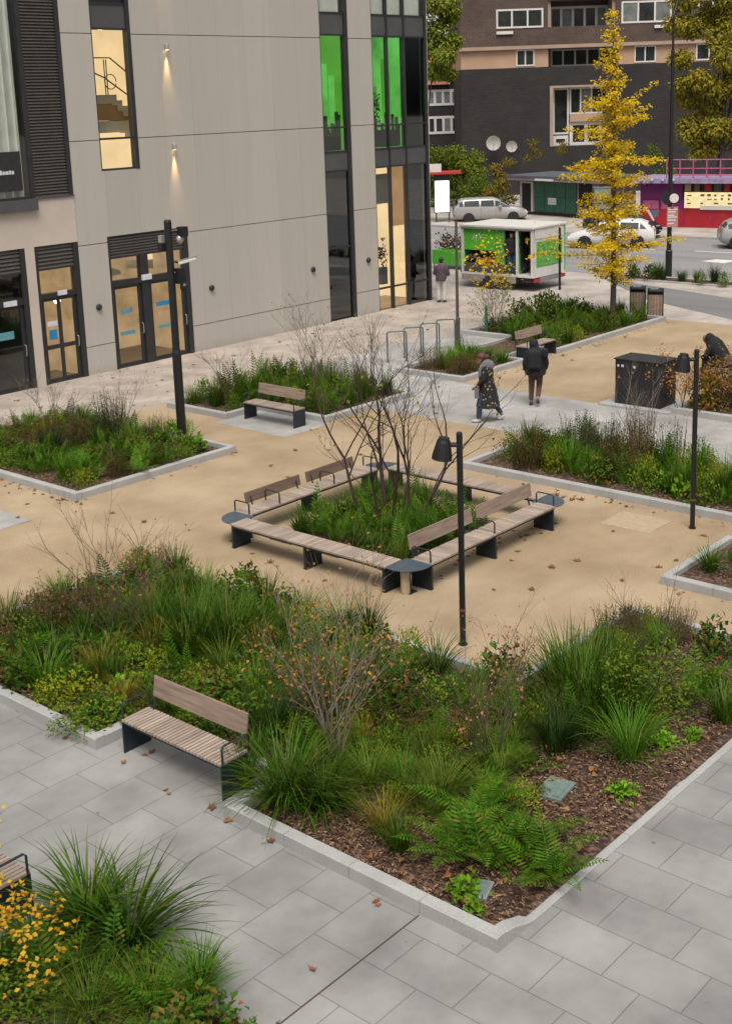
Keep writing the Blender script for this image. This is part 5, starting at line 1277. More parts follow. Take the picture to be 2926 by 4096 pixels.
# --- two standing figures near the trailer
def stander(label, loc, rz, top, legs, hair, bend=0.0, skin='skin_light'):
    p = person(label, loc, rz)
    b = MB(); t = bend
    b.tube([(0, 0, .92), (t*.1, 0, 1.10), (t*.3, 0, 1.26), (t*.5, 0, 1.4), (t*.6, 0, 1.48), (t*.68, 0, 1.52)], [.15, .14, .165, .15, .07, .055], 14)
    hc = (t*.8+.03, 0, 1.60); head(b, hc, (1, 0, -.2))
    for s in (-1, 1):
        b.tube([(0, .10*s, .94), (.03, .11*s, .5), (0, .11*s, .1), (0, .11*s, .05)], [.10, .066, .044, .04], 10); b.tube([(-.05, .11*s, .045), (.08, .11*s, .04), (.17, .11*s, .03)], [.04, .038, .028], 8)
        pts = [(t*.5, .20*s, 1.38), (t*.6+.02, .28*s, 1.12), (t*.6+.22, .20*s, 1.0)]; b.tube(pts, [.06, .046, .03], 9); hand(b, pts[-1], (1, -.3*s, .1), s)
    fuse(b, 'body', M[skin], p, .012, 3); eyes(p, hc, (1, 0, -.2))
    b = MB(); b.tube([(0, 0, .84), (t*.05, 0, .98), (t*.2, 0, 1.15), (t*.35, 0, 1.3), (t*.5, 0, 1.42), (t*.62, 0, 1.49)], [.21, .215, .21, .22, .19, .09], 18)
    for s in (-1, 1): b.tube([(t*.5, .19*s, 1.39), (t*.6+.02, .28*s, 1.12), (t*.6+.17, .22*s, 1.03)], [.085, .07, .055], 10)
    fuse(b, 'jumper', M[top], p, .018)
    b = MB()
    for s in (-1, 1): b.tube([(0, .10*s, .92), (.03, .11*s, .5), (0, .11*s, .09)], [.125, .095, .08], 12)
    fuse(b, 'trousers', M[legs], p)
    b = MB()
    for s in (-1, 1): b.tube([(-.07, .11*s, .05), (.06, .11*s, .045), (.18, .11*s, .04)], [.052, .05, .036], 8)
    fuse(b, 'shoes', M['shoe'], p)
    b = MB(); b.ball((hc[0]-.02, 0, hc[2]+.045), .115, .095, .10, 12); b.ball((hc[0]-.06, 0, hc[2]-.02), .07, .085, .09, 10); fuse(b, 'hair', M[hair], p)
    return p
stander('person in a plum jumper and off white trousers at the glazed building corner', (38.35, 29.95, 0), math.atan2(Fh.y, Fh.x)-.3, 'cloth_plum', 'cloth_white', 'hair_black', .05)
stander('vendor dressed in black standing inside the produce trailer', (42.30, 29.42, .64), math.atan2(-Fh.y, -Fh.x), 'cloth_black', 'cloth_navy', 'hair_black', 0)
NEAR = [
('strapL',8.96,9.32,0.74,0.68,'large dark green strappy grass clump arching over the near kerb right of the bench'),
('strapL',9.09,8.93,0.55,0.55,'dark green strappy grass clump touching the larger one beside the near bench, on its right'),
('strap',8.89,9.94,0.34,0.55,'dark green grass tuft pressed against the right end of the near bench'),
('strap',8.95,7.70,0.34,0.42,'small green grass tuft standing alone near the front kerb with its blades parted'),
('gold',9.14,8.07,0.4,0.38,'yellowing golden grass tuft behind the small green tuft at the front kerb'),
('fernL',9.92,7.43,0.62,0.52,'upright mid green fern at the left of the fern group near the front kerb corner'),
('fernL',9.88,6.79,0.66,0.46,'broad bright green fern in the middle of the group near the front kerb corner'),
('fernL',9.63,6.26,0.58,0.36,'low dark fern nearest the flush kerb in the front corner'),
('fern',9.32,6.79,0.55,0.42,'small fern fronds hanging toward the silver ground light'),
('fernL',9.31,7.24,0.6,0.45,'narrow fern between the golden tuft and the big bright ferns'),
('lime',8.79,6.73,0.26,0.24,'lime green leafy seedling beside the silver ground light'),
('lime',8.61,6.50,0.17,0.16,'smallest lime green seedling right at the front kerb'),
('yel',10.49,7.21,0.28,0.3,'small yellow green leafy bush beside the bare bark mulch'),
('broad',10.79,7.20,0.16,0.14,'tiny round glossy green plant left of the valve cover'),
('fine',9.74,8.79,0.48,0.5,'soft fine leaved grass behind the large strappy clump'),
('fine',10.08,8.04,0.55,0.48,'dark fine grass mound behind the upright fern'),
('yel',10.18,8.96,0.36,0.35,'yellow green leafy plant at the foot of the bare orange shrub'),
('fern',10.06,9.28,0.38,0.34,'yellowish fern at the foot of the bare orange shrub'),
('blue',11.77,7.59,0.58,0.55,'dark bluish green grass mound left of the bright green arching grass'),
('bright',12.10,6.81,0.6,0.58,'bright green arching grass mound with a pale lime plant at its right'),
('dome',13.10,8.07,0.85,1.0,'tall dark green grass dome, left half of the big mound at the right back'),
('bush',13.30,7.30,0.85,1.0,'tall rounded leafy green bush, right half of the big mound at the right back'),
('dome',12.73,7.45,0.65,0.75,'grass mound in front of the tall dark domes'),
('broad',12.81,9.11,0.55,0.62,'reddish tinged broad leaved bush right of the front lamp post'),
('broad',11.28,9.64,0.6,0.55,'dark broad leaved bush between the two bare orange shrubs'),
('broad',11.28,10.05,0.5,0.5,'dark leafy bush behind the taller bare orange shrub'),
('mound',11.75,9.53,0.5,0.45,'low dark leafy mound left of the front lamp post'),
('lime',12.58,6.63,0.26,0.24,'pale lime broad leaved plant right of the bright arching grass'),
('lime',12.94,6.43,0.18,0.2,'little lime plant alone in the mulch near the right photo edge'),
('lime',11.33,6.43,0.25,0.2,'small lime leafed plant in the mulch right of the valve cover'),
('strap',13.58,6.34,0.45,0.5,'bright green grass tuft at the right photo edge of the near bed'),
('fern',14.03,6.96,0.45,0.45,'yellow green fern right of the tall dark grass domes'),
('broad',15.33,7.28,0.5,0.6,'dark leaved bush at the back right corner of the near bed'),
('mound',14.36,6.74,0.4,0.4,'low leafy mound at the right photo edge'),
('fine',10.38,11.34,0.5,0.55,'fine green grass behind the near bench backrest'),
('blue',9.87,10.52,0.5,0.55,'blue green grass mound close behind the right end of the near bench'),
('strap',9.36,10.20,0.3,0.42,'small grass tuft in the gap right of the near bench backrest'),
('fine',10.28,10.46,0.5,0.5,'fine grass left of the taller bare shrub stems'),
('dome',11.17,13.33,0.95,0.95,'big dark green strappy grass dome at the back left of the near bed'),
('dome',11.38,12.79,0.75,0.85,'dark green strappy dome joined to the right side of the big back left dome'),
('strapL',10.90,13.96,0.75,0.75,'dark strappy grass under the bare twiggy shrub'),
('strap',10.73,13.03,0.6,0.6,'lighter green grass in front of the big back left dome'),
('dry',10.33,15.27,0.62,0.75,'brown and orange tinted wild perennial mound at the left back'),
('dry',10.17,15.62,0.45,0.6,'greyish dry perennial beside the orange tinted mound'),
('dry',10.70,15.05,0.5,0.6,'brown seedy perennial at the foot of the bare twiggy shrub'),
('strap',9.77,16.02,0.55,0.55,'dark grass clump cut by the left photo edge'),
('fernL',9.05,14.66,0.6,0.55,'bright green fern at the left photo edge'),
('blue',9.25,14.15,0.52,0.5,'bluish green tuft right of the bright left fern'),
('gold',9.64,13.65,0.45,0.45,'golden dried grass in the middle left of the near bed'),
('yel',8.85,13.14,0.55,0.5,'yellow green leafy bush spilling towards the left kerb'),
('yel',8.72,13.51,0.42,0.4,'smaller yellow bush at the left kerb end'),
('mound',8.79,12.40,0.48,0.42,'green leafy mound beside the bench left armrest'),
('mound',8.53,12.65,0.42,0.36,'low green leaves touching the left kerb'),
('strap',8.87,12.69,0.3,0.36,'little upright grass tuft inside the yellow green bush'),
('lime',9.47,12.96,0.3,0.34,'broad lime leaves behind the bench left armrest'),
('lime',9.81,12.84,0.28,0.32,'broad lime leaves behind the bench backrest left end'),
('yel',10.20,13.13,0.42,0.42,'small leaved yellow plant behind the bench'),
('yel',10.06,12.08,0.45,0.45,'yellow speckled leafy bush behind the middle of the bench backrest'),
('fern',9.61,11.74,0.4,0.36,'green fern showing just above the bench backrest'),
('broad',9.42,11.02,0.38,0.36,'dark leaves low behind the bench backrest'),
('fine',12.31,12.61,0.55,0.5,'soft green grass at the back edge of the near bed by the gravel'),
('mound',11.54,12.58,0.5,0.5,'mid green leafy mound right of the dark strappy dome'),
('fine',10.70,12.24,0.5,0.55,'grey green fine grass in the middle of the near bed'),
('mound',12.09,11.85,0.5,0.5,'leafy mound below the orange leaves of the bare shrub'),
('broad',12.43,11.64,0.45,0.5,'dark bush at the back kerb left of the front lamp post'),
('broad',9.21,12.06,0.3,0.3,'reddish low leaves under the bench left armrest'),]
TWIGS = [
(9.92,9.47,1.55,0.95,'taller bare shrub with orange leaves rising in the middle of the near bed'),
(10.94,7.98,1.25,0.8,'shorter bare shrub with pink orange leaves right of the taller one in the near bed'),
(10.48,14.25,1.5,0.85,'bare twiggy shrub with few orange leaves above the left back of the near bed'),
(14.20,7.60,1.25,0.6,'thin bare red stems above the tall grass domes at the right'),]
CORNER = [
('strapX',6.25,8.77,0.74,0.56,'very large strappy grass fountain at the bottom left corner bed'),
('strapX',6.19,9.27,0.66,0.56,'second strappy grass fountain left of the very large one'),
('fine',5.84,7.97,0.5,0.4,'fine green grass at the rusty edge, bottom of the photo'),
('bright',6.17,7.74,0.42,0.4,'bright grass tuft leaning over the rusty edge'),
('strap',6.31,7.80,0.32,0.42,'upright grass tuft at the rusty edge nearest the paving'),
('fern',5.46,8.76,0.5,0.4,'dark fern below the orange flowers'),
('fern',5.81,8.43,0.5,0.4,'dark fern under the strappy fountain'),
('fine',5.43,8.26,0.5,0.4,'dark grass at the very bottom left'),
('mound',5.15,8.79,0.5,0.35,'dark leaves at the bottom left photo corner'),
('broad',6.09,8.27,0.35,0.3,'low dark leaves beside the rusty edge'),
('fern',5.87,7.70,0.45,0.35,'fern at the bottom photo edge by the rusty kerb'),]
LEFT = [
('dryg',17.72,23.82,0.55,1.05,'tall dark bushy perennial at the back right of the left planter'),
('dry',17.06,24.07,0.5,0.75,'brown seed headed perennial in the left planter back row'),
('dry',16.63,24.71,0.5,0.7,'rusty brown perennial at the back of the left planter'),
('dry',15.91,24.73,0.5,0.6,'brown perennial near the left photo edge'),
('fern',15.46,21.52,0.5,0.45,'bright fern nearest the front corner of the left planter'),
('fern',16.25,21.07,0.5,0.42,'bright fern right of the front corner of the left planter'),
('fern',15.46,22.80,0.5,0.45,'fern left of the front corner of the left planter'),
('fern',16.41,22.05,0.5,0.5,'fern in the middle of the left planter'),
('fern',17.04,21.13,0.45,0.4,'fern below the black camera pole'),
('lime',18.24,21.30,0.4,0.42,'lime green bush right of the black camera pole'),
('lime',18.85,22.87,0.4,0.42,'yellow lime bush behind the black camera pole'),
('mound',17.65,22.17,0.5,0.5,'leafy mound left of the black camera pole'),
('strap',15.30,23.66,0.5,0.5,'dark strappy clump at the left front of the left planter'),
('mound',14.99,23.80,0.45,0.45,'yellowish leafy mound cut by the left photo edge'),
('blue',16.33,24.11,0.5,0.5,'bluish tuft in the left planter'),
('fine',17.79,22.99,0.5,0.6,'grey green fine grass in the left planter'),
('mound',17.69,21.13,0.3,0.3,'small leafy mound at the foot of the black camera pole'),]
LEAF_PAVE = [(8.39,9.97),(8.34,9.63),(8.33,8.96),(8.32,10.68),(8.41,11.57),(8.68,11.52),(8.78,11.50),(8.24,7.40),(8.20,7.35),(11.95,6.13),(8.35,12.65),(8.42,13.79),(7.11,7.20),(8.28,10.58)]
LEAF_GRAV = [(18.82,20.74),(22.48,23.45),(19.75,19.72),(21.28,20.68),(17.45,10.85),(16.81,11.74),(19.09,11.12),(20.33,12.55),(17.09,9.78),(15.92,10.73),(20.46,11.64),(15.56,11.22),(13.97,22.38),(13.74,21.40),(14.31,21.36),(14.36,21.04),(14.43,20.68),(14.39,20.48),(13.13,20.80),(14.65,22.23),(14.40,19.49),(14.41,18.54),(20.25,12.91),(20.23,12.69),(20.30,13.09),(21.26,13.02),(20.54,14.05),(20.77,14.55),(18.24,12.10),(17.24,11.90),(17.43,12.61),(17.20,12.34),(18.42,9.52),(19.80,9.73),(34.40,20.60),(35.54,20.95),(36.46,20.99),(32.00,20.40),(31.58,19.82),(37.71,21.36),(35.31,23.76),(18.13,18.35),(14.43,15.59),(14.30,15.01),(14.24,13.68),(14.82,16.24),(14.57,12.89),(18.35,12.37),(18.00,12.23),(18.52,19.27),(20.19,19.08),(20.31,18.24),(17.96,9.61),(16.94,11.02),(19.07,29.63),(21.25,30.38),(22.38,29.74),(22.98,28.22),(25.86,29.07),(26.65,29.11),(29.05,29.50),(25.01,29.15),(26.71,28.35),(18.94,28.40),(22.35,28.66)]
# ================================================================ PLANTS
def blade(mb, b, az, L, w, l0, l1, seg=5, rng=random):
    p = Vector(b); s = Vector((-math.sin(az), math.cos(az), 0)); k = len(mb.v); st = L/seg
    for i in range(seg+1):
        t = i/seg; ww = w*(1-t**1.8)*(.55+.45*min(1, t*4))+.0006
        mb.v += [tuple(p - s*ww*.5), tuple(p + s*ww*.5)]
        a = l0+(l1-l0)*t**1.3
        p = p + Vector((math.cos(az)*math.sin(a), math.sin(az)*math.sin(a), math.cos(a)))*st
    for i in range(seg):
        mb.f.append((k+2*i, k+2*i+1, k+2*i+3, k+2*i+2)); mb.m.append(0)
def grass(n, L, w, lean, droop, rb, seed, seg=5):
    mb = MB(); r = random.Random(seed)
    for i in range(n):
        az = r.uniform(0, 2*math.pi); q = rb*math.sqrt(r.random()); l = abs(r.gauss(0, 1))*lean*.6+.08
        blade(mb, (q*math.cos(az+r.gauss(0, .5)), q*math.sin(az+r.gauss(0, .5)), 0), az+r.gauss(0, .25), L*r.uniform(.55, 1.12), w*r.uniform(.7, 1.2), l, l+droop*r.uniform(.4, 1.25), seg, r)
    return mb
def leaf(mb, p, d, n_, L, w, fold=.25):
    """diamond leaf, two faces folded on the midrib"""
    d = d.normalized(); s = d.cross(n_)
    if s.length < 1e-4: s = d.orthogonal()
    s.normalize(); u = s.cross(d)
    k = len(mb.v); m_ = p+d*L*.45
    mb.v += [tuple(p), tuple(m_+s*w*.5+u*w*fold), tuple(p+d*L-u*L*.12), tuple(m_-s*w*.5+u*w*fold), tuple(m_)]
    mb.f += [(k, k+1, k+4), (k+1, k+2, k+4), (k+2, k+3, k+4), (k+3, k, k+4)]; mb.m += [0]*4
def fern(n, L, seed, pairs=17, w=.2):
    mb = MB(); r = random.Random(seed)
    for f in range(n):
        az = 2*math.pi*f/n+r.gauss(0, .5); l0 = r.uniform(.1, 1.0); l1 = l0+r.uniform(.4, 1.4); LL = L*r.uniform(.45, 1.15); tw = r.gauss(0, .5)
        p = Vector((r.gauss(0, .07), r.gauss(0, .07), 0)); az0 = az; st = LL/pairs
        for i in range(pairs):
            t = i/pairs; az = az0+tw*t; s = Vector((-math.sin(az), math.cos(az), 0)); a = l0+(l1-l0)*t**1.2
            d = Vector((math.cos(az)*math.sin(a), math.sin(az)*math.sin(a), math.cos(a))); up = Vector((-math.cos(az)*math.cos(a), -math.sin(az)*math.cos(a), math.sin(a)))
            q = p+d*st
            ww = w*LL*1.3*math.sin(math.pi*min(1, .12+t*.9))**.8*(1-t*.35)
            k = len(mb.v); mb.v += [tuple(p-s*.004), tuple(p+s*.004), tuple(q+s*.004), tuple(q-s*.004)]; mb.f.append((k, k+1, k+2, k+3)); mb.m.append(0)
            if t > .1:
                for sg in (-1, 1):
                    e = p + (s*sg*.92 + d*.38 - up*.12*r.random())*ww; k = len(mb.v)
                    mb.v += [tuple(p+d*st*.0), tuple(p+(e-p)*.5+d*st*.42), tuple(e), tuple(p+(e-p)*.5-d*st*.30)]; mb.f.append((k, k+1, k+2, k+3)); mb.m.append(0)
            p = q
    return mb
def mound(n, r_, h, L, w, seed, stems=18, inner=.55):
    mb = MB(); r = random.Random(seed)
    lobes = [(r.uniform(-.45, .45)*r_, r.uniform(-.45, .45)*r_, r.uniform(.45, .75)*r_, r.uniform(.7, 1.05)*h) for _ in range(7)]
    for i in range(n):
        cx, cy, rr, hh = r.choice(lobes); th = r.uniform(0, 2*math.pi); ph = math.acos(r.uniform(.05, 1)); q = inner+(1-inner)*r.random()**.5
        nrm = Vector((math.sin(ph)*math.cos(th), math.sin(ph)*math.sin(th), math.cos(ph)))
        p = Vector((cx+nrm.x*rr*q, cy+nrm.y*rr*q, nrm.z*hh*q))
        d = (nrm*.6+Vector((r.gauss(0, .6), r.gauss(0, .6), r.gauss(.05, .4))))
        leaf(mb, p, d, (nrm+Vector((0, 0, .6))+Vector((r.gauss(0, .3), r.gauss(0, .3), 0))).normalized(), L*r.uniform(.6, 1.25), w*r.uniform(.7, 1.2))
    return mb
def dryplant(n, h, rb, seed):
    mb = MB(); r = random.Random(seed)
    for i in range(n):
        az = r.uniform(0, 6.28); q = rb*math.sqrt(r.random()); b = Vector((q*math.cos(az), q*math.sin(az), 0)); l = r.uniform(.5, 1.1)*h; tip = b+Vector((math.cos(az)*.25*l*r.random(), math.sin(az)*.25*l*r.random(), l))
        mb.tube([b, b.lerp(tip, .5)+Vector((r.gauss(0, .02), r.gauss(0, .02), 0)), tip], [.004, .003, .002], 3, cap=False)
        for j in range(r.randint(7, 14)):
            t = r.uniform(.1, 1); p = b.lerp(tip, t); leaf(mb, p, Vector((r.gauss(0, 1), r.gauss(0, 1), r.gauss(.3, .6))), Vector((0, 0, 1)), r.uniform(.03, .09), r.uniform(.010, .024))
    return mb
def branchy(mb, lv, p, d, L, rad, depth, r, leaves, spread=.5, up=.15, n0=4):
    """recursive twigs; collects leaf spots"""
    seg = 3; pts = [Vector(p)]; q = Vector(p); dd = Vector(d).normalized()
    for i in range(seg):
        dd = (dd+Vector((r.gauss(0, .10), r.gauss(0, .10), r.gauss(up*.3, .05)))).normalized(); q = q+dd*L/seg; pts.append(q.copy())
    mb.tube(pts, [rad*(1-.5*i/seg) for i in range(seg+1)], 5 if rad > .012 else 3, cap=False)
    if depth == 0:
        for k in range(leaves): lv.append((pts[r.randint(1, seg)], dd.copy()))
        return
    for k in range(r.randint(2, n0)):
        t = r.choice(pts[1:]); a = dd.orthogonal(); a.rotate(Matrix.Rotation(r.uniform(0, 6.28), 3, dd))
        nd = (dd+a*spread*r.uniform(.5, 1.3)+Vector((0, 0, up))).normalized()
        branchy(mb, lv, t, nd, L*r.uniform(.5, .8), rad*.55, depth-1, r, leaves, spread, up, n0)
    for k in range(leaves//2): lv.append((pts[-1], dd.copy()))
def leaves_at(lv, frac, L, w, r, jit=.03):
    mb = MB()
    for (p, d) in lv:
        if r.random() < frac: leaf(mb, p+Vector((r.gauss(0, jit), r.gauss(0, jit), r.gauss(0, jit))), d*.5+Vector((r.gauss(0, .7), r.gauss(0, .7), r.gauss(-.3, .5))), Vector((r.gauss(0, .5), r.gauss(0, .5), 1)), L*r.uniform(.6, 1.2), w*r.uniform(.7, 1.2))
    return mb

G = {}
G['strap'] = leafmat('strappy_leaf', [(0.017, 0.049, 0.003), (0.032, 0.083, 0.005), (0.053, 0.111, 0.009), (0.081, 0.141, 0.014), (0.017, 0.049, 0.003), (0.032, 0.083, 0.005), (0.053, 0.111, 0.009), (0.081, 0.141, 0.014), (0.157, 0.125, 0.027)], .2, .4)
G['fine'] = leafmat('fine_grass_leaf', [(0.047, 0.091, 0.009), (0.081, 0.142, 0.014), (0.120, 0.178, 0.019), (0.177, 0.204, 0.035)], .25, .6)
G['bright'] = leafmat('bright_grass_leaf', [(0.039, 0.116, 0.007), (0.071, 0.191, 0.012), (0.110, 0.243, 0.019), (0.039, 0.116, 0.007), (0.071, 0.191, 0.012), (0.110, 0.243, 0.019), (0.216, 0.198, 0.037)], .3, .5)
G['blue'] = leafmat('blue_green_leaf', [(0.017, 0.045, 0.007), (0.030, 0.067, 0.012), (0.046, 0.087, 0.016)], .2, .55)
G['gold'] = leafmat('golden_grass_leaf', [(0.131, 0.135, 0.021), (0.241, 0.177, 0.027), (0.329, 0.208, 0.036), (0.109, 0.125, 0.018)], .25, .6)
G['fern'] = leafmat('fern_frond', [(0.028, 0.084, 0.004), (0.052, 0.134, 0.006), (0.080, 0.172, 0.010), (0.028, 0.084, 0.004), (0.052, 0.134, 0.006), (0.080, 0.172, 0.010), (0.154, 0.116, 0.015)], .28, .55)
G['mound'] = leafmat('green_leaf', [(0.037, 0.098, 0.009), (0.068, 0.153, 0.013), (0.114, 0.201, 0.017), (0.161, 0.195, 0.014), (0.037, 0.098, 0.009), (0.068, 0.153, 0.013), (0.114, 0.201, 0.017), (0.161, 0.195, 0.014), (0.233, 0.180, 0.029)], .22, .5)
G['lime'] = leafmat('lime_leaf', [(0.124, 0.276, 0.013), (0.194, 0.358, 0.023), (0.103, 0.227, 0.013)], .3, .5)
G['yel'] = leafmat('yellow_green_leaf', [(0.103, 0.176, 0.011), (0.181, 0.246, 0.013), (0.302, 0.295, 0.016), (0.085, 0.155, 0.013)], .28, .5)
G['broad'] = leafmat('dark_broad_leaf', [(0.022, 0.065, 0.007), (0.038, 0.101, 0.009), (0.068, 0.135, 0.014), (0.121, 0.074, 0.014), (0.022, 0.065, 0.007), (0.038, 0.101, 0.009), (0.068, 0.135, 0.014), (0.121, 0.074, 0.014), (0.212, 0.085, 0.022)], .15, .38)
G['orm'] = leafmat('orange_green_leaf', [(0.052, 0.089, 0.021), (0.103, 0.122, 0.021), (0.292, 0.163, 0.028), (0.387, 0.155, 0.028), (0.086, 0.106, 0.021)], .25, .55)
G['dry'] = leafmat('dry_brown_leaf', [(0.084, 0.058, 0.032), (0.145, 0.090, 0.040), (0.067, 0.080, 0.027), (0.224, 0.106, 0.036)], .15, .8)
G['dryg'] = leafmat('grey_brown_leaf', [(0.040, 0.044, 0.021), (0.070, 0.060, 0.033), (0.046, 0.066, 0.021)], .15, .8)
G['orange'] = leafmat('orange_leaf', [(0.420, 0.170, 0.030), (0.500, 0.250, 0.050), (0.320, 0.100, 0.030), (0.360, 0.240, 0.060)], .3, .5, .1)
G['pinkor'] = leafmat('pink_orange_leaf', [(0.400, 0.150, 0.070), (0.480, 0.220, 0.110), (0.300, 0.110, 0.050)], .3, .5, .1)
G['yelleaf'] = leafmat('yellow_leaf', [(.86, .63, .02), (.82, .56, .015), (.86, .68, .04), (.74, .48, .02), (.85, .62, .03)], .5, .6, .03)
G['ochre'] = leafmat('ochre_tree_leaf', [(0.204, 0.226, 0.026), (0.318, 0.292, 0.035), (0.432, 0.331, 0.039), (0.254, 0.292, 0.043), (0.509, 0.305, 0.039)], .42, .6, .1)
G['treegreen'] = leafmat('tree_leaf', [(0.088, 0.139, 0.016), (0.146, 0.209, 0.024), (0.233, 0.277, 0.032), (0.321, 0.304, 0.048)], .3, .6, .1)
G['hedge'] = leafmat('hedge_leaf', [(0.043, 0.088, 0.011), (0.087, 0.145, 0.017), (0.137, 0.190, 0.022), (0.163, 0.176, 0.027)], .2, .6, .2)
G['few'] = leafmat('last_yellow_green_leaf', [(0.179, 0.208, 0.012), (0.250, 0.229, 0.016), (0.107, 0.166, 0.012)], .3, .5, .1)
G['flower'] = leafmat('yellow_orange_leaf', [(.55, .30, .02), (.60, .38, .03), (.50, .22, .02), (.58, .40, .04)], .3, .5, .05)
G['fallen'] = leafmat('fallen_leaf', [(0.240, 0.100, 0.040), (0.330, 0.150, 0.050), (0.180, 0.080, 0.040), (0.400, 0.240, 0.080)], .1, .7, .25)
M['twig'] = plain('grey_brown_twig', (.085, .060, .045), .9, 0, .3, 20)
M['twig_pale'] = plain('pale_grey_twig', (.20, .16, .125), .9, 0, .25, 20)
M['bark_dark'] = plain('dark_purple_bark', (.040, .022, .018), .85, 0, .3, 16)

# kind -> (name, category, material, nominal radius, nominal height, [meshes])
KIND = {}
def reg(k, name, cat, mat, r0, h0, mbs): KIND[k] = (name, cat, r0, h0, [m.mesh(name, G[mat]) for m in mbs])
reg('strapX', 'grass_clump', 'grass', 'strap', .8, .8, [grass(210, 1.3, .028, 1.0, 1.6, .14, s, 8) for s in (1, 2)])
reg('strapL', 'grass_clump', 'grass', 'strap', .8, .8, [grass(420, 1.15, .019, 1.0, 1.75, .20, s, 7) for s in (3, 4, 5)])
reg('dome', 'grass_clump', 'grass', 'strap', .75, .75, [grass(620, .74, .019, 1.1, .85, .42, s, 5) for s in (18, 19)])
reg('strap', 'grass_clump', 'grass', 'strap', .5, .5, [grass(170, .66, .018, .6, 1.2, .10, s) for s in (6, 7, 8)])
reg('fine', 'grass_clump', 'grass', 'fine', .5, .5, [grass(300, .62, .009, .8, 1.35, .16, s) for s in (9, 10, 11)])
reg('bright', 'grass_clump', 'grass', 'bright', .5, .5, [grass(260, .68, .012, .65, 1.35, .12, s) for s in (12, 13)])
reg('blue', 'grass_clump', 'grass', 'blue', .5, .5, [grass(230, .62, .014, .65, 1.1, .15, s) for s in (14, 15)])
reg('gold', 'grass_clump', 'grass', 'gold', .4, .4, [grass(200, .50, .010, .6, 1.1, .10, s) for s in (16, 17)])
reg('fernL', 'fern', 'fern', 'fern', .6, .5, [fern(22, .80, s, 20, .19) for s in (20, 21, 22)])
reg('fern', 'fern', 'fern', 'fern', .45, .4, [fern(15, .58, s, 14, .20) for s in (23, 24, 25)])
reg('mound', 'leafy_plant', 'plant', 'mound', .5, .45, [mound(620, .42, .42, .060, .034, s) for s in (30, 31, 32)])
reg('bush', 'leafy_plant', 'plant', 'mound', .8, .95, [mound(2000, .62, .9, .065, .030, s, inner=.5) for s in (46,)])
reg('lime', 'leafy_plant', 'plant', 'lime', .3, .3, [mound(90, .24, .27, .105, .075, s, inner=.3) for s in (33, 34)])
reg('yel', 'leafy_plant', 'plant', 'yel', .45, .42, [mound(620, .38, .40, .050, .028, s) for s in (35, 36)])
reg('broad', 'leafy_plant', 'plant', 'broad', .5, .5, [mound(330, .42, .47, .095, .055, s) for s in (37, 38, 39)])
reg('orm', 'shrub', 'shrub', 'orm', .6, .9, [mound(700, .5, .85, .075, .05, s, inner=.35) for s in (44, 45)])
reg('dry', 'dry_perennial', 'plant', 'dry', .5, .65, [dryplant(110, .70, .36, s) for s in (40, 41)])
reg('dryg', 'dry_perennial', 'plant', 'dryg', .5, .9, [dryplant(150, .95, .30, s) for s in (42,)])
prng = random.Random(77)
placed = []
def put(k, x, y, r, h, label, group=None, z=.06):
    name, cat, r0, h0, meshes = KIND[k]
    o = bpy.data.objects.new(name, prng.choice(meshes)); COL.objects.link(o)
    sx = r/r0; o.location = (x, y, z); o.scale = (sx*prng.uniform(.92, 1.08), sx*prng.uniform(.92, 1.08), h/h0); o.rotation_euler = (0, 0, prng.uniform(0, 6.28))
    placed.append((x, y, r)); return tag(o, label, cat, group)
for (k, x, y, r, h, lb) in NEAR: put(k, x, y, r, h, lb)
for (k, x, y, r, h, lb) in CORNER: put(k, x, y, r, h, lb, z=.02)
for (k, x, y, r, h, lb) in LEFT: put(k, x, y, r, h, lb, z=.08)
DESC = {'strap': 'dark green strappy grass tuft', 'strapL': 'broad strappy grass dome', 'fine': 'fine leaved olive grass mound', 'bright': 'bright green arching grass', 'blue': 'dull blue green grass tuft', 'gold': 'golden yellow grass tuft', 'fern': 'feathery green fern', 'fernL': 'big feathery fern',
        'mound': 'small leaved green mound', 'lime': 'lime leaved plant', 'yel': 'yellow green leafy plant', 'broad': 'dark broad leaved plant', 'dry': 'brown dried perennial', 'dryg': 'grey brown seedy perennial', 'dome': 'rounded strappy grass dome', 'orm': 'orange and green shrub'}
def fill(where, rects_, n, weights, rr=(.32, .5), hh=(.32, .55), gap=.40, seed=1, keep=None):
    r = random.Random(seed); ks, ws = zip(*weights.items()); area = [max(.01, (b[2]-b[0])*(b[3]-b[1])) for b in rects_]
    cnt = 0; tries = 0
    while cnt < n and tries < n*40:
        tries += 1
        b = r.choices(rects_, area)[0]; x, y = r.uniform(b[0]+.22, b[2]-.22), r.uniform(b[1]+.22, b[3]-.22)
        if keep and not keep(x, y): continue
        if any((x-a)**2+(y-c)**2 < (gap*.5+q*.55)**2 for a, c, q in placed): continue
        k = r.choices(ks, ws)[0]; put(k, x, y, r.uniform(*rr), r.uniform(*hh)*(1.25 if k in ('dry', 'dryg') else 1), f'{DESC[k]} among the planting {where}', f'{DESC[k]}s {where}', z=.07); cnt += 1
fill('in the large near bed', [(8.6, 9.3, 12.8, 16.5)], 110, dict(strap=4, fine=1.5, fern=3, mound=4, yel=2, broad=3, blue=.6, gold=1.2, bright=1, dry=1.5), seed=2, gap=.24, rr=(.36, .55), hh=(.36, .6), keep=lambda x, y: not (x < 9.5 and 9.5 < y < 12.3))
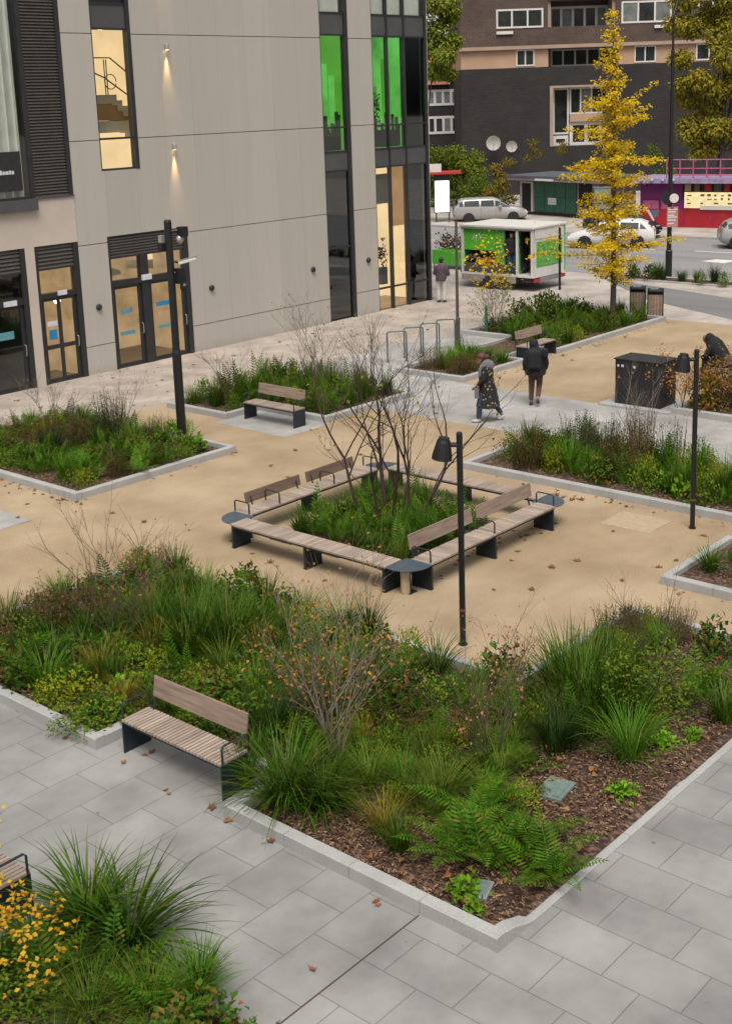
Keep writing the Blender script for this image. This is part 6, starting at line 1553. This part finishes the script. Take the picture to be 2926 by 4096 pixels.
fill('in the front strip of the near bed', [(9.4, 7.2, 12.8, 12.0), (13.2, 7.6, 15.8, 8.9)], 80, dict(fine=3, fern=2, mound=3, broad=2.5, yel=1.5, bright=1, dry=1.5, gold=.6), seed=3, rr=(.22, .38), hh=(.22, .45), gap=.10, keep=lambda x, y: y > 7.2+max(0, (x-9.5))*.05 and not (9.9 < x < 12 and y < 7.6))
fill('along the back kerb of the near bed', [(12.1, 10.6, 12.95, 16.6)], 12, dict(strap=3, fine=1, mound=3, broad=2), seed=4, gap=.12, rr=(.42, .55), hh=(.55, .75))
fill('in the left planter', [(14.8, 20.95, 18.7, 26.9)], 70, dict(fern=5, strap=2, mound=4, dry=2, broad=2, yel=1.5, bright=1), seed=5, gap=.28)
fill('in the planter behind the middle bench', [(22.1, 21.0, 25.2, 25.3), (21.0, 23.4, 22.1, 25.3)], 72, dict(fern=5, strap=3, mound=3, broad=2, yel=1, dry=1.5, fine=2, bright=1), seed=6, hh=(.5, .8), gap=.28)
fill('in the long right planter', [(20.95, 6.5, 23.6, 15.5)], 105, dict(fern=4, strap=3, mound=5, broad=3, dry=.8, yel=1.5, bright=2), seed=7, gap=.3, hh=(.45, .75), keep=lambda x, y: x > 21.25 or y < 10.5)
for (x, y, r, h, k, lb) in ((22.2, 13.2, .55, 1.0, 'dryg', 'tall grey brown seedy perennial in the middle of the long right planter'), (22.6, 12.6, .55, .95, 'dry', 'tall brown perennial behind the middle of the long right planter'), (21.9, 12.5, .5, .85, 'dry', 'rusty brown perennial at the front middle of the long right planter'),
                            (21.35, 10.95, .40, .45, 'lime', 'bright lime plant at the long right planter kerb left of the lamp post'), (21.5, 11.4, .36, .4, 'lime', 'second bright lime plant beside the first at the long right planter kerb'), (22.6, 14.0, .5, .9, 'dryg', 'grey brown stems beside the walkers in the long right planter')):
    put(k, x, y, r, h, lb, z=.07)
fill('in the corner planter at the right edge', [(17.5, 6.8, 19.5, 9.0)], 16, dict(strap=3, fern=2, mound=2, broad=1), seed=8)
for (x, y, r_, h_) in ((35.6, 24.4, .7, 1.1), (36.5, 24.1, .7, 1.15), (37.4, 24.3, .6, 1.0), (36.0, 23.4, .6, .9)):
    put('broad', x, y, r_, h_, 'tall dark leafy bush at the back of the far planter, in front of the trailer', 'tall dark bushes at the back of the far planter', z=.07)
fill('in the far planter by the yellow tree', [(32.4, 20.9, 38.7, 23.0), (33.5, 23.0, 38.7, 24.9)], 74, dict(bright=3, fern=3, mound=2, yel=1, broad=4, strap=3), seed=9, hh=(.4, .7), gap=.45)
fill('in the far planter near the cycle stands', [(27.7, 20.9, 30.4, 23.0)], 18, dict(bright=4, fern=3, mound=1, dry=1), seed=10, keep=lambda x, y: y < 22.4 or x > 28.6)
for (x, y, r_, h_) in ((27.9, 13.85, .7, 1.35), (28.6, 13.7, .7, 1.5), (28.3, 12.9, .75, 1.5), (28.1, 12.0, .75, 1.3), (29.3, 13.3, .75, 1.5), (29.0, 12.0, .75, 1.5), (28.2, 11.1, .7, 1.1), (29.2, 10.9, .7, 1.2), (30.0, 12.6, .7, 1.1), (27.9, 10.2, .6, 1.0)):
    put('orm', x, y, r_, h_, 'dense orange and green leaved shrub in the right back planter', 'dense orange and green shrubs in the right back planter', z=.07)
fill('in the right back planter', [(27.6, 6.5, 31.5, 13.4)], 44, dict(mound=3, broad=3, dry=2, yel=2, strap=2), seed=11, hh=(.4, .7), gap=.5)
fill('inside the bench square', [(15.25, 12.8, 18.15, 15.8)], 95, dict(strap=4, fern=4, fine=1, mound=2.5, yel=1, bright=2), seed=12, gap=.16, hh=(.4, .62))
fill('along the roadside verge', [(46.6, 6, 47.9, 27.4)], 40, dict(mound=2, broad=3, strap=2, blue=2, fern=1), seed=13, hh=(.4, .8), gap=.5)
fill('in the bottom left corner bed', [(3.4, 6.4, 6.1, 9.7)], 26, dict(fern=3, strap=2, fine=2, mound=1, broad=2), seed=14, hh=(.25, .4), gap=.3)

# planting that carries on past the right edge of the photo
fill('in the long right planter', [(20.95, -2.5, 23.6, 6.5)], 60, dict(fern=4, strap=3, mound=5, broad=3, yel=1), seed=21, gap=.42, hh=(.4, .7))
fill('in the corner planter at the right edge', [(17.5, 2.2, 19.5, 6.8)], 20, dict(strap=3, fern=2, mound=2, broad=1), seed=22)
fill('in the right back planter', [(27.6, -2, 32.8, 6.5)], 45, dict(mound=3, broad=3, dry=2, yel=2, strap=2), seed=23, gap=.5, hh=(.4, .7))
# ---- bare shrubs: stems + leaves as parts
def bare_shrub(label, x, y, h, spread, leafmat_, seed, n=7, frac=.35, leaf=(.055, .035), depth=3, wood='twig', group=None, z=.05, twig_r=.011):
    e = empty('bare_shrub', label, 'shrub', (x, y, z), 0, group); r = random.Random(seed); st = MB(); lv = []
    for i in range(n):
        a = 2*math.pi*i/n+r.gauss(0, .3); l = r.uniform(.15, .9)*spread/h
        d = Vector((math.cos(a)*l, math.sin(a)*l, 1)); branchy(st, lv, (.05*math.cos(a), .05*math.sin(a), 0), d, h*.5*r.uniform(.8, 1.15), twig_r*r.uniform(.8, 1.2), depth, r, 2, .45, .15, 4)
    st.build('stems', M[wood], e); leaves_at(lv, frac, leaf[0], leaf[1], r).build('leaves', G[leafmat_], e)
    return e
(tw1, tw2, tw3, tw4) = TWIGS
bare_shrub(tw1[4], tw1[0], tw1[1], 2.35, 1.35, 'orange', 51, 10, .34, (.06, .042), wood='twig_pale', twig_r=.013)
bare_shrub(tw2[4], tw2[0], tw2[1], 1.65, 1.15, 'pinkor', 52, 10, .30, (.05, .034), wood='twig')
bare_shrub(tw3[4], tw3[0], tw3[1], 2.1, 1.2, 'pinkor', 53, 10, .16, (.05, .034), wood='twig')
bare_shrub(tw4[4], tw4[0], tw4[1], 1.35, .8, 'pinkor', 54, 5, .03, (.045, .03), wood='twig')
bare_shrub('leafy orange flecked shrub hiding the foot of the taller bare shrub', tw1[0]+.35, tw1[1]+.7, 1.35, 1.2, 'orange', 55, 8, .4, (.06, .042), wood='twig')
bare_shrub('thin bare shrub beside the walkers at the back of the long right planter', 23.3, 13.0, 2.0, .8, 'pinkor', 56, 5, .05, wood='twig_pale')
bare_shrub('bare grey stems in the long right planter near the right edge', 22.9, 9.2, 1.4, .7, 'pinkor', 57, 4, .02, wood='twig')
bare_shrub('bare pinkish twigs above the back left of the left planter', 17.9, 23.7, 1.7, .9, 'pinkor', 58, 6, .06, wood='twig_pale')
bare_shrub('bare twigs near the left photo edge of the left planter', 17.6, 26.0, 1.4, .9, 'pinkor', 59, 6, .06, wood='twig_pale')
bare_shrub('bare pink twigs at the left end of the middle planter', 22.6, 25.0, 1.5, .9, 'pinkor', 60, 6, .12, wood='twig_pale')
bare_shrub('slender bare shrub in the middle planter with a few yellow green leaves', 23.9, 23.2, 2.6, 1.1, 'few', 61, 5, .10, (.075, .05), wood='twig')
bare_shrub('upright bare shrub with yellow leaves at the right end of the middle planter', 24.6, 21.6, 2.4, .7, 'few', 62, 4, .12, (.075, .05), wood='twig')
bare_shrub('yellow leaved bare shrub in front of the trailer', 34.9, 25.0, 3.0, 1.5, 'yelleaf', 63, 7, .6, (.13, .10), wood='twig')
bare_shrub('pale twiggy shrub with yellow flecks at the left of the far planter', 33.9, 24.2, 1.8, 1.3, 'few', 64, 8, .5, (.08, .05), wood='twig_pale')
for i, (x, y, s) in enumerate(((28.4, 12.3, 1.5), (29.3, 11.2, 1.6), (28.6, 10.2, 1.5), (28.0, 13.4, 1.4), (30.2, 12.6, 1.5))):
    bare_shrub(('orange and green leaved shrub behind the right lamp post, leftmost beside the black cabinet' if i == 3 else 'orange and green leaved shrub in the right back planter behind the lamp post'), x, y, s, 1.2, 'orange' if i % 2 else 'yel', 70+i, 8, .75, (.075, .055), group='orange leaved shrubs in the right back planter' if i != 3 else None)
bare_shrub('orange leaved shrub overhanging the right side of the black cabinet', 27.6, 14.25, 1.25, 1.0, 'orange', 78, 6, .6, (.075, .055))
# corner bed: orange flowers and a taller yellowing stem
e = empty('golden_shrub', 'low plant crowded with golden orange leaves at the bottom left photo edge', 'plant', (5.30, 9.25, .03)); r = random.Random(81)
fm = mound(620, .6, .5, .06, .03, 82); fm.build('leaves', G['mound'], e)
fl = MB()
for i in range(130):
    a, q = r.uniform(0, 6.28), .62*math.sqrt(r.random()); c = Vector((q*math.cos(a), q*math.sin(a), .60-q*q*.7+r.gauss(0, .07)))
    for k in range(r.randint(2, 5)):
        leaf(fl, c+Vector((r.gauss(0, .03), r.gauss(0, .03), r.gauss(0, .025))), Vector((r.gauss(0, 1), r.gauss(0, 1), r.gauss(.1, .6))), Vector((r.gauss(0, .5), r.gauss(0, .5), 1)), r.uniform(.04, .065), r.uniform(.036, .056), .1)
fl.build('golden_leaves', G['flower'], e)
bare_shrub('yellow and brown leaved stem above the bench at the left photo edge', 5.42, 10.25, 1.45, .5, 'yelleaf', 83, 5, .8, (.085, .065), depth=2)

# ---- trees
def tree_parts(label, x, y, group=None, z=0): return empty('tree', label, 'tree', (x, y, z), 0, group)
# multi-stemmed bare tree in the bench square
e = tree_parts('bare multi stemmed tree with dark bark inside the bench square', 16.75, 14.35)
tk = MB(); lv = []; r = random.Random(91)
su, sf_ = Uh, Fh
def fork(p, d, L, rad, depth):
    pts = [Vector(p)]; q = Vector(p); dd = Vector(d).normalized()
    for i in range(4):
        dd = (dd+Vector((r.gauss(0, .07), r.gauss(0, .07), .02))).normalized(); q = q+dd*L/4; pts.append(q.copy())
    tk.tube(pts, [rad*(1-.42*i/4) for i in range(5)], 7 if rad > .015 else 4, cap=False)
    if depth == 0:
        lv.append((pts[-1], dd.copy())); lv.append((pts[2], dd.copy())); return
    for k in range(r.choice((2, 3, 3)) if depth > 1 else r.choice((3, 3, 4))):
        t = pts[-1] if k == 0 else r.choice(pts[2:]); a = dd.orthogonal(); a.rotate(Matrix.Rotation(r.uniform(0, 6.28), 3, dd))
        fork(t, (dd+a*(.22 if k == 0 else r.uniform(.3, .6))+Vector((0, 0, .06))), L*r.uniform(.60, .82), rad*(.62 if k == 0 else .45), depth-1)
for (b0, b1, lu, lf_, L, rad) in ((-.40, 0, -.42, .1, 1.45, .036), (-.05, .1, -.16, .15, 1.42, .050), (.03, -.1, .10, -.25, 1.3, .042), (.30, 0, .10, .1, 1.35, .034), (.42, .1, .62, 0, 1.25, .038), (.1, .3, .3, .3, 1.15, .032), (-.2, -.2, -.3, -.3, 1.1, .03)):
    fork(su*b0+sf_*b1, su*lu+sf_*lf_+Vector((0, 0, 1)), L, rad, 4)
tk.build('trunk', M['bark_dark'], e); leaves_at(lv, .10, .085, .06, r).build('crown', G['few'], e)
# yellow ginkgo-like tree
gx, gy = 37.6, 22.0
e = tree_parts('narrow bright yellow tree in the far planter', gx, gy, z=.05)
tk = MB(); lf = MB(); r = random.Random(95)
tk.tube([(0, 0, 0), (.02, 0, 1.2), (0, .01, 3), (-.05, 0, 6), (-.12, 0, 8.5), (-.18, 0, 10.0)], [.115, .095, .08, .06, .035, .012], 10)
prof = [(1.55, .6, .6), (2.0, 1.5, 1.2), (2.55, 2.45, 1.9), (3.05, 1.0, .8), (3.65, 1.3, 1.15), (4.15, .9, .8), (4.85, 1.45, 1.25), (5.4, 2.0, 1.6), (5.85, .8, .6), (6.45, 1.2, 1.3), (7.0, .9, .6), (7.35, 1.05, .7), (7.9, .55, .5), (8.35, .6, .3), (8.75, .3, .2), (9.1, .35, .22), (9.5, .2, .14), (9.9, .12, .12)]
def cluster(c, s, n):
    for i in range(n):
        p = c+Vector((r.gauss(0, s), r.gauss(0, s), r.gauss(0, s*.55))); d = Vector((r.gauss(0, 1), r.gauss(0, 1), r.gauss(-.2, .6)))
        leaf(lf, p, d, Vector((r.gauss(0, .6), r.gauss(0, .6), 1)), r.uniform(.065, .115), r.uniform(.065, .105), .12)
for (z, wl, wr) in prof:
    nb = 8 if z < 8 else 5
    for k in range(nb):
        a = 2*math.pi*k/nb+r.gauss(0, .25); u = math.cos(a); ln = (wr if u > 0 else wl); ln = (ln*abs(u)+min(wl, wr)*.9*abs(math.sin(a)))*r.uniform(.65, 1.08)
        d = (su*math.cos(a)+sf_*math.sin(a)); b = Vector((-.02*z, 0, z+r.gauss(0, .12))); tip = b+d*ln+Vector((0, 0, ln*r.uniform(-.08, .22)))
        tk.tube([b, b.lerp(tip, .5)+Vector((0, 0, -.03)), tip], [.016, .011, .004], 3, cap=False)
        m_ = max(2, int(ln/.11))
        for i in range(m_):
            t = (i+.6)/m_
            if r.random() < .14: continue
            cluster(b.lerp(tip, t)+Vector((0, 0, r.gauss(0, .05))), .08+.05*(1-t), 12)
# one longer branch reaching up to the right
for (z0, du, dz) in ((6.9, 1.45, 1.05), (6.3, 1.15, .9)):
    b = Vector((-.1, 0, z0)); tip = b+su*du+Vector((0, 0, dz)); tk.tube([b, b.lerp(tip, .5), tip], [.02, .012, .005], 4, cap=False)
    for i in range(13): cluster(b.lerp(tip, .12+i*.07), .07, 7)
tk.build('trunk', M['bark_grey'], e); cluster_c = [cluster(Vector((-.02*z_, 0, z_)), .16, 9) for z_ in [2+.22*q_ for q_ in range(36)]]
lf.build('crown', G['yelleaf'], e)
# leafy background trees / hedges: crown of many clumps
def crown(mb, blobs, n, L, r, flat=.75):
    for i in range(n):
        c, rad = r.choice(blobs); v = Vector((r.gauss(0, 1), r.gauss(0, 1), r.gauss(0, 1))).normalized()*rad*(r.uniform(.45, 1.08)); v.z *= flat
        leaf(mb, Vector(c)+v, v*.5+Vector((r.gauss(0, .5), r.gauss(0, .5), r.gauss(-.4, .4))), (v.normalized()+Vector((0, 0, .7))), L*r.uniform(.6, 1.3), L*r.uniform(.4, .7))
def bg_tree(label, D, u, h, blobs, n, L, mat, seed, name='tree', cat='tree', trunk=True, group=None):
    e = frame_empty(name, label, cat, D, u, 0, group); r = random.Random(seed); cm = MB()
    crown(cm, blobs, n, L, r)
    if trunk:
        t = MB(); t.tube([(0, 0, 0), (.05, 0, h*.35), (.1, .1, h*.75)], [.28, .2, .08], 8)
        for (c, rad) in blobs[::5]: t.tube([(.05, 0, h*.32), tuple(Vector((c[0]*.4, c[1]*.4, h*.32+(c[2]-h*.32)*.6))), tuple(Vector(c))], [.07, .04, .02], 5, cap=False)
        t.build('trunk', M['bark_grey'], e)
        cm.build('crown', G[mat], e)
    else: cm.build('foliage', G[mat], e)
    return e
rr = random.Random(5)
bg_tree('green and yellow leaved tree right of the office corner before the brown block', 85, 4.2, 12, [((x, rr.uniform(-1, 1), z), s) for x, z, s in ((.4, 14.2, 1.5), (1.6, 13.6, 1.2), (-.6, 12.6, 1.5), (1.3, 12.0, 1.1), (2.1, 11.2, .75), (.6, 11.0, 1.1), (1.5, 10.2, .8), (1.0, 9.4, .8), (1.9, 9.2, .5), (-.8, 10.6, 1.2), (2.1, 12.9, .6))], 8200, .27, 'treegreen', 21)
bl = [((-1.7+1.15*i+rr.gauss(0, .2), rr.uniform(-1.2, 1.2), 4.2+1.25*j+rr.gauss(0, .25)), rr.uniform(.75, 1.15)) for i in range(5) for j in range(9) if rr.random() < .85 and not (i == 0 and j < 1)] + [((-2.4, 0, 9.4), .7), ((-2.3, 0, 8.0), .6), ((-2.6, 0, 11.3), .8), ((-1.6, 0, 5.2), .9), ((-.9, 0, 4.4), .8), ((-2.4, 0, 12.6), .8)]
bg_tree('large ochre and green leaved tree at the upper right photo edge', 74, 20.8, 13, bl, 24000, .27, 'ochre', 22)
bg_tree('pale green overgrown hedge between the office corner and the satellite dishes', 92, 6.3, 3, [((-1.9+.65*i, rr.uniform(-.6, .6), z+rr.gauss(0, .2)), rr.uniform(.75, 1.0)) for i in range(7) for z in (.9, 2.0, 3.1, 3.9-.17*i)], 12000, .22, 'treegreen', 23, 'hedge', 'hedge', False)
bg_tree('dark green hedge left of the green kiosk', 88, 8.6, 2, [((rr.uniform(-1.2, 1.0), rr.uniform(-.5, .5), z), rr.uniform(.6, .85)) for z in (.8, 1.0, 1.4, 1.7, 1.1, 2.0, 1.5)], 3600, .16, 'hedge', 24, 'hedge', 'hedge', False)
bg_tree('yellow leaved bush beside the green kiosk under the smaller dish', 85, 9.3, 3.4, [((rr.uniform(-.7, .9), rr.uniform(-.3, .3), z), rr.uniform(.4, .6)) for z in (1.0, 1.4, 1.9, 2.3, 2.7, 3.1, 3.4, 1.2, 1.6, 2.1, 2.5)], 2000, .17, 'gold', 25, 'bush', 'bush', False)
bg_tree('yellow speckled bush behind the green kiosk roof', 92, 13.4, 4, [((rr.uniform(-1.5, 2.5), rr.uniform(-.3, .3), z), rr.uniform(.3, .5)) for z in (3.6, 4.2, 4.8, 3.3, 3.7, 4.4, 3.9)], 700, .16, 'gold', 26, 'bush', 'bush', False)
bg_tree('low scrub in front of the black brick wall behind the kiosks', 96, 20, 3, [((rr.uniform(-5, 6), rr.uniform(-.3, .3), rr.uniform(1.5, 3.6)), rr.uniform(.4, .8)) for _ in range(14)], 2200, .18, 'hedge', 27, 'hedge', 'hedge', False)
bg_tree('tall narrow yellow green bush behind the purple kiosk right of the tall pole', 90, 23.3, 4, [((rr.uniform(-.3, .3), 0, z), .5) for z in (3.2, 3.8, 4.4, 5.0, 5.5)], 700, .16, 'yel', 28, 'bush', 'bush', False)

# ---- ground stuff: mulch chips, leaf litter, low ground cover
def scatter(name, rects_, dens, fn, mat, seed, kind='stuff', label=None):
    mb = MB(); r = random.Random(seed)
    for (x0, y0, x1, y1) in rects_:
        for i in range(int(dens*(x1-x0)*(y1-y0))): fn(mb, r.uniform(x0, x1), r.uniform(y0, y1), r)
    return mb.build(name, mat, kind=kind, label=label)
def chip(mb, x, y, r):
    a = r.uniform(0, 6.28); L, w = r.uniform(.02, .06), r.uniform(.007, .018); t = r.uniform(-.5, .5); z = r.uniform(.075, .105)
    d = Vector((math.cos(a), math.sin(a), t*.6)); s = Vector((-math.sin(a), math.cos(a), r.uniform(-.5, .5)))
    p = Vector((x, y, z)); mb.quad(p-d*L/2-s*w/2, p+d*L/2-s*w/2, p+d*L/2+s*w/2, p-d*L/2+s*w/2)
scatter('bark_mulch', [(8.56, 6.18, 13.5, 9.5), (9.3, 9.5, 11, 12), (8.56, 12.2, 9.6, 14.2)], 950, chip, M['chip'], 101)
scatter('bark_mulch', [(13.5, 6.18, 15.85, 8.8)], 500, chip, M['chip'], 102)
scatter('bark_mulch', [(20.9, 8, 21.5, 15.5), (17.5, 7, 19.5, 9), (14.7, 20.95, 18.7, 21.6), (14.65, 21.5, 15.2, 24)], 320, chip, M['chip'], 103)
def lowleaf(mb, x, y, r):
    leaf(mb, Vector((x, y, r.uniform(.06, .14))), Vector((r.gauss(0, 1), r.gauss(0, 1), r.uniform(.2, 1))), Vector((0, 0, 1)), r.uniform(.03, .09), r.uniform(.02, .045))
covered = [(8.7, 9.6, 12.8, 17)]
scatter('ground_cover', [(9.4, 7.4, 12.8, 12.2), (8.7, 12.3, 12.8, 16.4)], 120, lowleaf, G['mound'], 111)
scatter('ground_cover', [(14.8, 21.2, 18.7, 26.9), (22.1, 21.0, 25.2, 25.3), (21.0, 23.4, 22.1, 25.3), (21.4, 7, 23.6, 15.5), (27.7, 20.9, 30.4, 22.8), (32.4, 20.9, 38.7, 23.0), (15.3, 12.85, 18.1, 15.75), (27.7, 6, 32, 13.3), (17.8, 7, 19.5, 8.8)], 80, lowleaf, G['mound'], 112)
scatter('ground_cover', [(2.5, 5, 6.1, 9.7)], 200, lowleaf, G['mound'], 113)
def litter(mb, x, y, r):
    leaf(mb, Vector((x, y, .105+r.uniform(0, .03))), Vector((r.gauss(0, 1), r.gauss(0, 1), r.gauss(0, .15))), Vector((r.gauss(0, .3), r.gauss(0, .3), 1)), r.uniform(.05, .11), r.uniform(.04, .08), .35)
scatter('leaf_litter', [(8.6, 6.2, 15.8, 8.9), (9.3, 9, 12.8, 12)], 9, litter, G['fallen'], 121)
scatter('leaf_litter', [(20.95, 7, 21.6, 15.5), (14.75, 21, 15.4, 24), (21, 23.4, 23, 25)], 8, litter, G['fallen'], 122)
def sett_litter(mb, x, y, r): leaf(mb, Vector((x, y, .008)), Vector((r.gauss(0, 1), r.gauss(0, 1), 0)), Vector((r.gauss(0, .2), r.gauss(0, .2), 1)), r.uniform(.05, .11), r.uniform(.04, .08), .2)
scatter('leaf_litter', [(13, 25.9, 39, 30.5), (20.1, 13.2, 20.7, 15.5)], 1.6, sett_litter, G['fallen'], 123)
scatter('leaf_litter', [(33, 20.3, 38.9, 20.68), (28, 20.2, 31, 20.65)], 14, sett_litter, G['fallen'], 124)
scatter('leaf_litter', [(20.3, 11.9, 20.7, 12.9), (14.6, 24.2, 14.4, 20.9), (14.15, 20.6, 14.45, 23.0), (15.1, 12.15, 18.4, 12.6)], 14, sett_litter, G['fallen'], 125)
scatter('leaf_litter', [(20.45, 6.5, 20.71, 15.7), (14.2, 20.8, 14.47, 26), (14.6, 20.5, 18.8, 20.74), (13.0, 9.1, 13.15, 16.5), (17.05, 5, 17.32, 9.2), (22.2, 20.6, 25.3, 20.84)], 9, sett_litter, G['fallen'], 126)
# single fallen leaves
lm = []
for s in range(4):
    r = random.Random(200+s); mb = MB(); n = 11
    pts = []
    for i in range(n):
        a = 2*math.pi*i/n; q = (.045 if i % 2 else .085)*r.uniform(.8, 1.15); pts.append(Vector((q*math.cos(a), q*math.sin(a), .012+.55*q*q*8*r.uniform(.1, .9))))
    c = Vector((0, 0, .012)); k = len(mb.v); mb.v = [tuple(c)]+[tuple(p) for p in pts]
    for i in range(n): mb.f.append((0, 1+i, 1+(i+1) % n)); mb.m.append(0)
    mb.tube([(-.07, 0, .01), (-.12, .01, .012)], .003, 4)
    lm.append(mb.mesh('fallen_leaf', G['fallen']))
r = random.Random(9)
def fallen(x, y, label, group, z=.004, s=1.0):
    o = bpy.data.objects.new('fallen_leaf', r.choice(lm)); COL.objects.link(o); o.location = (x, y, z); q = s*r.uniform(.7, 1.25); o.scale = (q, q*r.uniform(.6, 1), q*r.uniform(.6, 1.6)); o.rotation_euler = (0, 0, r.uniform(0, 6.28)); tag(o, label, 'leaf', group)
LP = {0: 'curled orange leaf on the paving at the foot of the bench right end', 1: 'rust leaf on the paving against the kerb by the strappy grass', 2: 'largest rust leaf on the paving beside the near kerb', 3: 'single pale yellow leaf on the paving before the bench', 4: 'brown leaf on the paving at the left bench leg', 7: 'upper of two small brown leaves by the movement joint', 8: 'lower of two small brown leaves by the movement joint', 9: 'orange leaf lying on the flush kerb at the right of the mulch'}
for i, (x, y) in enumerate(LEAF_PAVE): fallen(x, y, LP.get(i, 'small brown leaf on the grey foreground paving'), None if i in LP else 'small leaves on the grey paving', s=.9 if i in (0, 1, 2, 9) else .6)
for (x, y) in LEAF_GRAV: fallen(x, y, 'brown leaf scattered on the gravel court and pinkish paving', 'fallen leaves on the gravel and pinkish paving', s=.85)
